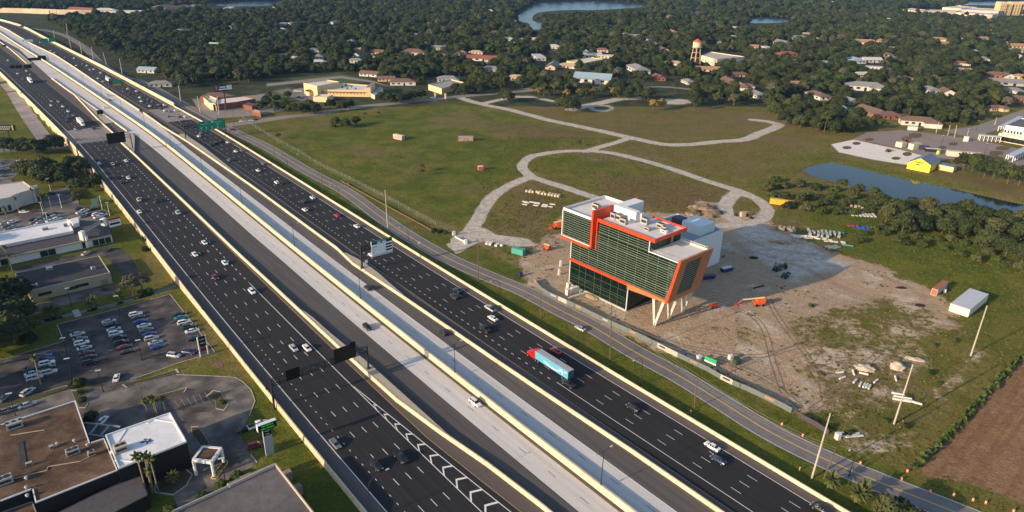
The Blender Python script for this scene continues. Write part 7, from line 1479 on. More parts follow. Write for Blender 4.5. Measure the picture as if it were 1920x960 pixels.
# red and white dealer sign, teal sign
pa, pb = gp(211, 437), gp(227, 433); r = empty('dealer_sign', (pa+pb)/2, math.atan2((pb-pa).y, (pb-pa).x), label='red and white dealer sign on two red legs by the lawn', cat='sign'); RDS = mat('sign_red', (.35,.02,.03), .5, .03, 1)
for s_ in (-1, 1): q = MB(); q.box((s_*2.2, 0, 3.5), (.35, .35, 7)); q.build('leg', RDS, r)
q = MB(); q.box((0, 0, 5.2), (5.2, .4, 4.2)); q.build('panel', SGW, r); q = MB(); q.box((0, -.02, 7.0), (5.6, .5, .9)); q.build('red_header', RDS, r); q = MB(); q.box((0, -.22, 4.6), (4.6, .06, 1.0)); q.build('dark_strip', MBLK, r); strokes(r, -2, 2, 6.0, .6, -.24, MBLK, 7)
P = gp(181, 392); r = empty('pylon_sign', P, .2, label='plain dark teal pylon sign among bushes by the dealer lot', cat='sign'); q = MB(); q.box((0, 0, 3.6), (3.2, .6, 4)); q.build('panel', mat('teal_sign', (.05,.13,.13), .5, .05, 1), r); q = MB(); q.box((0, 0, .8), (.6, .5, 1.7)); q.build('post', BLK, r)
for k, (px, py) in enumerate([(653,352),(558,296),(786,465),(1236//1,0)][:3]): 
    P = gp(px, py); r = empty('small_sign', P, .5, label='small roadside sign on the verge, %s up' % ordn(2-k), cat='sign', group='small roadside signs'); q = MB(); q.box((0, 0, 2.6), (1.1, .06, 1.3)); q.build('panel', SGW if k == 2 else AMB, r); q = MB(); q.tube((0, .06, 0), (0, .06, 3), .05, n=5); q.build('post', GALV, r)
# ---- fences
def fence(name, pxs, label, step, build_panel, post=None, ph=2.0, kindcat='fence'):
    P = smooth_line([gp(*p) for p in pxs], 2.0); r = empty(name, P[0], label=label, cat=kindcat); acc = 0; last = P[0]; pts = [P[0]]
    for a, b_ in zip(P[:-1], P[1:]):
        acc += (b_-a).length
        if acc >= step: pts.append(b_); acc = 0
    for i, p in enumerate(pts):
        if post: link('fence_post', post, r, p-P[0])
    for i, (a, b_) in enumerate(zip(pts[:-1], pts[1:])): build_panel(r, a-P[0], b_-P[0], i)
    return r
q = MB(); q.tube((0, 0, 0), (0, 0, 2.0), .06, n=5); q.box((0, 0, 2.05), (.3, .3, .28)); pm = q.mesh('fence_post', GALV)
WIRE = glass('chain_link', (.9,.9,.9), .97, .5) if False else None
def wires(r, a, b_, i):
    q = MB(); 
    for z in (.3, .9, 1.5, 1.95): q.tube(a+Vector((0,0,z)), b_+Vector((0,0,z)), .022, n=3, caps=False)
    q.build('fence_wires', GALV, r)
fence('wire_fence', [(455,222),(480,240),(520,264),(562,287),(602,312),(645,332),(705,362),(757,390),(800,413),(828,430)], 'long wire fence with posts along the field edge', 8.5, wires, pm)
VIOL = mat('silt_fence', (.15,.085,.05), .9, .15, 1)
def low(r, a, b_, i): d = b_-a; q = MB(); q.box((a+b_)/2+Vector((0,0,.35)), (d.length, .06, .7), math.atan2(d.y, d.x)); q.build('fabric', VIOL, r)
fence('silt_fence', [(640,340),(690,368),(740,395),(790,422),(826,443)], 'low rusty brown silt fence beside the frontage road', 6, low)
BAN = mat('banner_grey', (.13,.155,.155), .7, .12, 1.5); BANW = mat('banner_white', (.40,.38,.34), .7, .1, 2); BANO = mat('banner_orange', (.6,.2,.08), .7, .1, 2); BANP = mat('purple_fabric', (.07,.055,.08), .9, .1, 1)
def ban(r, a, b_, i):
    d = b_-a; az_ = math.atan2(d.y, d.x); n_ = Vector((d.y, -d.x, 0)).normalized(); wh_ = i in (4, 15, 16, 21, 26)
    q = MB(); q.box((a+b_)/2+Vector((0,0,.95)), (d.length-.05, .06, 1.9), az_); o = q.build('banner_panel', BANW if wh_ else BAN, r)
    if i % 3 == 0 or wh_: q = MB(); q.box((a+b_)/2+n_*.05+Vector((0,0,1.1)), (d.length*.55, .04, .55), az_); q.build('banner_print', MBLK if wh_ and i % 2 else (BANO if i % 6 == 0 else BANW), r)
fence('banner_fence', [(1001,528),(1010,541),(1022,551),(1055,567),(1085,580),(1135,605),(1195,632),(1260,665),(1327,697),(1360,716),(1400,733),(1440,752),(1470,767),(1496,782)], 'grey green construction banner fence along the frontage road below the office building', 3.4, ban)
def banp(r, a, b_, i): d = b_-a; q = MB(); q.box((a+b_)/2+Vector((0,0,.8)), (d.length-.05, .08, 1.6), math.atan2(d.y, d.x)); q.build('fabric', BANP, r)
fence('fabric_fence', [(1497,782),(1515,791),(1540,806),(1553,815)], 'dark purple fabric fence continuing the banner fence', 4, banp)
VINE = mat('vine_green', (.06,.085,.02), .95, .3, 1, bump=.5)
q = MB(); P_ = smooth_line([gp(*p) for p in [(1715,880),(1745,850),(1768,828),(1800,795),(1850,738),(1920,665),(2010,590)]], 2); rr_ = random.Random(3)
for p in P_:
    for k in range(7):
        c = p+Vector((rr_.uniform(-1,1), rr_.uniform(-1,1), rr_.uniform(.2,1.6))); v = rndvec(rr_); u = v.orthogonal().normalized()*.6; w2 = v.cross(u).normalized()*.5; q.add([c-u-w2, c+u-w2, c+u+w2, c-u+w2], [(0,1,2,3)])
q.build('vine_fence', VINE, None, label='green vine covered fence along the edge of the brown ploughed field', cat='fence')
# ================================================================ CONSTRUCTION SITE AND FIELD THINGS
LIFT = mat('lift_orange', (.62,.10,.03), .5, .08, 1); LIFTY = mat('boom_cream', (.62,.50,.25), .5, .08, 1); DBLUE = mat('dumpster_blue', (.015,.035,.13), .6, .1, 1); TEALC = mat('teal_container_paint', (.07,.33,.27), .6, .1, 1); PIPEW = mat('white_pipe', (.62,.60,.56), .6, .08, 1); TARP = mat('blue_tarp', (.03,.09,.35), .5, .2, 1)
def boom_lift(px, py, ang, L, label, sc=1.0):
    P = gp(px, py); r = empty('boom_lift', P, ang, label=label, cat='boom lift'); r.scale = (sc,)*3
    q = MB(); q.box((0, 0, .9), (3.4, 2.2, .6)); q.build('chassis', LIFT, r); q = MB(); q.box((.5, 0, 1.8), (2.9, 2.1, 1.1)); q.box((1.5, 0, 2.5), (1.0, 1.9, .6)); q.build('turntable', LIFT, r)
    wm = MB(); wm.tube((0, -.22, 0), (0, .22, 0), .5, n=12); wm = wm.mesh('wheel', TYRE)
    for x in (-1.2, 1.2):
        for y in (-1.1, 1.1): link('wheel', wm, r, (x, y, .5))
    q = MB(); q.tube((1.8, 0, 2.9), (-L*.8, 0, 2.4), .35, .25, 4); q.build('boom', LIFTY, r); q = MB(); q.tube((-L*.8, 0, 2.4), (-L, 0, 1.0), .2, .16, 4); q.build('jib', LIFT, r)
    q = MB(); 
    for z in (.3, 1.3):
        for a, b_ in (((-L-.2,-.9),(-L-1.4,-.9)),((-L-1.4,-.9),(-L-1.4,.9)),((-L-1.4,.9),(-L-.2,.9)),((-L-.2,.9),(-L-.2,-.9))): q.tube((*a, z), (*b_, z), .05, n=4)
    q.box((-L-.8, 0, .3), (1.2, 1.8, .06)); q.build('basket', LIFT, r); return r
boom_lift(1422, 572, .12, 7.5, 'orange boom lift with long cream boom lowered to its left', 1.15); boom_lift(1337, 577, .42, 9, 'smaller orange boom lift with a thin grey boom beside the raking columns', .8)
boom_lift(1026, 468, -.9, 3.5, 'orange lift parked on the sandy ground left of the office building', .9)
q = boom_lift(1046, 428, .3, 2, 'red machine half hidden behind the left corner of the office building', 1.4)
def boxy(name, px, py, size, rz, m_, label, cat, roofm=None, wheels=0, doors=0, ribs=0, roof=None, group=None):
    P = gp(px, py); r = empty(name, P, rz, label=label, cat=cat, group=group); x, y, z = size; z0 = .45 if wheels else .1
    q = MB(); q.box((0, 0, z0+z/2), size); q.build('body', m_, r)
    q = MB(); q.box((0, 0, z0+z+.05), (x*1.01, y*1.01, .1)); q.build('roof', roofm or m_, r)
    if ribs:
        rb = MB(); rb.box((0, 0, 0), (.10, .05, z*.92)); rb = rb.mesh('rib', m_)
        for k in range(ribs):
            for s_ in (-1, 1): link('rib', rb, r, (-x/2+x*(k+.5)/ribs, s_*(y/2+.025), z0+z/2))
    if doors: q = MB(); q.box((-x/2-.03, 0, z0+z/2), (.05, y*.9, z*.88)); q.build('door', roofm or m_, r)
    if wheels:
        wm = MB(); wm.tube((0, -.14, 0), (0, .14, 0), .42, n=10); wm = wm.mesh('wheel', TYRE)
        for k in range(wheels):
            for s_ in (-1, 1): link('wheel', wm, r, (x*.22+k*1.0, s_*y*.42, .42))
    return r
def quadbox(a, b_, c, h):
    A_, B__, C__ = gp(*a), gp(*b_), gp(*c); ctr = (A_+C__)/2; x, y = toimg(np.array([ctr.x, ctr.y, ctr.z])); d = B__-A_; e_ = C__-B__
    return float(x[0]), float(y[0]), (e_.length, d.length, h), math.atan2(e_.y, e_.x)
boxy('site_office', *quadbox((1777.5,583.8),(1815,595),(1850,565), 3.3), mat('office_cream', (.68,.62,.54), .6, .05, .6), 'white portable site office with pale blue roof at the right of the yard', 'site office', mat('office_roof', (.48,.50,.54), .6, .05, .3), ribs=8)
boxy('container', *quadbox((1744.5,552.5),(1755,556),(1774.5,540), 2.9), mat('container_white', (.60,.52,.46), .6, .1, .6), 'small white container with rusty roof beside the site office', 'container', mat('rust_roof', (.36,.12,.07), .8, .2, 1), doors=1, ribs=6)
boxy('generator', 1771, 548, (1.2, 1, 1.2), .9, PIPEW, 'tiny white box between rusty container and site office', 'box')
boxy('container', 972, 476, (6.1, 2.5, 2.6), -.55, TEALC, 'teal shipping container on the sandy strip left of the office building', 'container', ribs=6, doors=1)
boxy('school_bus_trailer', 1464, 385, (12.2, 2.6, 2.9), -.42, mat('bus_yellow', (.66,.36,.03), .5, .06, .6), 'long yellow trailer parked by the bushes at the yard edge', 'trailer', wheels=2, ribs=8)
boxy('abandoned_bus', 748, 261, (9, 3.0, 3.2), -.62, mat('faded_pink', (.60,.48,.44), .7, .15, .6, col2=(.45,.2,.18)), 'faded pink and white roofless trailer standing in the green field', 'trailer', mat('pale_inside', (.60,.55,.40), .8, .1, 1), ribs=5)
boxy('abandoned_bus', 873, 264, (11, 3.0, 3.2), .12, mat('graffiti_red', (.42,.25,.25), .7, .2, .5, col2=(.16,.2,.13)), 'graffiti covered trailer with a red end standing in the green field', 'trailer', mat('grey_red_roof', (.42,.30,.28), .8, .2, .6), ribs=5)
boxy('small_shed', 901, 319, (3.2, 2.6, 2.6), .3, mat('shed_red', (.45,.10,.10), .7, .15, .8), 'small red and white shed alone in the green field', 'shed', PIPEW)
for i, (px, py, a) in enumerate([(1327, 522, .25), (1362, 508, .5)]):
    P = gp(px, py); r = empty('dumpster', P, a, label=['dark blue open dumpster full of rubble right behind the office building','dark blue dumpster with pale lid alone on the grey sand'][i], cat='dumpster', group='blue dumpsters'); q = MB(); q.loft([[(-2.6,-1.1,.1),(2.6,-1.1,.1),(2.6,1.1,.1),(-2.6,1.1,.1)],[(-3.1,-1.2,1.7),(3.1,-1.2,1.7),(3.1,1.2,1.7),(-3.1,1.2,1.7)]], caps=True); q.build('bin', DBLUE, r); q = MB(); q.box((0, 0, 1.78), (5.4, 2.1, .12)); q.build('load' if i == 0 else 'lid', mat('rubble', (.2,.14,.12), .95, .3, 2) if i == 0 else PIPEW, r)
def tractor(px, py, a, m1, label):
    P = gp(px, py); r = empty('tractor', P, a, label=label, cat='tractor'); q = MB(); q.box((.8, 0, 1.1), (2.2, 1.0, .9)); q.build('bonnet', m1, r); q = MB(); q.box((-.8, 0, 1.6), (1.4, 1.5, 1.6)); q.build('cab', MATS['dark_interior'], r); q = MB(); q.box((-.8, 0, 2.5), (1.6, 1.7, .15)); q.build('roof', m1, r)
    for x, rr in ((-1.0, .8), (1.5, .5)):
        for s_ in (-1, 1): q = MB(); q.tube((x, s_*.85-.2, rr), (x, s_*.85+.2, rr), rr, n=12); q.build('wheel', TYRE, r)
    q = MB(); q.tube((1.8, 0, 1), (3.4, 0, 1.6), .14, n=4); q.box((3.6, 0, 1.2), (.3, 1.8, .9)); q.build('bucket', m1, r); return r
tractor(1468, 502, 2.6, mat('rusty_yellow', (.25,.13,.05), .7, .2, 1), 'rusty brown loader standing on the grey sand'); tractor(1456, 508, .5, mat('dark_green_paint', (.02,.10,.07), .6, .1, 1), 'dark green tractor beside the rusty loader'); tractor(1471, 521, .8, MATS['dark_green_paint'], 'small green machine below the rusty loader'); tractor(1398, 405, 1.0, LIFT, 'orange mixer on the small grass island')
boxy('cream_tank', 1392, 406, (2.6, 2.2, 2.4), .3, CREAMW, 'cream box tank on the small grass island', 'tank')
# barrels
BARR = mat('barrel_orange', (.72,.12,.03), .5, .04, 1)
bo = MB(); bo.tube((0,0,0),(0,0,.12),.42,n=10); bo.tube((0,0,.12),(0,0,1.05),.31,.26,10); bmesh_b = bo.mesh('traffic_barrel', BARR); st_ = MB(); st_.tube((0,0,0),(0,0,.14),.305,n=10); stm = st_.mesh('reflective_band', LW)
BPX = [(1466,797),(1505,818),(1613,870),(1690,900),(1701,885),(1744,923),(1788,930),(1824,939),(1848,944),(1900,960)]
for k, (px, py) in enumerate(BPX):
    r = empty('traffic_barrel', gp(px, py), 0, label=f'orange and white traffic barrel beside the frontage road, {ordn(k)} from the left', cat='traffic barrel', group='orange barrels along the frontage road'); r.scale = (.9,)*3; link('drum', bmesh_b, r); link('reflective_band', stm, r, (0, 0, .35)); link('reflective_band', stm, r, (0, 0, .7))
# pipes and stacks
def pipe(P, a, L, rr, m_, label, group=None, name='pipe'):
    q = MB(); d = Vector((math.cos(a)*L/2, math.sin(a)*L/2, 0)); n_ = 12; q.tube(-d+Vector((0,0,rr)), d+Vector((0,0,rr)), rr, n=n_, caps=False); q.tube(-d*.995+Vector((0,0,rr)), d*.995+Vector((0,0,rr)), rr*.8, n=n_, caps=True)
    return q.build(name, m_, None, P, label=label, cat='pipe', group=group)
for k, (px, py, a) in enumerate([(1688,741,-.3),(1692,747,-.3),(1690,752,-.3),(1711,755,-.55)]): pipe(gp(px, py), a, 5.2, .36, PIPEW, f'white concrete pipe lying across the base of the leaning pole, {ordn(k)} of four', 'white pipes by the pole')
for k, (px, py, a) in enumerate([(1574,700,.2),(1600,700,1.3),(1579,710,.5),(1619,702,-.45),(1679,711,1.2),(1603,716,.8),(1613,722,.9),(1620,724,.9),(1625,725,.9),(1630,727,.9),(1642,716,.7)]): pipe(gp(px, py), a, 2.8, .36, PIPEW, f'short white concrete pipe lying in the weedy rubble, {ordn(k)} of the scattered pipes', 'scattered white pipes')
pipe(gp(1570, 438), -.35, 6, .6, TEALC, 'large teal pipe lying at the edge of the storage yard'); pipe(gp(1589, 461), -.4, 5, .3, TEALC, 'thin teal pipe below the large teal pipe'); pipe(gp(1422, 539), .5, 6, .3, TYRE, 'black pipe lying on the grey sand near the boom lift')
def stack(px, py, a, n_, sp, size, m_, label, jit=.2, cat='stack of blocks', name='block_stack', item='block'):
    P = gp(px, py); r = empty(name, P, a, label=label, cat=cat); me_c = MB(); me_c.box((0, 0, 0), size); me_c = me_c.mesh(item, m_); rr = random.Random(px)
    for i in range(n_[0]):
        for j in range(n_[1]):
            if rr.random() < .12: continue
            link(item, me_c, r, (i*sp[0]+rr.uniform(-jit, jit), j*sp[1]+rr.uniform(-jit, jit), size[2]/2+.05), rr.uniform(-.15, .15))
    return r
stack(987, 360, -.42, (11, 2), (2.0, 1.6), (1.3, 1.2, 1.2), mat('pallet_cream', (.50,.42,.30), .8, .15, 1), 'two rows of cream wrapped pallets on the grass in the loop', cat='pallets', item='pallet')
stack(982, 383, -.3, (5, 3), (3.6, 2.4), (3.2, .9, .4), PIPEW, 'scattered white roof panels stacked on the grass in the loop', 1.0, cat='panels', item='panel')
stack(912, 458, -.45, (5, 2), (1.8, 1.6), (1.3, 1.1, .9), PIPEW, 'white crates behind the entrance gate', .3, cat='crates', item='crate')
stack(1518, 442, -.3, (8, 4), (2.0, 2.2), (1.0, 1.6, 1.6), mat('grey_block', (.30,.32,.31), .8, .2, 1), 'packed rows of grey concrete fittings in the storage yard', .4, item='concrete_fitting')
stack(1462, 432, -.3, (5, 3), (1.8, 2.0), (1.2, 1.2, 1.3), mat('brown_block', (.28,.24,.20), .8, .2, 1), 'brown grey rubble blocks at the left of the storage yard', .5, item='block')
stack(1490, 445, -.2, (5, 3), (2.6, 1.4), (2.4, .5, .5), PIPEW, 'pale timber lengths between the block rows', .6, item='timber')
stack(1590, 403, -.1, (8, 2), (2.0, 4.2), (1.1, 4.0, .6), mat('pale_beam', (.52,.54,.52), .7, .1, 1), 'rows of pale precast beams on the grass beyond the yard', .15, item='beam')
stack(1596, 388, -.4, (4, 2), (1.8, 1.6), (1.2, 1.2, .9), mat('pinkish', (.45,.32,.28), .8, .2, 1), 'pinkish sacks behind the precast beams', .4, item='sack')
stack(1500, 391, -.3, (6, 2), (1.8, 1.4), (1.4, 1.0, 1.0), mat('yellow_sack', (.55,.42,.18), .8, .2, 1), 'yellow sacks beside the long yellow trailer', .3, item='sack')
stack(1610, 428, -.3, (3, 2), (2.0, 1.6), (1.6, 1.3, .8), TARP, 'blue tarpaulin covered heap on the grass', .4, item='bundle'); stack(1592, 424, -.3, (3, 2), (2.0, 1.6), (1.6, 1.3, .7), mat('dark_red_heap', (.2,.06,.05), .9, .2, 1), 'dark red heap left of the blue tarpaulins', .4, item='bundle')
stack(1548, 452, -.3, (4, 3), (2.6, 1.7), (2.0, 1.2, .3), PIPEW, 'flat white sheets below the concrete fittings', .6, item='sheet'); stack(1556, 467, .3, (3, 2), (2.4, 1.8), (2.2, .7, .7), mat('steel_grey', (.25,.29,.33), .5, .1, 1), 'grey steel sections near the dark bushes', .3, item='section')
stack(1585, 822, .2, (4, 2), (1.6, 1.5), (2.0, .5, .4), PIPEW, 'white planks in the weeds near the bottom right', .7, item='plank')
# low walls left of the building foot
WB = mat('white_block_wall', (.62,.58,.52), .8, .06, 1)
for k, (px, py, sz, a) in enumerate([(1066,541,(1.6,1.6,2.6),.6),(1077,548,(3.0,1.6,2.4),.6),(1065,553,(1.8,1.6,2.6),.6),(1080,558,(8.2,.6,1.0),.62),(1085,546,(1.2,3.0,1.0),.6)]):
    q = MB(); q.box((0, 0, sz[2]/2), sz); q.box((0, 0, sz[2]+.05), (sz[0]*1.04, sz[1]*1.06, .1)); q.build('block_wall', WB, None, gp(px, py), a, label=f'white block wall stub at the left foot of the glass facade, {ordn(k)} of five', cat='wall', group='wall stubs')
for k, (px, py) in enumerate([(1051,499),(1048,515)]): q = MB(); q.box((0,0,1.4),(.8,.8,2.8)); q.box((0,0,.1),(1.2,1.2,.2)); q.build('gate_post', WB, None, gp(px, py), .3, label='white concrete stub on the sand left of the facade, %s' % ('upper one' if k == 0 else 'lower one'), cat='post', group='concrete stubs')
# heaps
def heap(px, py, rx, ry, h, m_, label, seed=1, rz=0):
    q = MB(); r = random.Random(seed); bm = bmesh.new(); bmesh.ops.create_icosphere(bm, subdivisions=4, radius=1)
    from mathutils import noise
    for v in bm.verts:
        k = 1+.3*noise.noise(v.co*2.2+Vector((seed, 0, 0)))+.12*noise.noise(v.co*6); v.co = Vector((v.co.x*rx*.78*k, v.co.y*ry*.78*k, max(v.co.z, -.15)*h*.8*k))
    bm.verts.index_update(); q.add([v.co for v in bm.verts], [tuple(v.index for v in f.verts) for f in bm.faces]); bm.free(); return q.build('earth_heap', m_, None, gp(px, py), rz, True, label=label, cat='heap')
EARTH = mat('heap_earth', (.25,.175,.13), .95, .3, .3, bump=.8, col2=(.12,.10,.05)); PALEH = mat('pale_heap', (.44,.38,.31), .95, .12, .8, bump=.6)
heap(1316, 392, 9, 6, 3.6, EARTH, 'tall brown earth heap behind the office building', 1); heap(1335, 400, 8, 5, 2.4, EARTH, 'lower weedy earth heap right of the tall heap', 2); heap(1300, 402, 6, 4, 1.6, EARTH, 'small earth heap left of the tall heap', 3)
heap(1622, 692, 4.2, 2.6, 1.8, PALEH, 'rounded pale gravel heap near the white pipes', 4, -.3); heap(1682, 690, 3.2, 2.6, 2.6, PALEH, 'steeper white gravel heap right of the rounded one', 5); heap(1716, 674, 4.5, 1.6, .8, PALEH, 'long low pale heap at the right', 6, -.4)
heap(1535, 702, 2.4, 2, .9, EARTH, 'small brown heap in the weeds', 7); heap(1690, 540, 3, 1.2, .7, mat('black_heap', (.02,.02,.02), .9, .2, 1), 'black covered heap near the rusty container', 8); heap(1725, 573, 2.6, 1.6, .7, MATS['black_heap'], 'black heap left of the site office', 9); heap(1413, 484, 2.6, 1.6, 1.0, MATS['black_heap'], 'black square pile on the grey sand', 10)
heap(1108, 556, 5, 2.2, .9, mat('ochre_heap', (.38,.27,.15), .95, .2, .6, bump=.6), 'ochre spoil along the foot of the glass facade', 11, TH); heap(1785, 308+2, 4, 3, .9, PALEH, 'far pale heap', 12) if False else None
# green site sign, porta loos, boxes
P = gp(1331, 684); r = empty('site_sign', P, TH+.1, label='small green and white site sign behind the banner fence', cat='sign'); q = MB(); q.box((0, 0, 1.9), (4.4, .12, 1.5)); q.build('green_panel', mat('site_green', (.03,.35,.12), .5, .05, 1), r); q = MB(); q.box((0, -.02, .85), (4.4, .14, .6)); q.build('white_strip', LW, r)
for x in (-2, 2): q = MB(); q.box((x, .1, 1.3), (.12, .12, 2.6)); q.build('post', WOOD, r)
for k, (px, py, m_, lb) in enumerate([(1570,823,PIPEW,'white cabinet at the end of the dark fence'),(1369,675,PIPEW,'slim white cabinet by the wooden pole'),(1310,676,PIPEW,'small white tank behind the banner fence'),(1381,682,mat('dark_green_box', (.03,.06,.04), .7, .1, 1),'dark green transformer box beside the wooden pole'),(851,441,PIPEW,'white meter box at the field gate'),(873,457,SGW,'white notice board at the field gate'),(976,518,DBLUE,'blue bin by the sandy bend')]):
    q = MB(); s_ = (1.3,1.3,1.9) if k != 3 else (2.2,2,1.8); q.box((0,0,s_[2]/2), s_); q.box((0,0,s_[2]+.06), (s_[0]*1.1,s_[1]*1.1,.12)); q.build('utility_cabinet', m_, None, gp(px, py), .4, label=lb, cat='cabinet')
GT = mat('gate_white', (.62,.60,.55), .7, .05, 1); ga, gb = gp(853,447), gp(872,457); r = empty('field_gate', (ga+gb)/2, math.atan2((gb-ga).y,(gb-ga).x), label='white pole barrier closing the field entrance', cat='gate'); L_ = (gb-ga).length
for k in range(4): q = MB(); q.box((-L_/2+L_*(k+.5)/4, 0, .9), (L_/4-.1, .3, .8)); q.build('rail', GT, r)
# hydrants / guy wires
for k, (px, py) in enumerate([(1295,775),(1499,882)]): q = MB(); q.tube((0,0,0),(0,0,1.1),.16,n=6); q.tube((0,0,.8),(0,0,1.15),.22,n=6); q.build('marker_post', mat('marker_orange', (.6,.25,.12), .6, .1, 1), None, gp(px, py), label='short orange topped marker post on the verge, %s' % ('upper' if k == 0 else 'lower'), cat='post', group='verge markers')
# yellow sheathed hall and yard things across the pond
Y_ = lambda x, y: (1680+x/8, 220+y/8)
yh = [Vector((g(*Y_(x, y), -1+h)[0], g(*Y_(x, y), -1+h)[1], -1)) for x, y, h in ((120,765,0),(460,828,0),(660,765,0))]
a0 = gp(*Y_(135,762)); a1 = gp(*Y_(470,830)); a2 = gp(*Y_(660,752)); c4 = a0+(a2-a1); cc = (a0+a1+a2+c4)/4; r = empty('yellow_hall', cc, math.atan2((a1-a0).y,(a1-a0).x), label='hall clad in bright yellow sheathing with blue grey gable roof by the pond', cat='hall')
L_ = (a1-a0).length; D_2 = (a2-a1).length; e = 5.0; rh = 8.4; YSH = mat('yellow_sheathing', (.80,.68,.06), .7, .06, .8); BRF = mat('blue_grey_roof', (.14,.18,.25), .6, .06, .5)
q = MB(); q.loft([[(-L_/2,-D_2/2,-.3),(L_/2,-D_2/2,-.3),(L_/2,-D_2/2,e),(0,-D_2/2,rh),(-L_/2,-D_2/2,e*.85)],[(-L_/2,D_2/2,-.3),(L_/2,D_2/2,-.3),(L_/2,D_2/2,e),(0,D_2/2,rh),(-L_/2,D_2/2,e*.85)]]); q.build('wall', YSH, r)
q = MB(); q.add([(-L_/2-.6,-D_2/2-.6,e*.85-.1),(0,-D_2/2-.6,rh+.2),(0,D_2/2+.6,rh+.2),(-L_/2-.6,D_2/2+.6,e*.85-.1),(L_/2+.6,-D_2/2-.6,e-.1),(L_/2+.6,D_2/2+.6,e-.1)], [(0,1,2,3),(1,4,5,2)]); q.build('roof', BRF, r)
for x, z, w_ in ((-.5,5.4,5.5),(-.8,4.0,2.6)): q = MB(); q.box((x, -D_2/2-.04, z), (w_, .1, .7)); q.build('vent_opening', DARKI, r)
boxy('garage', *Y_(765,790), (9, 8, 3.4), math.atan2((a1-a0).y,(a1-a0).x), MATS['stucco_wall'] if False else TANW, 'small tan house right of the yellow hall', 'house', BRF)
for k, (x, y, sz) in enumerate([(70,440,(6,5,3.5)),(275,470,(10,4,4))]): boxy('storage_shed', *Y_(x, y), sz, .5, CRW, 'cream box shed beside the school car park, %s' % ('left small one' if k == 0 else 'right longer one'), 'shed', mat('cream_roof', (.5,.42,.28), .7, .06, .6), group='cream sheds')
boxy('site_cabin', *Y_(1010,590), (22, 4.5, 3.4), -.28, W2, 'long peach site cabin behind the trees at the school yard', 'cabin', mat('peach_roof', (.6,.5,.44), .7, .05, .5), ribs=9)
boxy('portable_toilet', *Y_(628,555), (1.6,1.6,2.6), .3, mat('lime', (.45,.65,.05), .5, .05, 1), 'lime green portable toilet by the school yard', 'toilet'); boxy('skip', *Y_(545,515), (10,3,2.2), -.25, BLK, 'long black skip heaped with white sheets', 'skip', PIPEW); boxy('container', *Y_(410,480), (7,3,2.6), -.25, mat('navy_box', (.03,.04,.08), .6, .1, 1), 'dark navy container in the school yard', 'container')
boxy('white_board', *Y_(1040,365), (3.6,.6,4), -.2, PIPEW, 'white board at the edge of the school car park', 'board'); boxy('lorry', 1710, 245, (7,2.6,3), -.15, PIPEW, 'white lorry parked below the brown roofed house', 'lorry', wheels=2)
for k, (x, y, tx, ty) in enumerate([(600,235,645,70),(775,270,815,115),(875,300,915,115),(1060,325,1090,190),(1480,115,1510,0)]): a = Y_(x, y); b_ = Y_(tx, ty); pole(a[0], a[1], b_[0], b_[1], CPOLE, .3, .2, f'pale pole along the street beyond the school car park, {ordn(k)} from the left', 'poles beyond the school car park')
for k, (px, py) in enumerate([(1665,285),(1698,266)]): tractor(px, py, .5, LIFT, 'small machine on the white sand yard, %s' % ('nearer' if k == 0 else 'farther'))
RUT = mat('wheel_rut', (.22,.16,.11), .95, .25, .8)
for L_ in ([(1200,628),(1262,652),(1330,672),(1390,690),(1440,712),(1500,762)], [(1440,560),(1462,600),(1500,650),(1535,700),(1545,745)], [(1180,612),(1250,640),(1340,660),(1420,668),(1500,650),(1600,640),(1700,690)], [(1330,560),(1420,600),(1450,680),(1470,740)], [(1400,470),(1480,490),(1560,530),(1640,560),(1760,575)], [(1380,440),(1460,470),(1540,480),(1660,520),(1740,560)], [(1060,590-12),(1120,598),(1180,618),(1240,645)], [(1650,660),(1560,740),(1520,770)]):
    for o_ in (-.95, .95): ribbon('wheel_rut', [gp(*p) for p in L_], -o_+.22, RUT, .035, w1=o_+.22)
# rock/debris and weeds as scatter
deb = MB(); rr = random.Random(11); 
SP = WP(SAND); xs = [p[0] for p in SP]; ys = [p[1] for p in SP]; n_ = 0
while n_ < 900:
    x, y = rr.uniform(min(xs), max(xs)), rr.uniform(min(ys), max(ys))
    if not inpoly(np.array([x]), np.array([y]), SP)[0]: continue
    n_ += 1; s_ = rr.uniform(.12, .42); z = hz(x, y); deb.box((x, y, z+s_*.2), (s_, s_*rr.uniform(.5, 1.3), s_*.6), rr.uniform(0, 3))
deb.build('rubble', mat('rubble_pieces', (.36,.30,.25), .9, .3, 1.5), kind='stuff', label='loose stones scattered on the sandy yard')
tf = MB(); r2_ = random.Random(5)
for k in range(5):
    for j in range(46):
        a = r2_.uniform(0, 6.3); d = r2_.uniform(0, 1.1); v = Vector((math.cos(a)*d, math.sin(a)*d, 0)); u = rndvec(r2_)*.18; h = r2_.uniform(.25, .75)*(1.2-d*.6); tf.add([v-u, v+u, v+Vector((u.y*.8+r2_.uniform(-.25,.25), r2_.uniform(-.25,.25), h))], [(0, 1, 2)])
GT_ = leafmat('weed_green', (.085,.108,.018), (.135,.14,.03)); GT2 = leafmat('weed_brown', (.13,.10,.045), (.19,.16,.075))
src2 = bpy.data.collections.new('tuft_kinds')
for i in range(4):
    t_ = MB(); r3_ = random.Random(20+i)
    for j in range(70):
        a = r3_.uniform(0, 6.3); d = r3_.uniform(0, 1.3)*r3_.uniform(.5, 1); v = Vector((math.cos(a)*d, math.sin(a)*d, 0)); u = rndvec(r3_); u.z *= .2; u *= .26; h = r3_.uniform(.25, .8)*(1.3-d*.6); t_.add([v-u, v+u, v+Vector((r3_.uniform(-.3,.3), r3_.uniform(-.3,.3), h))], [(0, 1, 2)])
    o = bpy.data.objects.new('kind_t%d' % i, t_.mesh('weed_tuft', [GT_, GT2][i % 2] if i < 3 else GT2)); src2.objects.link(o)
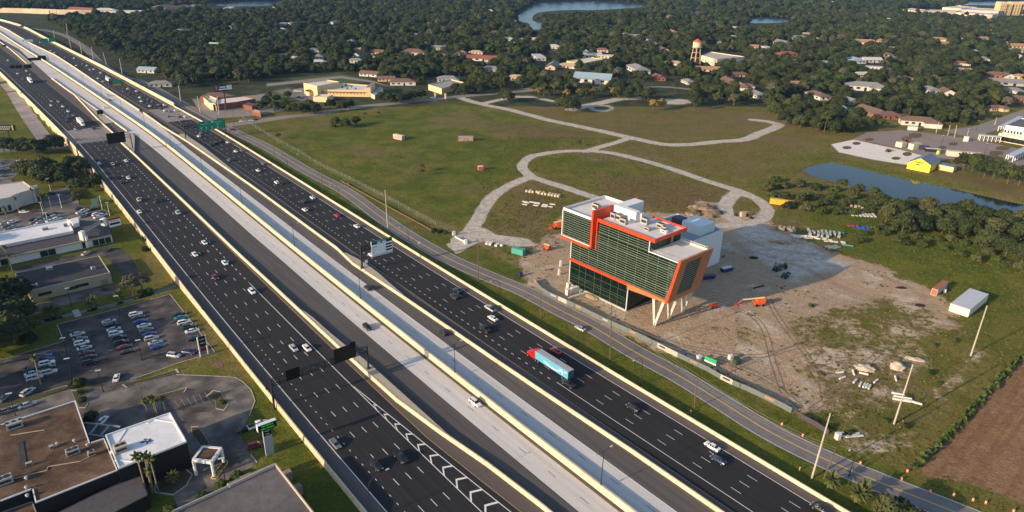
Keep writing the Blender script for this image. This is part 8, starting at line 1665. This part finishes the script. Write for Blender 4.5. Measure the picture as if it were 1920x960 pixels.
rs_ = np.random.RandomState(8); N_ = 60000; x = rs_.uniform(-20, 330, N_); y = rs_.uniform(120, 520, N_); ii = np.clip(np.searchsorted(gx, x)-1, 0, nx-1); jj = np.clip(np.searchsorted(gy, y)-1, 0, ny-1)
sd = A['sand'][jj, ii]; pl = A['pale'][jj, ii]; pw_ = A['plow'][jj, ii]; px_, py_ = toimg(np.stack([x, y, 0*x-1], 1)); s_, t_ = st(np.stack([x, y, 0*x], 1)); dr_ = A['dry'][jj, ii]; lu2 = A['lush'][jj, ii]
patch = (np.sin(x*.21+2*np.sin(y*.07))*np.sin(y*.19+2*np.sin(x*.05)) > .25)
ok = (px_ > 450) & (t_ > 14) & (pl < .3) & (pw_ < .3) & ~inpoly(x, y, POND) & ((sd < .5) | (patch & (rs_.uniform(0, 1, N_) < .35)))
u_ = (x-BO[0])*math.cos(BTH)+(y-BO[1])*math.sin(BTH); v_ = -(x-BO[0])*math.sin(BTH)+(y-BO[1])*math.cos(BTH); ok &= ~((u_ > -5) & (u_ < 54) & (v_ > -2) & (v_ < 71))
near_fr = np.abs(t_-3) < 12; ok &= ~near_fr; ok &= ~inpoly(px_, py_, [(1560,240),(1920,230),(1920,370),(1700,320),(1550,290)])
ok &= (rs_.uniform(0, 1, N_) < .35+.5*dr_+.2*(sd < .2)*(px_ > 1400))
x, y = x[ok], y[ok]; z = np.array([hz(a, b) for a, b in zip(x, y)]); kk = np.where(lu2[ok] > .5, 0, np.where(dr_[ok] > .4, rs_.choice([1, 2, 3], len(x)), rs_.choice([0, 0, 2, 1], len(x))))
scatter('weeds', np.stack([x, y, z, rs_.uniform(.28, .6, len(x)), rs_.uniform(0, 6.28, len(x))], 1), kk, src2, 'rough grass and weeds covering field and yard')
# ================================================================ LABELS OF THE HOUSES, AIR
HOUSES.sort(key=lambda h: h[0]); seen = {}
for px, roof, wall, kind, r, lb in HOUSES:
    k = (roof, wall); seen[k] = seen.get(k, 0)+1
tot = dict(seen); seen = {}
for px, roof, wall, kind, r, lb in HOUSES:
    k = (roof, wall); i = seen.get(k, 0); seen[k] = i+1
    wl = dict(brick='brick').get(wall, wall); rf = roof if roof != 'white' else 'white'
    lab = f"{wl} walled house with {rf} roof" + (f", {ordn(i)} of its look from the left of the photo" if tot[k] > 1 else ", the only one in the suburb")
    r['label'] = lab; r['category'] = 'house'; r['group'] = 'houses among the suburb trees'
hm = bpy.data.materials.new('haze'); hm.use_nodes = True; hn = hm.node_tree; hn.nodes.clear(); ho = hn.nodes.new('ShaderNodeOutputMaterial'); hv = hn.nodes.new('ShaderNodeVolumePrincipled')
hv.inputs['Color'].default_value = (.25, .52, 1.0, 1); hv.inputs['Density'].default_value = .000035; hv.inputs['Anisotropy'].default_value = .0
hn.links.new(hv.outputs[0], ho.inputs['Volume'])
q = MB(); q.box((0, 5200, 64), (18500, 14500, 144)); o = q.build('haze', hm, kind='stuff')
